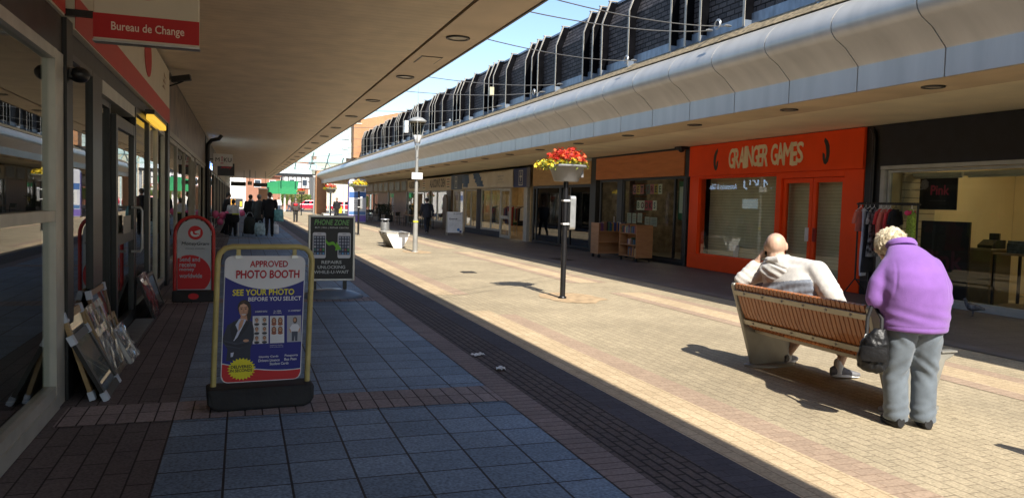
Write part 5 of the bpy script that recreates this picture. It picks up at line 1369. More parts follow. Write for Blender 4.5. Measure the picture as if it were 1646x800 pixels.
for i in range(17):
    a = R(150 + i * 11); o.append((.015 + .07 * math.cos(a), 1.03 + .058 * math.sin(a))); ii.append((.015 + .038 * math.cos(a), 1.035 + .03 * math.sin(a)))
for i in range(16): b.face([(x, -.009, z) for x, z in (o[i], o[i + 1], ii[i + 1], ii[i])])
b.face([(x, -.0091, z) for x, z in ((.0, 1.055), (.085, 1.085), (.08, 1.0), (.055, 1.025), (.01, 1.03))])
part(pn, "arrow_emblem", b, F((214, 216, 216)), local=True, fixn=False)
b = B()
def mt_(st, x, z, h, w, mat, sh=0, off=.012): b.text(st, (x, -.009, z), XP, ZP, h=h, w=w, mat=mat, off=off, shear=sh)
mt_("MoneyGram", .015, .865, .062, .385, F((26, 26, 30)), .15); mt_("money transfer", .015, .795, .032, .28, F((90, 90, 96)), .2, 0)
for i, (st, w) in enumerate((("Send and", .285), ("receive", .225), ("money", .205), ("worldwide", .315))): b.text(st, (-.205, -.009, .635 - i * .083), XP, ZP, h=.066 if i != 2 else .05, w=w, mat=mw_, off=.02, align=0.0)
part(pn, "lettering", b, local=True, fixn=False)
b = B(); b.prism([(-.30, -.13, 0), (-.30, -.09, .165), (-.30, .09, .165), (-.30, .13, 0)], (.60, 0, 0)); bs = part(t, "rubber_base", b, RUBBER, local=True, bevel=.02)
b = B(); b.face([(x, -.114 - (.0) + (z - .09) * .24, z) for x, z in ell(0, .085, .075, .045, 20)], mr); part(bs, "emblem", b, local=True, fixn=False)

# ---- charity A board ----------------------------------------------------------------------------
t = thing("pavement_sign", "white A board with black heading standing outside the charity shop", "sign", (9.95, 37.1, .012), R(-8))
b = B(); ca = math.sin(R(9))
b.prism([(-.37, -.02, .14), (.37, -.02, .14), (.37, .16, 1.16), (-.37, .16, 1.16)], (0, .02, 0)); pn = part(t, "board_panel", b, WHITE, local=True)
b = B(); b.prism([(-.37, .52, .14), (.37, .52, .14), (.37, .20, 1.16), (-.37, .20, 1.16)], (0, .02, 0)); part(t, "rear_panel", b, WHITE, local=True)
for s in (-1, 1):
    b = B(); b.tube([(s * .39, -.045, 0), (s * .39, .165, 1.17)], .017); part(t, "leg", b, creamf, local=True)
    b = B(); b.tube([(s * .39, .58, 0), (s * .39, .2, 1.17)], .017); part(t, "leg", b, creamf, local=True)
b = B(); V = Vector((0, .18, 1.02)).normalized()
def at(x, z): return (x, -.0205 + .18 * (z - .14) / 1.02, z)
b.text("St johns", at(.12, 1.06), XP, V, h=.10, w=.38, mat=F((24, 24, 26)), shear=.2); b.text("Rewards", at(-.08, .82), XP, V, h=.07, w=.4, mat=F((30, 30, 34)), off=.03, shear=.2); b.text("for our hospice", at(0, .74), XP, V, h=.05, w=.55, mat=F((40, 40, 44)))
for i in range(5): b.text("your support helps care", at(-.05, .64 - .06 * i), XP, V, h=.028, w=.5 - .04 * (i % 2), mat=F((130, 130, 134)))
part(pn, "lettering", b, local=True, fixn=False)
b = B(); b.face([(x, -.0225 + .18 * (z - .14) / 1.02, z) for x, z in ell(.17, .29, .07, .07, 18)], F((60, 120, 180))); b.face([(x, -.0225 + .18 * (z - .14) / 1.02, z) for x, z in ((.22, .16), (.33, .16), (.33, .25), (.22, .25))], F((30, 50, 110))); part(pn, "emblem", b, local=True, fixn=False)

# ---- totem ---------------------------------------------------------------------------------------
t = thing("advert_totem", "tall white and blue advertising totem with a rounded top beside the cafe", "totem", (8.05, 58, .012))
b = B(); b.prism([(x, -.25, z) for x, z in [(-.62, .0), (.62, .0), (.66, .8), (.62, 3.05)] + [(.62 - .2 + .2 * math.cos(R(a)), 3.05 + .14 * math.sin(R(a))) for a in (30, 60, 90)] + [(-.5, 3.12), (-.62, 2.98)]], (0, .5, 0)); bd = part(t, "body", b, F((206, 208, 216)), local=True, bevel=.03)
b = B(); b.box(-.60, .60, -.258, -.2515, 1.80, 2.2, F((70, 110, 170))); b.box(-.60, .60, -.258, -.2515, .55, .78, F((80, 120, 170))); b.box(-.62, .62, -.258, -.2515, .05, .50, F((120, 100, 180))); part(bd, "colour_band", b, local=True)
b = B(); b.box(-.45, .45, -.262, -.2585, .85, 1.75, F((226, 228, 226)));
for q in range(5): b.box(-.3, .25 - .1 * (q % 2), -.265, -.2625, 1.0 + q * .13, 1.05 + q * .13, F((150, 156, 160)))
part(bd, "poster", b, local=True)
b = B(); b.face([(x, -.2585, z) for x, z in ell(.1, 2.6, .14, .14, 16)], F((90, 160, 90))); part(bd, "emblem", b, local=True, fixn=False)
b = B(); b.box(-.66, -.625, -.2, .2, .1, 2.9, F((96, 84, 150))); part(t, "side_strip", b, local=True)

# ---- book carts -----------------------------------------------------------------------------------
cartw = wood_mat("book_cart_wood", (.34, .155, .06), (.43, .21, .085), .5, axis=(1, 1, 5), scale=2.2)
def book_cart(loc, rot, label, seed):
    """open shelves face local -x and +x; end panels at both y ends"""
    t = thing("book_cart", label, "book cart", loc, rot, "wooden book carts outside the bookshop")
    L, W, H = 1.06, .56, 1.10
    for s in (-1, 1):
        b = B(); b.box(-W / 2, W / 2, s * L / 2 - .0125, s * L / 2 + .0125, .12, H); part(t, "end_panel", b, cartw, local=True, bevel=.004)
    for z in (.14, .48, .82):
        b = B(); b.box(-W / 2 + .01, W / 2 - .01, -L / 2 + .013, L / 2 - .013, z, z + .022); part(t, "shelf", b, cartw, local=True)
    b = B(); b.box(-.008, .008, -L / 2 + .013, L / 2 - .013, .163, H - .05); part(t, "divider", b, cartw, local=True)
    for i in (-1, 1):
        for j in (-1, 1):
            b = B(); b.cyl((i * (W / 2 - .06) - .015, j * (L / 2 - .05), .052), (i * (W / 2 - .06) + .015, j * (L / 2 - .05), .052), .05, n=14); b.box(i * (W / 2 - .06) - .02, i * (W / 2 - .06) + .02, j * (L / 2 - .05) - .012, j * (L / 2 - .05) + .012, .06, .12); part(t, "castor_wheel", b, BLACK, local=True)
    return t, L, W
def cart_books(cart, label, spots, seed):
    rn = random.Random(seed)
    rz = cart.rotation_euler.z; mt = Matrix.Translation(cart.location) @ Matrix.Rotation(rz, 4, 'Z')
    for z, y0, y1, sx, hmin, hmax, kind in spots:
        y = y0
        while y < y1:
            w = rn.uniform(.028, .055); h = rn.uniform(hmin, hmax)
            b = B(); d = .19; a = rn.uniform(-.10, .16) if kind == 'lean' else 0
            c = Vector((sx * .135, y + w / 2, z + h / 2 + .003))
            b.obox((0, 0, 0), Vector((d / 2, 0, 0)), Vector((0, w / 2 - .002, 0)), Vector((0, 0, h / 2))); col_ = rn.choice(BC)
            o = solo("book", "", "book", b, F(col_, .5), group="second hand books on the carts", loc=(0, 0, 0))
            o.matrix_world = mt @ Matrix.Translation(c) @ Matrix.Rotation(a, 4, 'X')
            books.append((o, col_, label, z)); y += w + .004
books = []
cart2, L, W = book_cart((11.28, 20.98, .012), 0, "open wooden book cart with its shelves towards the street", 1)
cart1, L, W = book_cart((11.15, 22.45, .012), R(90), "wooden book cart turned end on so only its closed panel shows", 2)
cart_books(cart2, "of the open cart", [(.163, -.42, .02, -1, .22, .30, 'lean'), (.843, -.46, .46, -1, .16, .24, ''), (.503, -.30, .10, -1, .14, .2, 'lean')], 4)
cart_books(cart1, "of the end on cart", [(.843, -.45, .45, -1, .24, .30, '')], 6)
names = {(150, 40, 36): "red", (40, 60, 110): "blue", (190, 170, 120): "buff", (60, 90, 60): "green", (180, 120, 50): "ochre", (90, 50, 90): "purple", (200, 196, 184): "white", (30, 30, 34): "black", (120, 84, 60): "brown", (70, 110, 130): "teal"}
cnt = {}
for o, c, lab, z in books:
    lv = "bottom" if z < .3 else "middle" if z < .7 else "top"
    k = (names[c], lv, lab); cnt[k] = cnt.get(k, 0) + 1
    o["label"] = "%s book, %s, on the %s shelf %s" % (names[c], ["nearest the orange shop", "second of its colour", "third of its colour", "fourth of its colour", "fifth of its colour", "sixth of its colour", "seventh of its colour"][min(cnt[k] - 1, 6)], lv, lab)

# ---- clothes rail -----------------------------------------------------------------------------------
RX, RY0, RY1, RZ = 10.95, 10.28, 11.72, 1.80
t = thing("clothes_rail", "black garment rail packed with clothes in front of the dark pier", "clothes rail", (RX, 11.0, .012))
b = B(); b.cyl((RX, RY0, RZ), (RX, RY1, RZ), .016, n=10); part(t, "rail_bar", b, BLACK)
b = B()
for q in range(26): b.box(RX - .02, RX + .02, RY0 + .05 + q * .053, RY0 + .06 + q * .053, RZ - .012, RZ + .03)
part(t, "hanger_stop", b, BLACK)
for y in (RY0 + .04, RY1 - .04):
    b = B(); b.cyl((RX, y, .38), (RX, y, RZ + .02), .017, n=10); part(t, "upright", b, BLACK)
    b = B(); b.tube([(RX - .34, y, .03), (RX, y, .40), (RX + .34, y, .03)], .014); lg = part(t, "leg", b, BLACK)
    for s in (-1, 1):
        b = B(); b.cyl((RX + s * .34 - .01, y, .045), (RX + s * .34 + .01, y, .045), .032, n=12); part(lg, "castor", b, BLACK)
b = B(); b.cyl((RX, RY0 + .04, .38), (RX, RY1 - .04, .38), .013, n=8); part(t, "lower_bar", b, BLACK)
def garment(y, kind, mat, label, length, rz, width=.22, sleeve=True):
    t = thing("garment", label, "garment", (RX, y, RZ), 0, "clothes hanging on the street rail")
    c, s = math.cos(R(rz)), math.sin(R(rz))
    def G(u, v, d): return (c * u - s * d, s * u + c * d, v)
    b = B(); b.tube([(0, 0, .02), (0, 0, -.05), G(width * .9, -.13, 0), G(-width * .9, -.13, 0), (0, 0, -.05)], .006, 5); part(t, "hanger", b, WHITE if kind != 'dark' else BLACK, local=True)
    rn = random.Random(int(y * 1000)); secs = []
    n = 11
    for k in range(n):
        f = k / (n - 1); z = -.09 - .02 * (k > 0) - (length - .1) * f
        w = width * (.35 + 1.3 * f if f < .12 else .52 + .9 * (f ** .6) * .35 + (.12 * f if kind == 'dress' else 0))
        if kind == 'trouser': w = width * .55
        d = .035 + .012 * math.sin(f * 7 + y * 9)
        ring = []
        for i in range(20):
            a = i / 20 * 2 * PI; rp = 1 + .13 * math.sin(5 * a + y * 30 + f * 2) * (f > .15)
            ring.append(G(w * math.cos(a) * (1 + .03 * math.sin(9 * f + y)), z, d * math.sin(a) * rp * 1.3))
        secs.append(ring)
    b = B(); b.ring(secs)
    if sleeve:
        for sd in (-1, 1):
            b.loft([(G(sd * width * .78, -.15, 0), G(.05, .03, 0), G(0, 0, .03)), (G(sd * width * 1.02, -.30, .0), G(.06, .02, 0), G(0, 0, .035)), (G(sd * width * 1.06, -.36 - .2 * (kind == 'long'), 0), G(.055, .01, 0), G(0, 0, .035))], 12)
    part(t, "cloth", b, mat, local=True)
coral = M("coral_cloth", (.62, .16, .11), .9, var=.15, bump=.2, sheen=.2); redc = M("red_cloth", (.60, .035, .04), .9, var=.2, bump=.2, sheen=.2); whitec = M("pale_blue_white_cloth", (.58, .60, .68), .9, var=.1, bump=.2); printc = M("black_white_print_cloth", (.18, .18, .19), .9, var=.85, scale=16); limec = M("lime_crochet_cloth", (.30, .42, .05), .9, var=.4, scale=40, bump=.8, bscale=40); darkc = M("dark_cloth", (.015, .015, .02), .9, var=.3); pinkc2 = M("pink_trim_cloth", (.75, .05, .16), .8)
garment(11.62, 'top', coral, "peach top with a pale sleeve at the far end of the rail", .50, 20)
garment(11.50, 'trouser', whitec, "long pale blue white trousers hanging at the far end of the rail", 1.32, 25, sleeve=False)
garment(11.40, 'dress', darkc, "long black dress beside the pale trousers", 1.25, 18, sleeve=False)
garment(11.30, 'dress', printc, "black and white printed tunic next to the black dress", .95, 22)
garment(11.14, 'top', redc, "red top hanging beside the printed tunic", .82, 24)
garment(11.02, 'long', coral, "coral red blouse in the middle of the rail", .70, 18)
garment(10.92, 'long', redc, "second red blouse just before the dark jacket", .74, 26)
garment(10.80, 'dark', darkc, "dark jacket between the red blouses and the lime cardigan", .75, 20)
garment(10.45, 'long', limec, "lime green crochet cardigan with pink neck at the near end of the rail", .98, 52, width=.27)
t = thing("scarf", "bright pink bow tucked at the neck of the lime cardigan", "scarf", (RX - .09, 10.40, RZ - .15))
b = B(); b.ball((-.05, 0, .0), (.07, .03, .045), 10, 8); b.ball((.06, .0, .01), (.07, .03, .045), 10, 8); part(t, "bow", b, pinkc2, local=True)
b = B(); b.ball((0, -.01, 0), (.025, .03, .025), 8, 6); part(t, "knot", b, pinkc2, local=True)

# ---- cafe chairs and tables, goods of the second hand shop ------------------------------------------
def cafe_chair():
    t = thing("cafe_chair", "x", "chair", (0, 0, 0), 0, "dark chairs outside the closed cafe")
    b = B(); b.box(-.21, .21, -.21, .21, .44, .47); part(t, "seat", b, BLACK, local=True)
    b = B(); b.prism([(-.21, .20, .62), (.21, .20, .62), (.23, .23, .86), (-.23, .23, .86)], (0, .025, 0)); part(t, "backrest", b, BLACK, local=True)
    for i in (-1, 1):
        for j in (-1, 1):
            b = B(); b.tube([(i * .23, j * .23, 0), (i * .19, j * .19, .45)] + ([(i * .2, .215, .84)] if j > 0 else []), .013, 6); part(t, "leg", b, STEEL, local=True)
    return t
ch = cafe_chair(); ch.location = (9.9, 60.5, .012); ch["label"] = "dark cafe chair nearest the second hand shop"; ch.rotation_euler = (0, 0, 1.2)
for i, (x, y, r, lab) in enumerate([(10.2, 62.3, -1.9, "second dark cafe chair in the row"), (9.8, 64.2, .6, "third dark cafe chair in the row"), (10.4, 66.0, 2.6, "fourth dark cafe chair turned to the shutters"), (9.9, 68.2, -.4, "fifth dark cafe chair before the boarded front"), (10.5, 70.2, 1.6, "last dark cafe chair towards the end unit")]): place(ch, (x, y, .012), lab, r)
for i, (y, lab) in enumerate([(62.9, "small dark cafe table between the nearer chairs"), (67.0, "small dark cafe table between the further chairs")]):
    t = thing("cafe_table", lab, "table", (10.2, y, .012))
    b = B(); b.cyl((0, 0, .70), (0, 0, .73), .35, n=20); part(t, "tabletop", b, BLACK, local=True)
    b = B(); b.cyl((0, 0, .02), (0, 0, .70), .03); b.cyl((0, 0, 0), (0, 0, .02), .22, n=16); part(t, "pedestal", b, STEEL, local=True)
hedgem = M("dark_hedge_leaves", (.03, .05, .02), .8, var=.4, scale=20)
for i, (x, y) in enumerate(((10.9, 61.5), (10.9, 65.0))):
    t = thing("box_plant", ["dark clipped shrub behind the nearer cafe table", "dark clipped shrub behind the further cafe table"][i], "shrub", (x, y, .012)); rn = random.Random(i)
    b = B(); b.box(-.3, .3, -.9, .9, 0, .55); part(t, "trough", b, BLACK, local=True)
    b = B()
    for _ in range(700):
        c = Vector((rn.uniform(-.35, .35), rn.uniform(-1, 1), rn.uniform(.5, 1.35))); u = Vector((rn.gauss(0, 1), rn.gauss(0, 1), rn.gauss(0, 1))).normalized(); v = u.orthogonal().normalized()
        b.face([c, c + u * .06 + v * .03, c + u * .12, c + u * .06 - v * .03])
    o = part(t, "foliage", b, hedgem, local=True, fixn=False); o["kind"] = "stuff"
for i, (x, y, lab, c) in enumerate([(10.6, 46.6, "brown wooden table of oddments outside the lettered shop", wood_mat("brown_wood_a", (.22, .11, .05), (.28, .15, .07))), (10.4, 49.2, "tan wooden table outside the lettered shop beyond the walker", wood_mat("tan_wood_a", (.34, .2, .1), (.42, .26, .14))), (10.5, 51.8, "third wooden table outside the lettered shop", wood_mat("brown_wood_b", (.26, .14, .07), (.33, .19, .09)))]):
    table((x, y, .012), .35, .8, .75, lab, c)
for i, (x, y, c, lab) in enumerate([(10.4, 46.2, (60, 40, 30), "dark jar on the brown table of oddments"), (10.5, 47.0, (120, 110, 100), "grey jar on the brown table of oddments"), (10.3, 49.4, (30, 28, 26), "black vase on the tan table of oddments"), (10.4, 51.5, (150, 130, 110), "pale vase on the third table of oddments")]):
    t = thing("vase", lab, "vase", (x, y, .765)); b = B(); b.lathe([(.08, 0), (.12, .12), (.09, .26), (.05, .30), (.06, .36), (.05, .36), (.04, .30)], n=14); part(t, "pot", b, F(c), local=True)
    b = B(); b.lathe([(.062, .36), (.062, .375), (.01, .39)], n=14); part(t, "lid", b, F(c), local=True)
stool = place(ch, (10.3, 53.2, .012), "black and silver chair for sale outside the lettered shop", .4)
b = B(); b.prism([(11.55, 45.1, .02), (11.55, 46.1, .02), (11.55, 46.1, 1.8), (11.55, 45.9, 2.05), (11.55, 45.6, 2.12), (11.55, 45.3, 2.05), (11.55, 45.1, 1.8)], (.08, 0, 0)); solo("screen_panel", "arched brown wooden panel leaning at the pier of the lettered shop", "panel", b, wood_mat("dark_panel_wood", (.10, .06, .03), (.14, .09, .05)))
# ================================================================== PEOPLE
skin = M("skin", (.52, .30, .21), .5, var=.08, scale=14, bump=.08, bscale=120); skin2 = M("ruddy_skin", (.56, .36, .255), .5, var=.16, scale=12, bump=.08, bscale=120)
def wrinkle(amp, sx, sy, sz, seed=0.0):
    def f(c):
        return amp * (noise.noise(Vector((c.x * sx + seed, c.y * sy, c.z * sz))) + .5 * noise.noise(Vector((c.x * sx * 2.3, c.y * sy * 2.3 + seed, c.z * sz * 2.3))))
    return f
def hand(b, wrist, fdir, pdir, r=.0085, curl=.5, flip=1):
    """palm and five separate bent fingers: fdir points along the fingers, pdir out of the palm"""
    w, f, p = Vector(wrist), Vector(fdir).normalized(), Vector(pdir); p = (p - f * p.dot(f)).normalized(); s = f.cross(p) * flip
    for k in (-1, 0, 1): b.cap(w + s * .022 * k, w + f * .085 + s * .026 * k, .017, .015, 8)
    for k, L in zip((-1.5, -.5, .5, 1.5), (.062, .074, .070, .055)):
        base = w + f * .085 + s * .0195 * k; d = f.copy(); q = base; rr = r
        for j, seg in enumerate((.45, .32, .25)):
            d = (d * math.cos(curl * .6) + p * math.sin(curl * .6)).normalized(); e = q + d * L * seg * 1.15; b.cap(q, e, rr, rr * .93, 8); q = e; rr *= .93
    t0 = w + f * .025 + s * .030; t1 = t0 + (f * .6 + s * .6 + p * .35).normalized() * .036; t2 = t1 + (f * .85 + p * .5 + s * .1).normalized() * .032
    b.cap(t0, t1, .0125, .0105, 8); b.cap(t1, t2, .0105, .0085, 8)
def head(b, c, fwd, up, r=.1, wide=.78):
    """skull, jaw, nose, brow, lips, ears, all one surface with the neck added by the caller"""
    f, u = Vector(fwd).normalized(), Vector(up).normalized(); s = f.cross(u).normalized(); rot = Matrix((s, f, u)).transposed(); c = Vector(c)
    b.ball(c + u * .018 - f * .008, (r * wide, r * .98, r * .98), 18, 12, rot=rot)
    b.ball(c - u * .045 + f * .022, (r * .60, r * .70, r * .72), 14, 10, rot=rot)
    b.cap(c + f * r * .86 + u * .01, c + f * r * 1.07 - u * .028, .010, .014, 8)
    b.cap(c + f * r * .86 - u * .058 - s * .018, c + f * r * .86 - u * .058 + s * .018, .010, .010, 8)
    b.cap(c + f * r * .86 + u * .030 - s * .035, c + f * r * .86 + u * .030 + s * .035, .011, .011, 8)
    for k in (-1, 1):
        b.ball(c + s * k * r * wide * 1.0 - u * .004 - f * .008, (.016, .028, .042), 10, 8, rot=rot)
        b.ball(c + s * k * .035 + f * r * .70 - u * .02, (.022, .02, .018), 8, 6, rot=rot)
def eyes(parent, c, fwd, up, r=.1):
    f, u = Vector(fwd).normalized(), Vector(up).normalized(); s = f.cross(u).normalized(); c = Vector(c)
    for k in (-1, 1):
        b = B(); b.ball(c + s * k * .033 + f * r * .86 + u * .008, (.011, .011, .008), 10, 8); e = part(parent, "eye", b, F((235, 232, 226)))
        b = B(); b.ball(c + s * k * .033 + f * (r * .86 + .0085) + u * .008, .005, 8, 6); part(e, "pupil", b, BLACK)
def shoe(parent, heel, fdir, mat, L=.27, sole=None, h=.09):
    f = Vector(fdir).normalized(); s = Vector((f.y, -f.x, 0)); heel = Vector(heel)
    b = B()
    P = lambda a, z: heel + f * a + ZP * z
    b.loft([(P(-.005, h * .55), s * .028, ZP * h * .40), (P(.03, h * .60), s * .038, ZP * h * .56), (P(.10, h * .60), s * .040, ZP * h * .55), (P(.17, h * .42), s * .047, ZP * h * .38), (P(.23, h * .34), s * .043, ZP * h * .28), (P(L - .005, h * .30), s * .022, ZP * h * .20)], 14)
    o = part(parent, "shoe", b, mat)
    b = B(); pts = [(P(L * (.5 - .5 * math.cos(a)), .006) + s * (.047 * math.sin(a) * (1 + .1 * math.sin(a * 2)))) for a in [i / 16 * 2 * PI for i in range(16)]]
    b.prism(pts, (0, 0, .026)); part(o, "sole", b, sole or BLACK, bevel=.004)
    return o
def section(c, right, depth, tilt=None): return (c, right, depth)

# ---------------------------------------------------------------- woman in the purple fleece
A = R(-24); fw = Vector((math.sin(-A), math.cos(-A), 0)); rt = Vector((fw.y, -fw.x, 0)); W0 = Vector((4.835, 4.54, .012))
wm = thing("person", "stooped blonde woman in a purple fleece and grey trousers at the bench end", "person", W0)
EB = {1: .225, -1: .27}
def WP(r, f, z): return W0 + rt * r + fw * f + ZP * (z - .012)
b = B()
for s in (-1, 1):
    b.cap(WP(s * .10, 0, .80), WP(s * .105, .02, .43), .09, .06); b.cap(WP(s * .105, .02, .43), WP(s * .105, -.02, .08), .058, .04); b.cap(WP(s * .10, -.03, .06), WP(s * .10, .09, .04), .026, .022)
    b.cap(WP(s * .16, .07, 1.21), WP(s * EB[s], .02, .97), .055, .045); b.cap(WP(s * EB[s], .02, .97), WP(s * .15, .26, .97), .043, .032)
    hand(b, WP(s * .14, .27, .97), fw * .8 - rt * s * .5, -ZP + fw * .2, curl=.7, flip=-s)
b.loft([(WP(0, -.03, .76), rt * .12, fw * .08), (WP(0, -.03, .95), rt * .16, fw * .115), (WP(0, .0, 1.15), rt * .18, fw * .12), (WP(0, .06, 1.28), rt * .13, fw * .10)])
b.cap(WP(0, .08, 1.28), WP(-.09, .18, 1.33), .065, .055)
hc = WP(-.115, .245, 1.355); hf = (fw * .80 - rt * .20 - ZP * .60); hu = (fw * .55 + ZP * .80)
head(b, hc, hf, hu, .108)
wb = blob(wm, "body", b, skin, .009, 4)
eyes(wm, hc, hf, hu, .108)
# trousers
troum = M("grey_trousers_cloth", (.125, .15, .175), .9, var=.15, scale=10, bump=.15, bscale=250, sheen=.2)
b = B()
for s in (-1, 1):
    b.loft([(WP(s * .075, -.02, .86), rt * .13, fw * .145), (WP(s * .092, -.015, .70), rt * .118, fw * .135), (WP(s * .102, .0, .52), rt * .10, fw * .112), (WP(s * .103, .015, .40), rt * .091, fw * .10), (WP(s * .10, -.01, .22), rt * .088, fw * .098), (WP(s * .10, -.025, .10), rt * .087, fw * .108), (WP(s * .10, -.02, .05), rt * .085, fw * .112)], 24)
b.loft([(WP(0, -.03, .95), rt * .2, fw * .15), (WP(0, -.03, .80), rt * .21, fw * .155), (WP(0, -.02, .72), rt * .15, fw * .12)])
def soft(c, k=3.0, seed=0.0): return noise.noise(Vector((c.x * k + seed, c.y * k, c.z * k)))
def win(v, c0, w): return max(0.0, 1.0 - abs(v - c0) / w)
def tf(c):
    r = (c - W0).dot(rt); f = (c - W0).dot(fw); z = c.z
    leg = 1 if r > 0 else -1; q = (r - leg * .10)
    d = .004 * soft(c, 6) + .0045 * math.sin(q * 48 + 3 * soft(c, 4, 2.0)) * win(z, .5, .5)
    d += .006 * math.sin((z + leg * q * .9) * 62 + 2.2 * soft(c, 5, 5.0)) * win(z, .45 if leg > 0 else .42, .16)
    d += .005 * math.sin((z - q * .4) * 80 + 2 * soft(c, 6, 7.0)) * win(z, .12, .09)
    d += .006 * math.sin((z - leg * q * 1.2) * 50) * win(z, .70, .10)
    return d
blob(wm, "trousers", b, troum, .010, 10, tf)
for s in (-1, 1): shoe(wm, WP(s * .10, -.125, 0), fw + rt * s * .12, RUBBER, .27, None, .095)
# fleece
fleece = M("purple_fleece", (.24, .108, .385), .95, var=.07, scale=8, bump=.3, bscale=220, sheen=.2)
b = B()
WQ = WP
def WP(r, f, z): return WQ(r - .02, f, z)
b.loft([(WP(.01, -.03, .735), rt * .240, fw * .185), (WP(.01, -.035, .82), rt * .247, fw * .19), (WP(.01, -.05, .95), rt * .245, fw * .19), (WP(0, -.055, 1.08), rt * .24, fw * .185), (WP(-.01, -.03, 1.19), rt * .225, fw * .17), (WP(-.02, .02, 1.28), rt * .185, fw * .15), (WP(-.035, .07, 1.345), rt * .135, fw * .12), (WP(-.05, .11, 1.385), rt * .095, fw * .09)], 32)
for s in (-1, 1):
    b.cap(WP(s * .15 - .01, .02, 1.22), WP(s * (EB[s] - .02), -.0, 1.08), .08, .078); b.cap(WP(s * (EB[s] - .02), 0, 1.08), WP(s * EB[s], .0, .965), .078, .074); b.cap(WP(s * EB[s], 0, .965), WP(s * .17, .22, .965), .072, .05)
def ff(c):
    r = (c - W0).dot(rt); z = c.z
    d = .006 * soft(c, 3.2, 9.0) + .0045 * math.sin((z + .22 * r) * 70 + 3 * soft(c, 3, 1.0)) * win(z, .86, .10)
    d += .0045 * math.sin((r * .8 + z) * 55 + 2 * soft(c, 4, 4.0)) * win(abs(r), .25, .08) * win(z, 1.04, .14)
    d -= .006 * win(abs(r + .02) - .175 - .10 * (1.2 - z), 0, .012) * win(z, 1.12, .18)      # armhole seams
    d -= .004 * win(z, .775, .008)                                                     # hem stitching
    return d
blob(wm, "fleece_jacket", b, fleece, .010, 22, ff)
b = B(); n = 20; rings = []
cc = WP(-.055, .115, 1.372); ua = (fw * .45 + ZP * .9).normalized(); da = (fw * .9 - ZP * .45).normalized()
for k, (rr, hh) in enumerate(((.108, -.02), (.116, .0), (.104, .026), (.096, .03), (.090, .012), (.085, -.01))): rings.append([cc + ua * hh + rt * math.cos(i / n * 2 * PI) * rr + da * math.sin(i / n * 2 * PI) * rr * .95 for i in range(n)])
b.ring(rings); part(wm, "collar", b, fleece)
WP = WQ
# hair: thick curls in one mass
hairw = M("grey_blonde_hair", (.70, .60, .42), .55, var=.2, scale=30, bump=.7, bscale=70, stretch=(1, 1, .5))
b = B(); hfN, huN = hf.normalized(), hu.normalized(); hs = hfN.cross(huN).normalized()
rot = Matrix((hs, hfN, huN)).transposed()
b.ball(hc + huN * .022 - hfN * .022, (.112, .124, .118), 20, 14, rot=rot); b.ball(hc - huN * .045 - hfN * .055, (.098, .08, .085), 16, 10, rot=rot)
rn = random.Random(4)
for _ in range(46):
    d = Vector((rn.gauss(0, 1), rn.gauss(-.5, 1), rn.gauss(.3, 1))).normalized()
    if d.y > .55: continue
    b.ball(hc + huN * .015 - hfN * .02 + rot @ Vector((d.x * .105, d.y * .118, d.z * .112)), rn.uniform(.014, .026), 8, 6)
hb = blob(wm, "hair", b, hairw, .006, 6, wrinkle(.005, 40, 40, 20, 2.0))
b = B(); rn = random.Random(12)
crown = hc + huN * .10 - hfN * .06
for _ in range(1900):
    d = Vector((rn.gauss(0, 1), rn.gauss(-.45, 1), rn.gauss(.2, 1))).normalized()
    if d.y > .5 or d.z < -.75: continue
    p0 = hc + huN * .010 - hfN * .024 + rot @ Vector((d.x * .108, d.y * .122, d.z * .116))
    nrm_ = (p0 - hc).normalized(); away = (p0 - crown); away = (away - nrm_ * away.dot(nrm_)); away = away.normalized() if away.length > 1e-4 else hs
    away = (away + Vector((rn.gauss(0, .35), rn.gauss(0, .35), rn.gauss(0, .35)))).normalized(); L_ = rn.uniform(.016, .036)
    b.tube([p0, p0 + away * L_ * .5 + nrm_ * .006, p0 + away * L_ - nrm_ * .004], [.0015, .0013, .0005], 3)
o = part(hb, "hair_locks", b, hairw); o["kind"] = "stuff"

# handbag hanging from her arm
HB = Vector((4.52, 4.60, .42)); hl = thing("handbag", "crumpled black leather handbag hanging beside the bench end on a long strap", "handbag", HB)
leather = M("black_leather", (.010, .010, .011), .42, var=.25, spec=.3, scale=12, bump=.4, bscale=40)
b = B(); v1 = Vector((.78, -.62, 0)); v2 = Vector((.62, .78, 0))
b.loft([(HB + ZP * .0, v1 * .06, v2 * .05), (HB + ZP * .03, v1 * .105, v2 * .07), (HB + ZP * .12, v1 * .115, v2 * .075), (HB + ZP * .22 + v1 * .01, v1 * .095, v2 * .06), (HB + ZP * .30 + v1 * .03, v1 * .06, v2 * .035), (HB + ZP * .33 + v1 * .04, v1 * .045, v2 * .02)], 24)
blob(hl, "bag_body", b, leather, .008, 2, wrinkle(.012, 16, 16, 12, 5.0))
b = B(); b.loft([(HB + ZP * .20 - v2 * .075 + v1 * .0, v1 * .09, v2 * .012), (HB + ZP * .12 - v2 * .085, v1 * .10, v2 * .012), (HB + ZP * .09 - v2 * .083, v1 * .085, v2 * .010)], 20); part(hl, "flap", b, leather)
top = WP(-.285, .03, .945)
b = B(); p0 = HB + ZP * .26 - v1 * .05; b.tube([p0, p0.lerp(top, .5) - v1 * .02, top + Vector((-.05, -.035, -.02)), top + Vector((-.03, -.02, .07)), top + Vector((.0, 0, .09)), top + Vector((.04, .02, .06)), top + Vector((.04, .03, -.05)), HB + ZP * .40 + v1 * .05, HB + ZP * .28 + v1 * .05], .014, 8); part(hl, "strap", b, RUBBER)
b = B(); b.tube([p0 + Vector((.02 * math.cos(a), .0, .02 * math.sin(a))) for a in [i / 12 * 2 * PI for i in range(12)]], .004, 6, closed=True); part(hl, "ring_buckle", b, STEEL)

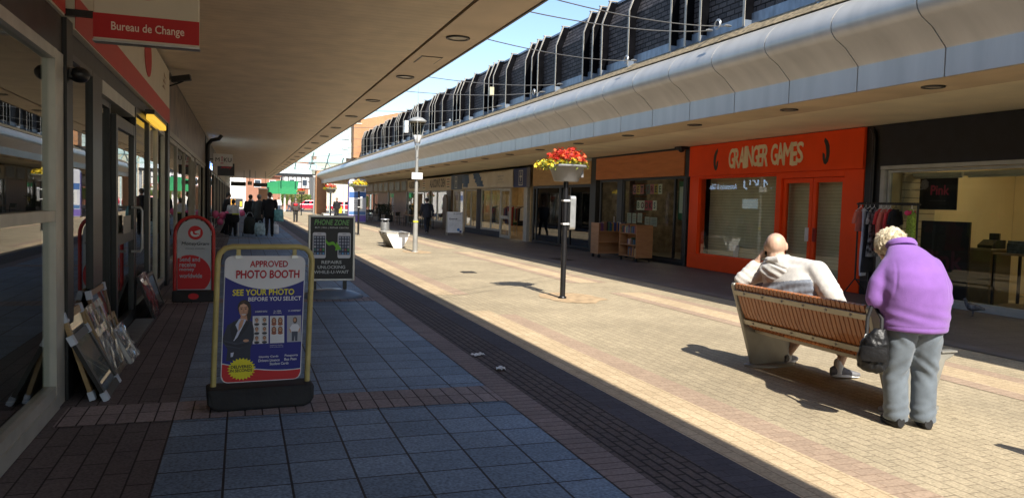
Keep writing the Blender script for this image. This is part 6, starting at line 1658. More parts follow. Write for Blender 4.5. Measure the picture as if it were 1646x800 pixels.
# ---------------------------------------------------------------- man on the bench
f2 = Vector((.86, .50, 0)).normalized(); r2 = Vector((f2.y, -f2.x, 0))
mn = thing("person", "bald man in a pale grey hoodie sitting on the bench, hand at ear", "person", (5.15, 6.2, .45))
pel = Vector((5.14, 6.16, .53)); ch2 = Vector((5.05, 6.29, .95)); nk = Vector((5.05, 6.40, 1.105)); hd = Vector((5.06, 6.48, 1.258)); hdf = Vector((.62, .74, -.12)); hdu = Vector((-.02, .08, 1)).normalized()
shR = Vector((5.13, 5.95, 1.055)); shL = Vector((5.02, 6.62, .985)); elR = Vector((5.15, 5.765, .855)); wrR = Vector((5.40, 5.86, .65)); elL = Vector((4.845, 6.70, .905)); wrL = Vector((4.965, 6.61, 1.12))
knR = Vector((5.60, 5.98, .50)); anR = Vector((5.52, 6.04, .10)); knL = Vector((5.60, 6.52, .52)); anL = Vector((5.46, 6.72, .10))
b = B()
b.loft([(pel - ZP * .07, r2 * .16, f2 * .14), (pel + ZP * .1, r2 * .19, f2 * .16), (ch2 - ZP * .15, r2 * .2, f2 * .15), (ch2, r2 * .19, f2 * .13), (nk - ZP * .03, r2 * .08, f2 * .08)])
b.cap(nk - ZP * .08, hd - ZP * .06, .09, .084); head(b, hd, hdf, hdu, .118, .86)
for sh, el, wr in ((shR, elR, wrR), (shL, elL, wrL)):
    b.cap(sh, el, .058, .046); b.cap(el, wr, .045, .032)
b.cap(shR, shL, .06, .06)
hand(b, wrR, Vector((.6, .35, -.5)), Vector((-.2, .2, -1)), curl=.6, flip=1)
hand(b, wrL, Vector((.35, -.35, .85)), Vector((.35, -.75, -.2)), curl=.55, flip=1)
for kn, an, s in ((knR, anR, 1), (knL, anL, -1)):
    b.cap(pel + r2 * .10 * s, kn, .085, .062); b.cap(kn, an, .060, .038); b.cap(kn - ZP * .12 - f2 * .02, an + ZP * .16, .056, .04)
    b.cap(an - ZP * .03, an + f2 * .12 - ZP * .06, .036, .03)
blob(mn, "body", b, skin2, .0085, 3)
eyes(mn, hd, hdf, hdu, .118)
stub = M("grey_stubble_hair", (.34, .24, .18), .8, var=.3, scale=60, bump=.4, bscale=150)
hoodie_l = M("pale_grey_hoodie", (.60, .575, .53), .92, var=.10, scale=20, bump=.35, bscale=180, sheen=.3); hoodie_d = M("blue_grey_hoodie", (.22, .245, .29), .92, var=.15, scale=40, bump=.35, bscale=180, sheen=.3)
b = B()
r3 = (shR - shL).normalized(); cb = (shR + shL) / 2
b.loft([(pel - ZP * .045, r2 * .31, f2 * .20), (pel + ZP * .08, r2 * .345, f2 * .215), (Vector((5.10, 6.17, .78)), r2 * .36, f2 * .21), (Vector((5.07, 6.23, .93)), r3 * .355, f2 * .195), (cb - ZP * .01, r3 * .345, f2 * .175), (cb + ZP * .055, r3 * .30, f2 * .15), (nk - ZP * .025, r3 * .20, f2 * .125), (nk + ZP * .025, r3 * .115, f2 * .105)], 36)
b.cap(shR, elR, .105, .098); b.cap(elR, wrR, .094, .062); b.cap(shL, elL, .10, .088); b.cap(elL, wrL - (wrL - elL) * .30, .084, .056); b.cap(shR, nk, .10, .085); b.cap(shL, nk, .095, .085)
axR = (elR - shR).normalized(); axL = (elL - shL).normalized(); axF = (wrR - elR).normalized(); axG = (wrL - elL).normalized()
def armd(c, p, q):
    d = q - p; t = max(0, min(1, (c - p).dot(d) / d.dot(d))); return (c - p - d * t).length
def sleeve(c): return min(armd(c, shR + axR * .05, elR), armd(c, elR, wrR)), min(armd(c, shL + axL * .05, elL), armd(c, elL, wrL))
def hf_(c):
    q = (c - cb).dot(r3); a_, l_ = sleeve(c)
    d = .006 * soft(c, 3.0, 1.0)
    if a_ > .115 and l_ > .115: d += .0065 * math.sin((c.z - .30 * q) * 82 + 2.5 * soft(c, 3.5, 3.0)) * win(c.z, .84, .13)
    d += .006 * math.sin((c - elR).dot(axR) * 95 + 2 * soft(c, 5, 6.0)) * max(0, 1 - (c - elR).length / .17)
    d += .006 * math.sin((c - elL).dot(axG) * 95 + 2 * soft(c, 5, 8.0)) * max(0, 1 - (c - elL).length / .17)
    d += .005 * math.sin((c - elR).dot(axF) * 110) * max(0, 1 - (c - wrR).length / .15)
    d -= .008 * win(a_, .112, .012) * win(c.z, .95, .16)
    return d
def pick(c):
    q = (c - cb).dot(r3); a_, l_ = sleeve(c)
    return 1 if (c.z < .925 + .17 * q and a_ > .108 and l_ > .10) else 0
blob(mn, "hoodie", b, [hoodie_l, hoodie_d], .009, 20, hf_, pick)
b = B(); bk = -f2
path = [nk + f2 * .09 - r3 * .02 - ZP * .02, nk + f2 * .04 - r3 * .105 + ZP * .01, nk + bk * .05 - r3 * .12 + ZP * .02, nk + bk * .115 - r3 * .05 + ZP * .015, nk + bk * .115 + r3 * .06 + ZP * .02, nk + bk * .05 + r3 * .125 + ZP * .035, nk + f2 * .04 + r3 * .11 + ZP * .02, nk + f2 * .09 + r3 * .03 - ZP * .02]
b.tube(path, [.022, .032, .042, .05, .05, .044, .034, .024], 12)
b.loft([(nk + bk * .10 + ZP * .02, r3 * .15, f2 * .05), (nk + bk * .135 - ZP * .04, r3 * .185, f2 * .05), (nk + bk * .155 - ZP * .10 + r3 * .01, r3 * .165, f2 * .042), (nk + bk * .165 - ZP * .155 + r3 * .02, r3 * .115, f2 * .03), (nk + bk * .165 - ZP * .185 + r3 * .02, r3 * .05, f2 * .02)], 24)
def hoodf(c):
    q = (c - nk).dot(r3); z = c.z - nk.z
    return .004 * soft(c, 6, 2.0) - .010 * win(z + .25 * abs(q), .005, .016) + .006 * math.sin((z + q * .5) * 75 + 2 * soft(c, 5, 3.0)) * win(z, -.09, .08)
blob(mn, "hood", b, hoodie_l, .007, 8, hoodf)
shorts = M("navy_shorts_cloth", (.03, .035, .05), .9, var=.2)
b = B()
for kn, s in ((knR, 1), (knL, -1)): b.cap(pel + r2 * .10 * s - ZP * .01, kn - (kn - pel) * .10, .105, .088)
b.loft([(pel - ZP * .075, r2 * .2, f2 * .17), (pel + ZP * .10, r2 * .215, f2 * .18)]); blob(mn, "shorts", b, shorts, .012, 3, wrinkle(.008, 10, 10, 10))
sockm = M("white_sock", (.7, .7, .68), .9, bump=.3); trm = M("grey_trainer", (.16, .16, .17), .7, var=.3, scale=20)
for an, d in ((anR, Vector((.9, -.35, 0))), (anL, Vector((.7, .3, 0)))):
    b = B(); b.cap(an - ZP * .04, an + ZP * .055, .045, .047); part(mn, "sock", b, sockm)
    shoe(mn, Vector((an.x, an.y, .012)) - d.normalized() * .07, d, trm, .28, WHITE, .10)
ph = thing("mobile_phone", "dark mobile phone held to the seated man's ear", "phone", hd + Vector((-.04, .09, -.03)))
pc = hd + Vector((-.028, .092, -.035)); b = B(); b.obox(pc, Vector((.02, .025, .06)), Vector((.03, -.0, -.01)) , Vector((.003, .004, -.002))); part(ph, "case", b, BLACK, bevel=.003)
b = B(); b.obox(pc + Vector((.004, -.006, .002)), Vector((.018, .022, .054)), Vector((.026, 0, -.009)), Vector((.0005, .001, -.0005))); part(ph, "screen", b, F((20, 24, 30), .1))

# ---------------------------------------------------------------- passers by
def walker(loc, heading, label, top, bottom, hairc, H=1.72, step=.25, arms=.2, coat=0.0, hold=None, group=None, skirt=False, bulk=1.0, shoec=BLACK, emblem=None, voxel=.022, lean=.02):
    a = R(heading); f = Vector((math.sin(a), math.cos(a), 0)); r = Vector((f.y, -f.x, 0)); L0 = Vector(loc); k = H / 1.72
    t = thing("person", label, "person", L0, 0, group)
    P = lambda x, y, z: L0 + r * x * k + f * y * k + ZP * z * k
    hip = .90; legs = []
    for s in (-1, 1):
        o = step * s; legs.append((P(.09 * s, 0, hip), P(.09 * s, o * .45 + .05, .49), P(.09 * s, o - (.10 if o < 0 else 0), .09 if o >= 0 else .13)))
    b = B()
    for h_, kn, an in legs: b.cap(h_, kn, .075 * k, .052 * k, 10); b.cap(kn, an, .05 * k, .036 * k, 10); b.cap(an - ZP * .03, an + f * .14 - ZP * .05, .035, .028, 8)
    b.loft([(P(0, 0, .84), r * .15, f * .10), (P(0, lean, 1.1), r * .15, f * .10), (P(0, lean * 2, 1.36), r * .17, f * .10), (P(0, lean * 2.5, 1.46), r * .08, f * .07)], 14)
    hc_ = P(0, lean * 4 + .03, 1.605); b.cap(P(0, lean * 2.5, 1.42), hc_ - ZP * .05, .055, .05); head(b, hc_, f, ZP, .098 * k)
    aj = []
    for s in (-1, 1):
        o = -step * s * arms * 3; sh = P(.19 * s * bulk, lean * 2, 1.38); el = P(.245 * s * bulk, o * .4 - .02, 1.10); wr = P(.24 * s * bulk, o * .9 + .07, .86)
        if hold and s in hold: el = P(.25 * s * bulk, -.02, 1.10); wr = P(.26 * s * bulk, .03, .84)
        aj.append((sh, el, wr)); b.cap(sh, el, .045, .038, 10); b.cap(el, wr, .036, .028, 10); hand(b, wr, Vector((0, 0, -1)) + f * .2, -r * s, r=.010, curl=.5, flip=s)
    blob(t, "body", b, skin, voxel * .75, 2)
    b = B()
    for h_, kn, an in legs: b.loft([(h_, r * .095, f * .105), (kn, r * .075, f * .08), (an - ZP * .03, r * .065, f * .075)], 12)
    b.loft([(P(0, 0, .98), r * .17 * bulk, f * .125), (P(0, 0, .82), r * .165 * bulk, f * .12)], 14); blob(t, "trousers", b, bottom, voxel, 2, wrinkle(.006, 9, 9, 9))
    b = B(); z0 = .86 - coat
    b.loft([(P(0, -.01, z0), r * (.20 + coat * .1) * bulk, f * (.15 + coat * .1)), (P(0, 0, 1.05), r * .19 * bulk, f * .145), (P(0, lean * 2, 1.25), r * .205 * bulk, f * .145), (P(0, lean * 2, 1.38), r * .18 * bulk, f * .12), (P(0, lean * 2.5, 1.46), r * .085, f * .085)], 20)
    for sh, el, wr in aj: b.cap(sh, el, .068 * bulk, .058, 10); b.cap(el, wr + (el - wr) * .1, .056, .042, 10)
    blob(t, "jacket", b, top, voxel * .8, 3, wrinkle(.010, 7, 7, 7))
    for h_, kn, an in legs: shoe(t, Vector((an.x, an.y, L0.z + max(0, (an.z - L0.z) - .09))) - f * .07, f, shoec, .26)
    if hairc is not None:
        b = B(); b.ball(hc_ + ZP * .028 - f * .014, (.092 * k, .104 * k, .095 * k), 14, 10); b.ball(hc_ - ZP * .03 - f * .045, (.075, .06, .07), 10, 8); blob(t, "hair", b, hairc, .014, 1)
    if emblem is not None:
        b = B(); b.ball(P(0, -.135, 1.27), (.15, .03, .10), 10, 6); part(t, "back_print", b, emblem)
    return t, P, aj
navyc = M("navy_coat_cloth", (.012, .014, .022), .85, var=.3); blackc = M("black_coat_cloth", (.010, .010, .011), .85, var=.3); greyc2 = M("grey_coat_cloth", (.08, .085, .085), .9, var=.2); darkgrey = M("charcoal_trousers", (.03, .028, .028), .9, var=.2); dhair = M("dark_hair", (.02, .013, .010), .5, var=.3); ghair = M("grey_hair", (.22, .2, .18), .6, var=.3); brownh = M("brown_hair", (.06, .035, .02), .5, var=.3); whitetop = M("white_top_cloth", (.7, .7, .72), .9); denim = M("blue_denim", (.06, .08, .13), .9); browncoat = M("brown_patched_jacket", (.07, .055, .05), .9, var=.6, scale=9)
walker((8.74, 38.0, .012), 0, "man in a navy coat walking away under the canopy past the lamp", navyc, navyc, dhair, 1.82, .26, .2, coat=.06, bulk=1.12, shoec=F((120, 118, 116)))
walker((3.52, 55.3, .006), 4, "distant man in a dark jacket with red back print walking up the street", browncoat, darkgrey, ghair, 1.62, .12, .12, bulk=1.15, emblem=F((190, 24, 40)))
walker((7.05, 62.0, .006), 190, "dark dressed figure standing in the sun by the tall totem", blackc, blackc, dhair, 1.76, .06, .1)
wA, PA, aA = walker((1.10, 33.6, .006), 6, "black coated shopper carrying carrier bags in the group under the canopy", blackc, blackc, brownh, 1.84, .16, .1, coat=.12, hold=(-1, 1), bulk=1.1)
walker((.70, 34.3, .006), 2, "shopper in a grey coat between the trolley bag and the black coated shopper", greyc2, darkgrey, ghair, 1.74, .14, .1, coat=.15)
walker((.38, 35.2, .006), -4, "slim dark haired shopper at the shop side of the group under the canopy", blackc, blackc, dhair, 1.72, .16, .15)
wB, PB, aB = walker((-.32, 33.6, .006), 12, "woman in a white top and black skirtlike trousers by the balloon stall", whitetop, blackc, dhair, 1.50, .08, .15)
walker((-.62, 35.0, .006), 100, "tall person in dark clothes standing behind the balloon stall", blackc, blackc, dhair, 1.78, .05, .1)
walker((3.75, 86.0, .006), 170, "tiny pedestrian in white with blue trousers at the sunny end of the street", whitetop, denim, brownh, 1.68, .2, .15, voxel=.03)
walker((5.4, 96.5, .012), 60, "tiny pedestrian in pale clothes by the road at the end of the street", M("pale_pink_cloth", (.6, .42, .42), .9), denim, ghair, 1.66, .2, .15, voxel=.03)
walker((1.0, 90.0, .006), 180, "tiny pedestrian in a white shirt beyond the shoppers at the canopy's far mouth", whitetop, darkgrey, brownh, 1.7, .2, .15, voxel=.03)
# things the shoppers carry
tealm = M("teal_carrier_bag", (.16, .40, .40), .45, var=.25, scale=9); paleteal = M("pale_teal_carrier_bag", (.38, .52, .52), .45, var=.3, scale=9)
def carrier(loc, label, mat, w, h, d=.10):
    t = thing("carrier_bag", label, "bag", loc); x, y, z = loc
    b = B(); b.loft([((x, y, z), Vector((w * .46, 0, 0)), Vector((0, d, 0))), ((x, y, z + h * .1), Vector((w * .52, 0, 0)), Vector((0, d * 1.15, 0))), ((x, y, z + h * .7), Vector((w * .48, 0, 0)), Vector((0, d * .9, 0))), ((x, y, z + h), Vector((w * .44, 0, 0)), Vector((0, d * .35, 0)))], 16)
    blob(t, "bag_body", b, mat, .02, 1, wrinkle(.02, 12, 12, 8, x))
    b = B(); b.tube([(x - w * .2, y, z + h - .02), (x - w * .05, y, z + h + .10), (x + w * .05, y, z + h + .10), (x + w * .2, y, z + h - .02)], .008, 6); part(t, "handle", b, mat)
carrier((1.46, 33.45, .66), "teal carrier bag held high on the street side of the black coated shopper", tealm, .40, .48)
carrier((.72, 33.3, .10), "pale teal carrier bag held low beside the trolley bag", paleteal, .42, .48)
carrier((1.36, 34.3, .10), "white carrier bag partly hidden behind the black coated shopper", WHITE, .3, .4)
t = thing("trolley_bag", "tall dark wheeled shopping trolley bag pulled by the group", "shopping trolley", (.33, 33.9, .006))
b = B(); b.loft([((.33, 33.9, .10), Vector((.22, 0, 0)), Vector((0, .16, 0))), ((.33, 33.9, .2), Vector((.25, 0, 0)), Vector((0, .18, 0))), ((.33, 33.9, .68), Vector((.22, 0, 0)), Vector((0, .17, 0))), ((.33, 33.9, .80), Vector((.15, 0, 0)), Vector((0, .12, 0)))], 18); part(t, "bag_body", b, M("black_nylon", (.02, .024, .02), .7, var=.3))
for s in (-1, 1):
    b = B(); b.cyl((.33 + s * .24, 33.85, .09), (.33 + s * .28, 33.85, .09), .085, n=14); part(t, "wheel", b, BLACK)
b = B(); b.tube([(.18, 34.08, .1), (.2, 34.1, .85), (.28, 34.14, .98), (.40, 34.14, .98), (.46, 34.1, .85), (.48, 34.08, .1)], .012, 6); part(t, "handle", b, STEEL)
t = thing("waist_bag", "black bag with a yellow trim strip worn by the woman at the balloon stall", "bag", (-.33, 33.46, .62))
b = B(); b.loft([((-.33, 33.42, .58), Vector((.24, 0, 0)), Vector((0, .09, 0))), ((-.33, 33.40, .72), Vector((.27, 0, 0)), Vector((0, .10, 0))), ((-.33, 33.42, .93), Vector((.24, 0, 0)), Vector((0, .09, 0)))], 16); part(t, "bag_body", b, blackc)
b = B(); b.box(-.34, -.08, 33.29, 33.31, .90, .95); part(t, "trim_strip", b, F((206, 214, 60)))
# balloon stall
t = thing("stall_table", "white topped stall table with pink balloons tied along its edge", "table", (-.80, 33.9, .006))
b = B(); b.box(-1.2, -.05, 33.75, 34.35, .74, .77); part(t, "tabletop", b, WHITE)
for x in (-1.15, -.1):
    for y in (33.8, 34.3): b = B(); b.cyl((x, y, .006), (x, y, .74), .018, n=8); part(t, "leg", b, WHITE)
balm = M("pink_balloon", (.72, .12, .26), .25, var=.05)
for i, (x, y, z, r_, lab) in enumerate([(-.98, 33.62, .88, .14, "pink balloon nearest the shop wall on the stall"), (-.72, 33.60, .84, .14, "pink balloon in the middle of the stall cluster"), (-.80, 33.55, .60, .13, "pink balloon hanging lowest below the cluster"), (-.55, 33.62, .88, .13, "pink balloon beside the woman in the white top"), (.02, 34.2, .95, .12, "lone pink balloon at the street end of the stall")]):
    t = thing("balloon", lab, "balloon", (x, y, z), 0, "pink balloons"); b = B(); b.ball((x, y, z), (r_, r_, r_ * 1.12), 18, 12); part(t, "skin", b, balm)
    b = B(); b.cyl((x, y, z - r_ * 1.1), (x, y, z - r_ * 1.2), .006, .02, 8); part(t, "knot", b, balm)

# ---------------------------------------------------------------- pigeon and litter
pg = thing("pigeon", "small dark grey pigeon walking on the shaded paving before the clothes shop", "pigeon", (11.12, 9.29, .012))
feather = M("grey_feathers", (.075, .08, .095), .6, var=.35, scale=25, bump=.2); O = Vector((11.12, 9.29, .012)); pf = Vector((-.5, .87, 0)); ps = Vector((pf.y, -pf.x, 0))
def PP(f, s, z): return O + pf * f + ps * s + ZP * z
b = B()
b.loft([(PP(-.17, 0, .135), ps * .018, ZP * .008), (PP(-.11, 0, .14), ps * .038, ZP * .022), (PP(-.05, 0, .15), ps * .062, ZP * .05), (PP(.02, 0, .155), ps * .072, ZP * .066), (PP(.08, 0, .17), ps * .055, ZP * .058), (PP(.11, 0, .195), ps * .03, ZP * .035)], 18)
b.cap(PP(.085, 0, .185), PP(.115, 0, .25), .036, .024); b.ball(PP(.125, 0, .265), (.028, .028, .026)); b.cap(PP(.145, 0, .262), PP(.172, 0, .255), .009, .004)
for s_ in (-1, 1):
    b.cap(PP(.0, s_ * .03, .11), PP(.0, s_ * .03, .05), .016, .007, 8); b.cap(PP(.0, s_ * .03, .05), PP(.0, s_ * .03, .012), .006, .006, 6)
    for q in (-.5, 0, .5): b.cap(PP(.0, s_ * .03, .008), PP(.035, s_ * .03 + q * .03, .006), .005, .004, 6)
blob(pg, "body", b, feather, .0045, 3)
for s_ in (-1, 1):
    b = B(); b.loft([(PP(.06, s_ * .058, .165), ps * .008, ZP * .03), (PP(0, s_ * .075, .165), ps * .008, ZP * .042), (PP(-.08, s_ * .055, .155), ps * .007, ZP * .03), (PP(-.16, s_ * .02, .145), ps * .004, ZP * .01)], 12); part(pg, "wing", b, M("pigeon_wing", (.13, .135, .15), .6, var=.5, scale=18))
    b = B(); b.ball(PP(.135, s_ * .025, .272), .005, 8, 6); part(pg, "eye", b, F((200, 90, 40)))
for i, (x, y, a_, lab) in enumerate([(2.36, 7.75, .4, "small crumpled white paper scrap by the kerb strip"), (2.38, 7.05, 1.3, "flattened pale paper scrap nearer the camera by the kerb strip")]):
    b = B(); rn = random.Random(i + 3); n = 5
    for j in range(n + 1):
        for k in range(n + 1):
            u, v = (k / n - .5) * .13, (j / n - .5) * .09
            b.v.append((x + u * math.cos(a_) - v * math.sin(a_), y + u * math.sin(a_) + v * math.cos(a_), .016 + rn.random() * .022))
    for j in range(n):
        for k in range(n): q = j * (n + 1) + k; b.f.append((q, q + 1, q + n + 2, q + n + 1)); b.m.append(0); b.sm.append(False)
    o = solo("paper_scrap", lab, "litter", b, WHITE, fixn=False); md = o.modifiers.new("paper_thickness", 'SOLIDIFY'); md.thickness = .001
# ================================================================== FAR END OF THE STREET
orangeb = brick_mat("orange_brick_yz", (.52, .25, .11), (.46, .215, .095), (.42, .30, .2), .22, .075, .008, plane='xz', big=.12, fine=.15)
redb = brick_mat("red_brick", (.36, .14, .08), (.31, .12, .07), (.35, .25, .18), .22, .075, .01, plane='xz', big=.12, fine=.15)
creamb = M("cream_far_wall", (.60, .53, .40), .8, var=.06)
whiteb = M("white_far_wall", (.72, .70, .66), .8, var=.05)
tiles = M("red_roof_tiles", (.33, .13, .075), .8, var=.2, scale=6, stretch=(1, 4, 4))
teal = M("teal_steel", (.50, .62, .60), .4, .0); glz = glass_mat("canopy_glazing", (.90, .97, .97), 1.35)
# orange brick tower behind the end of the slate storey
t = thing("brick_tower", "orange brick stair tower rising behind the far end of the slate wall", "tower", (12, 66, 0))
b = B(); b.prism([(8.82, 62.0, 4.92), (8.82, 62.0, 7.9), (8.86, 62, 7.95), (13.0, 62.0, 8.95), (13.0, 62.0, 4.92)], (0, 9, 0)); part(t, "wall", b, orangeb)
b = B(); b.box(8.22, 8.80, 61.6, 63.0, 4.92, 7.52); part(t, "corner_pier", b, orangeb)
b = B(); b.box(8.18, 8.84, 61.56, 63.04, 7.523, 7.62); part(t, "pier_cap", b, creamb)
b = B(); b.box(7.55, 8.20, 63.2, 63.3, 4.95, 7.75); w = part(t, "stair_window", b, M("pale_tower_glazing", (.55, .62, .66), .25, .0, spec=.8))
b = B()
for x in (7.55, 7.86, 8.17): b.box(x, x + .035, 63.15, 63.2, 4.95, 7.78)
for z in (5.6, 6.4, 7.2): b.box(7.55, 8.2, 63.15, 63.198, z, z + .04)
part(w, "glazing_bars", b, teal)
b = B(); b.box(8.0, 8.25, 63.0, 63.18, 4.92, 7.7); part(t, "frame_edge", b, teal)
# end pillar
t = thing("brick_pillar", "orange brick pillar at the far end of the silver canopy", "pillar", (8.3, 89, 0))
b = B(); b.box(7.72, 8.90, 88.2, 89.4, .012, 4.75); part(t, "shaft", b, orangeb)
b = B(); b.box(7.66, 8.96, 88.14, 89.46, 4.753, 4.9); part(t, "cap", b, creamb)
# glazed canopy across the end of the street
t = thing("glazed_canopy", "teal framed glass canopy spanning the far end of the street", "canopy", (6, 95, 5))
b = B(); b.box(6.9, 13.6, 93.8, 94.0, 7.05, 7.35); b.box(3.2, 13.4, 96.8, 97.0, 6.05, 6.3); b.box(3.0, 13.4, 99.8, 100, 5.2, 5.4); part(t, "beam", b, teal)
b = B(); b.prism([(3.0, 93.9, 7.36), (13.6, 93.9, 7.36), (13.6, 93.9, 7.39), (3.0, 93.9, 7.39)], (0, 6, -1.9)); part(t, "roof_pane", b, glz)
for x in (4.5, 6.2, 8.0, 9.8, 11.6, 13.3):
    b = B(); b.tube([(x, 93.9, 7.2), (x, 99.9, 5.35)], .07, 6); part(t, "rafter", b, teal)
for x in (8.6, 10.2, 11.9, 13.4):
    b = B(); b.tube([(x, 97, 0), (x, 97, 5.6), (x - .4, 97, 6.1)], .10, 8); part(t, "post", b, teal)
# cream building behind and white hall on the left
t = thing("cream_building", "cream walled building behind the glazed canopy", "building", (14, 121, 0))
b = B(); b.box(10.4, 24, 120, 130, 0, 7.2); part(t, "wall", b, creamb)
b = B(); b.box(10.2, 24.2, 119.8, 130.2, 7.203, 7.55); part(t, "parapet", b, whiteb)
for x in (11.2, 13.4, 15.6):
    b = B(); b.box(x, x + 1.4, 119.93, 119.99, 4.7, 6.3); f = part(t, "window", b, F((120, 124, 122))); b = B(); b.box(x + .1, x + 1.3, 119.90, 119.925, 4.8, 6.2); part(f, "pane", b, F((70, 84, 92), .15))
t = thing("covered_walkway", "white glazed walkway with a dark underside strip crossing beyond the street", "walkway", (5, 106, 4.5))
b = B(); b.box(-4, 9.3, 105, 107, 4.52, 4.86); part(t, "deck_edge", b, BLACK)
b = B(); b.prism([(-4, 105.2, 4.863), (9.2, 105.2, 4.863), (9.2, 105.2, 6.1), (-4, 105.2, 6.9)], (0, .2, 0)); part(t, "side_glazing", b, M("milky_glazing", (.62, .70, .72), .3, spec=.7))
b = B()
for i in range(9): b.box(-3.5 + 1.5 * i, -3.42 + 1.5 * i, 105.1, 105.19, 4.87, 6.3)
part(t, "mullion_row", b, teal)
b = B(); b.box(9.0, 9.3, 105.5, 106, 0, 4.5); part(t, "post", b, STEEL)
t = thing("white_hall", "sunlit white building at the far mouth of the covered walkway", "building", (-1, 112, 0))
b = B(); b.box(-14, .6, 118, 126, 0, 4.6); part(t, "wall", b, whiteb)
b = B(); b.box(-3.2, .2, 117.93, 117.99, .2, 1.4); b2 = part(t, "shop_window", b, F((60, 60, 62), .2))
b = B(); b.box(-1.4, -.8, 117.9, 117.925, .3, 1.3, F((220, 150, 40))); b.box(-.2, .1, 117.9, 117.925, .3, 1.0, F((226, 190, 60))); part(b2, "poster", b)
b = B(); b.box(-14.2, .8, 117.8, 126.2, 4.603, 4.8); part(t, "roof", b, tiles)
t = thing("brick_pillar", "orange brick pier at the street edge of the far canopy mouth", "pillar", (2.5, 98, 0))
b = B(); b.box(1.93, 2.95, 97.6, 98.4, .012, 2.6); part(t, "shaft", b, orangeb)
b = B(); b.box(1.88, 3.0, 97.55, 98.45, 2.603, 2.72); part(t, "cap", b, creamb)
# green kiosk canopy
grn = M("bright_green_fascia", (.03, .27, .10), .4, var=.05)
t = thing("green_shop_canopy", "bright green boxed shop canopy over white posts at the street end", "canopy", (4.6, 99, 2.1))
b = B(); b.prism([(2.9, 98.5, 2.12), (6.35, 98.5, 2.16), (6.6, 98.5, 3.75), (4.35, 98.5, 3.75), (2.9, 98.5, 3.45)], (0, 2.5, 0)); part(t, "fascia_box", b, grn)
b = B(); b.prism([(4.25, 98.49, 2.16), (4.29, 98.49, 2.16), (4.29, 98.49, 3.72), (4.25, 98.49, 3.72)], (0, -.02, 0)); part(t, "corner_seam", b, F((30, 110, 50)))
b = B(); b.box(2.95, 3.6, 99, 100.6, .012, 2.115); part(t, "white_column", b, whiteb)
b = B(); b.box(4.9, 5.1, 99, 99.2, .012, 2.15); part(t, "post", b, whiteb)
# mock tudor houses across the road
t = thing("tudor_house", "white and black timbered house with a red roof across the road", "house", (11, 150, 0))
b = B(); b.box(7.4, 14.5, 150, 158, 0, 3.6); part(t, "brick_storey", b, redb)
b = B(); b.box(7.2, 14.7, 149.8, 158, 3.603, 6.0); ws = part(t, "white_storey", b, whiteb)
b = B()
for x in (7.3, 8.1, 8.9, 9.5, 10.4, 11.1, 11.9, 12.8, 13.6, 14.4): b.box(x, x + .16, 149.74, 149.79, 3.62, 6.0)
b.box(7.2, 14.7, 149.72, 149.735, 4.7, 4.85); part(ws, "timber_framing", b, BLACK)
for x in (8.3, 10.6, 13.0):
    b = B(); b.box(x, x + 1.0, 149.68, 149.715, 4.0, 5.2); f = part(t, "window", b, F((230, 230, 228))); b = B(); b.box(x + .08, x + .92, 149.65, 149.675, 4.08, 5.12); part(f, "pane", b, F((60, 70, 80), .15))
b = B(); b.prism([(6.9, 149.3, 6.003), (15, 149.3, 6.003), (14, 153.5, 8.6), (8, 153.5, 8.6)], (0, .3, -.1)); r_ = part(t, "roof", b, tiles)
b = B(); b.box(12.6, 13.5, 153, 154, 7.5, 9.8); part(r_, "chimney", b, redb)
b = B(); b.box(11.8, 13.3, 149.5, 149.97, .02, 3.4); part(t, "porch", b, whiteb)
t = thing("brick_house", "red brick house with white windows beside the timbered one", "house", (1, 152, 0))
b = B(); b.box(-8, 6.8, 150.5, 158, 0, 5.6); part(t, "wall", b, redb)
b = B(); b.prism([(-8.4, 150, 5.603), (7.1, 150, 5.603), (6.3, 154, 8.2), (-7.6, 154, 8.2)], (0, .3, -.1)); part(t, "roof", b, tiles)
for x in (-6, -2, 2.2, 4.8):
    b = B(); b.box(x, x + 1.2, 150.42, 150.48, 3.5, 4.9); f = part(t, "window", b, F((232, 232, 230))); b = B(); b.box(x + .1, x + 1.1, 150.39, 150.415, 3.6, 4.8); part(f, "pane", b, F((60, 70, 80), .15))
t = thing("brick_house", "long orange brick terrace far to the side of the road behind the pillar", "house", (30, 152, 0))
b = B(); b.box(16, 46, 150, 160, 0, 6); part(t, "wall", b, orangeb)
b = B(); b.prism([(15.6, 149.6, 6.003), (46.4, 149.6, 6.003), (45, 154, 8.8), (17, 154, 8.8)], (0, .3, -.1)); part(t, "roof", b, tiles)
# hedge
hl_ = M("green_hedge_leaves", (.10, .15, .02), .7, var=.45, scale=3)
t = thing("hedge", "bright green clipped hedge along the far side of the road", "hedge", (7.7, 119, 0)); rn = random.Random(8)
b = B(); b.box(5.7, 9.7, 118.8, 119.6, 0.01, .9); part(t, "garden_wall", b, redb)
b = B()
for _ in range(3800):
    x = rn.uniform(5.5, 9.8); y = rn.uniform(118.4, 119.9); z = rn.uniform(.75, 2.25 + .15 * noise.noise(Vector((x * 1.5, y, 0)))); c = Vector((x, y, z)); u = Vector((rn.gauss(0, 1), rn.gauss(0, 1), rn.gauss(0, 1))).normalized(); v = u.orthogonal().normalized()
    b.face([c, c + u * .09 + v * .05, c + u * .18, c + u * .09 - v * .05])
o = part(t, "foliage", b, hl_, fixn=False); o["kind"] = "stuff"
for x in (6.0, 7.4, 8.8):
    b = B(); b.cyl((x, 119.2, .8), (x, 119.2, 1.8), .05, .03, 6); part(t, "stem", b, M("hedge_stem_%d" % int(x), (.1, .07, .04), .9))
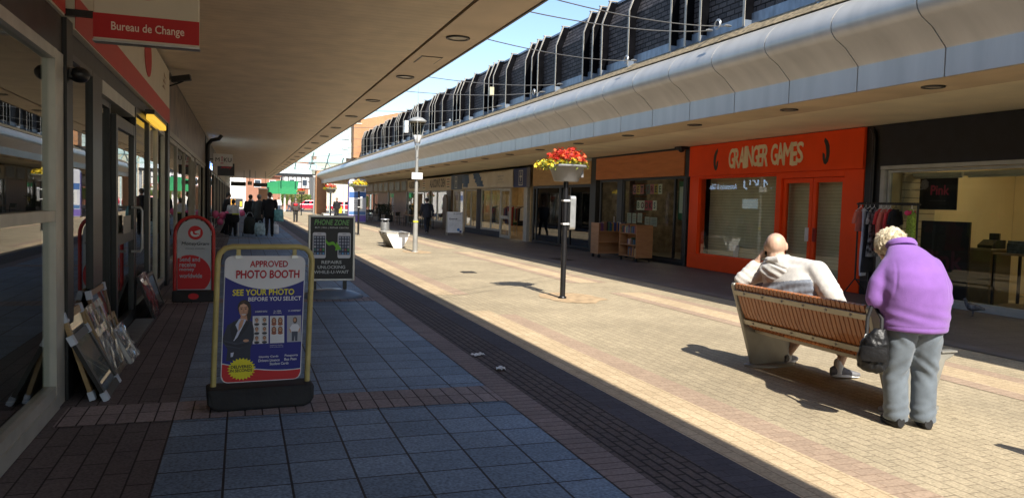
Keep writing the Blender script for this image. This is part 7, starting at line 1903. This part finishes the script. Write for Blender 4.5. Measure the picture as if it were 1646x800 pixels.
# parked cars
def car(loc, label, col):
    t = thing("parked_car", label, "car", loc, 0, "cars parked by the road")
    pm = M("car_paint", col, .25, .1, var=.02, coat=.6)
    b = B(); body = [(-2.1, .28), (-2.12, .62), (-2.0, .80), (-1.45, .90), (1.15, .95), (2.0, .80), (2.1, .60), (2.1, .28)]
    b.prism([(x, -.84, z) for x, z in body], (0, 1.68, 0)); part(t, "body", b, pm, local=True, bevel=.06)
    b = B(); b.prism([(x, -.74, z) for x, z in [(-1.5, .88), (-1.0, 1.38), (.35, 1.42), (1.25, .93)]], (0, 1.48, 0)); part(t, "cabin", b, pm, local=True, bevel=.05)
    for (x0, x1) in ((-1.25, -.35), (-.25, .75)):
        b = B(); b.prism([(x0 + .1, -.755, .95), (x1, -.755, .95), (x1 - (.25 if x1 > 0 else 0), -.755, 1.33), (x0 + .35, -.755, 1.33)], (0, .01, 0)); part(t, "window", b, F((24, 28, 34), .1), local=True)
    for x in (-1.3, 1.3):
        for y in (-.80, .62):
            b = B(); b.cyl((x, y, .31), (x, y + .18, .31), .31, n=18); w_ = part(t, "wheel", b, RUBBER, local=True); b = B(); b.cyl((x, y - .01, .31), (x, y + .19, .31), .18, n=14); part(w_, "rim", b, STEEL, local=True)
    for x in (-2.09, 2.06): b = B(); b.box(x - .03, x + .03, -.8, -.55, .6, .74); part(t, "headlight", b, F((220, 220, 210)), local=True)
    return t
car((13.9, 113.8, .012), "red parked car seen past the brick pillar across the road", (.45, .02, .04))
car((9.4, 113.8, .012), "second red parked car by the road in line with the street", (.50, .03, .06))
car((18.8, 113.8, .012), "white parked car further along the road", (.7, .7, .7))
b = B(); b.lathe([(.35, 0), (.36, .6), (.30, .78), (.1, .86)], n=18); o = solo("grit_bin", "yellow grit bin in the shade past the totem", "bin", b, F((220, 190, 40)), loc=None); o.location = (11.2, 96, .012)
# street signs at the end
t = thing("road_sign", "round pale sign on a pole beside the hedge", "sign", (6.3, 100.2, .012))
b = B(); b.cyl((6.3, 100.2, 0), (6.3, 100.2, 2.7), .04); part(t, "pole", b, STEEL)
b = B(); b.cyl((6.3, 100.14, 2.45), (6.3, 100.1, 2.45), .34, n=24); part(t, "disc", b, F((170, 190, 190)))
# trees beyond the houses
trunkm = M("tree_bark", (.08, .06, .04), .9, var=.3)
tl = M("tree_leaves", (.07, .10, .03), .7, var=.4, scale=2)
for i, (x, y, h, lab) in enumerate([(-6, 170, 9, "leafy tree rising behind the red brick house"), (22, 172, 10, "leafy tree rising behind the far orange terrace")]):
    t = thing("tree", lab, "tree", (x, y, 0)); rn = random.Random(i + 40)
    b = B(); b.tube([(x, y, 0), (x + .1, y, h * .35), (x + .3, y, h * .7)], [.35, .25, .1], 8)
    for q in range(5): a = q * 1.3; b.tube([(x + .1, y, h * .35), (x + 1.6 * math.cos(a), y + 1.6 * math.sin(a), h * .62)], [.14, .05], 6)
    part(t, "trunk", b, trunkm)
    b = B()
    cl = [Vector((x + rn.uniform(-2.4, 2.4), y + rn.uniform(-2.4, 2.4), h * rn.uniform(.45, .92))) for _ in range(16)]
    for _ in range(3200):
        c = rn.choice(cl) + Vector((rn.gauss(0, .55), rn.gauss(0, .55), rn.gauss(0, .5))); u = Vector((rn.gauss(0, 1), rn.gauss(0, 1), rn.gauss(0, 1))).normalized(); v = u.orthogonal().normalized()
        b.face([c, c + u * .14 + v * .08, c + u * .28, c + u * .14 - v * .08])
    o = part(t, "crown", b, tl, fixn=False); o["kind"] = "stuff"
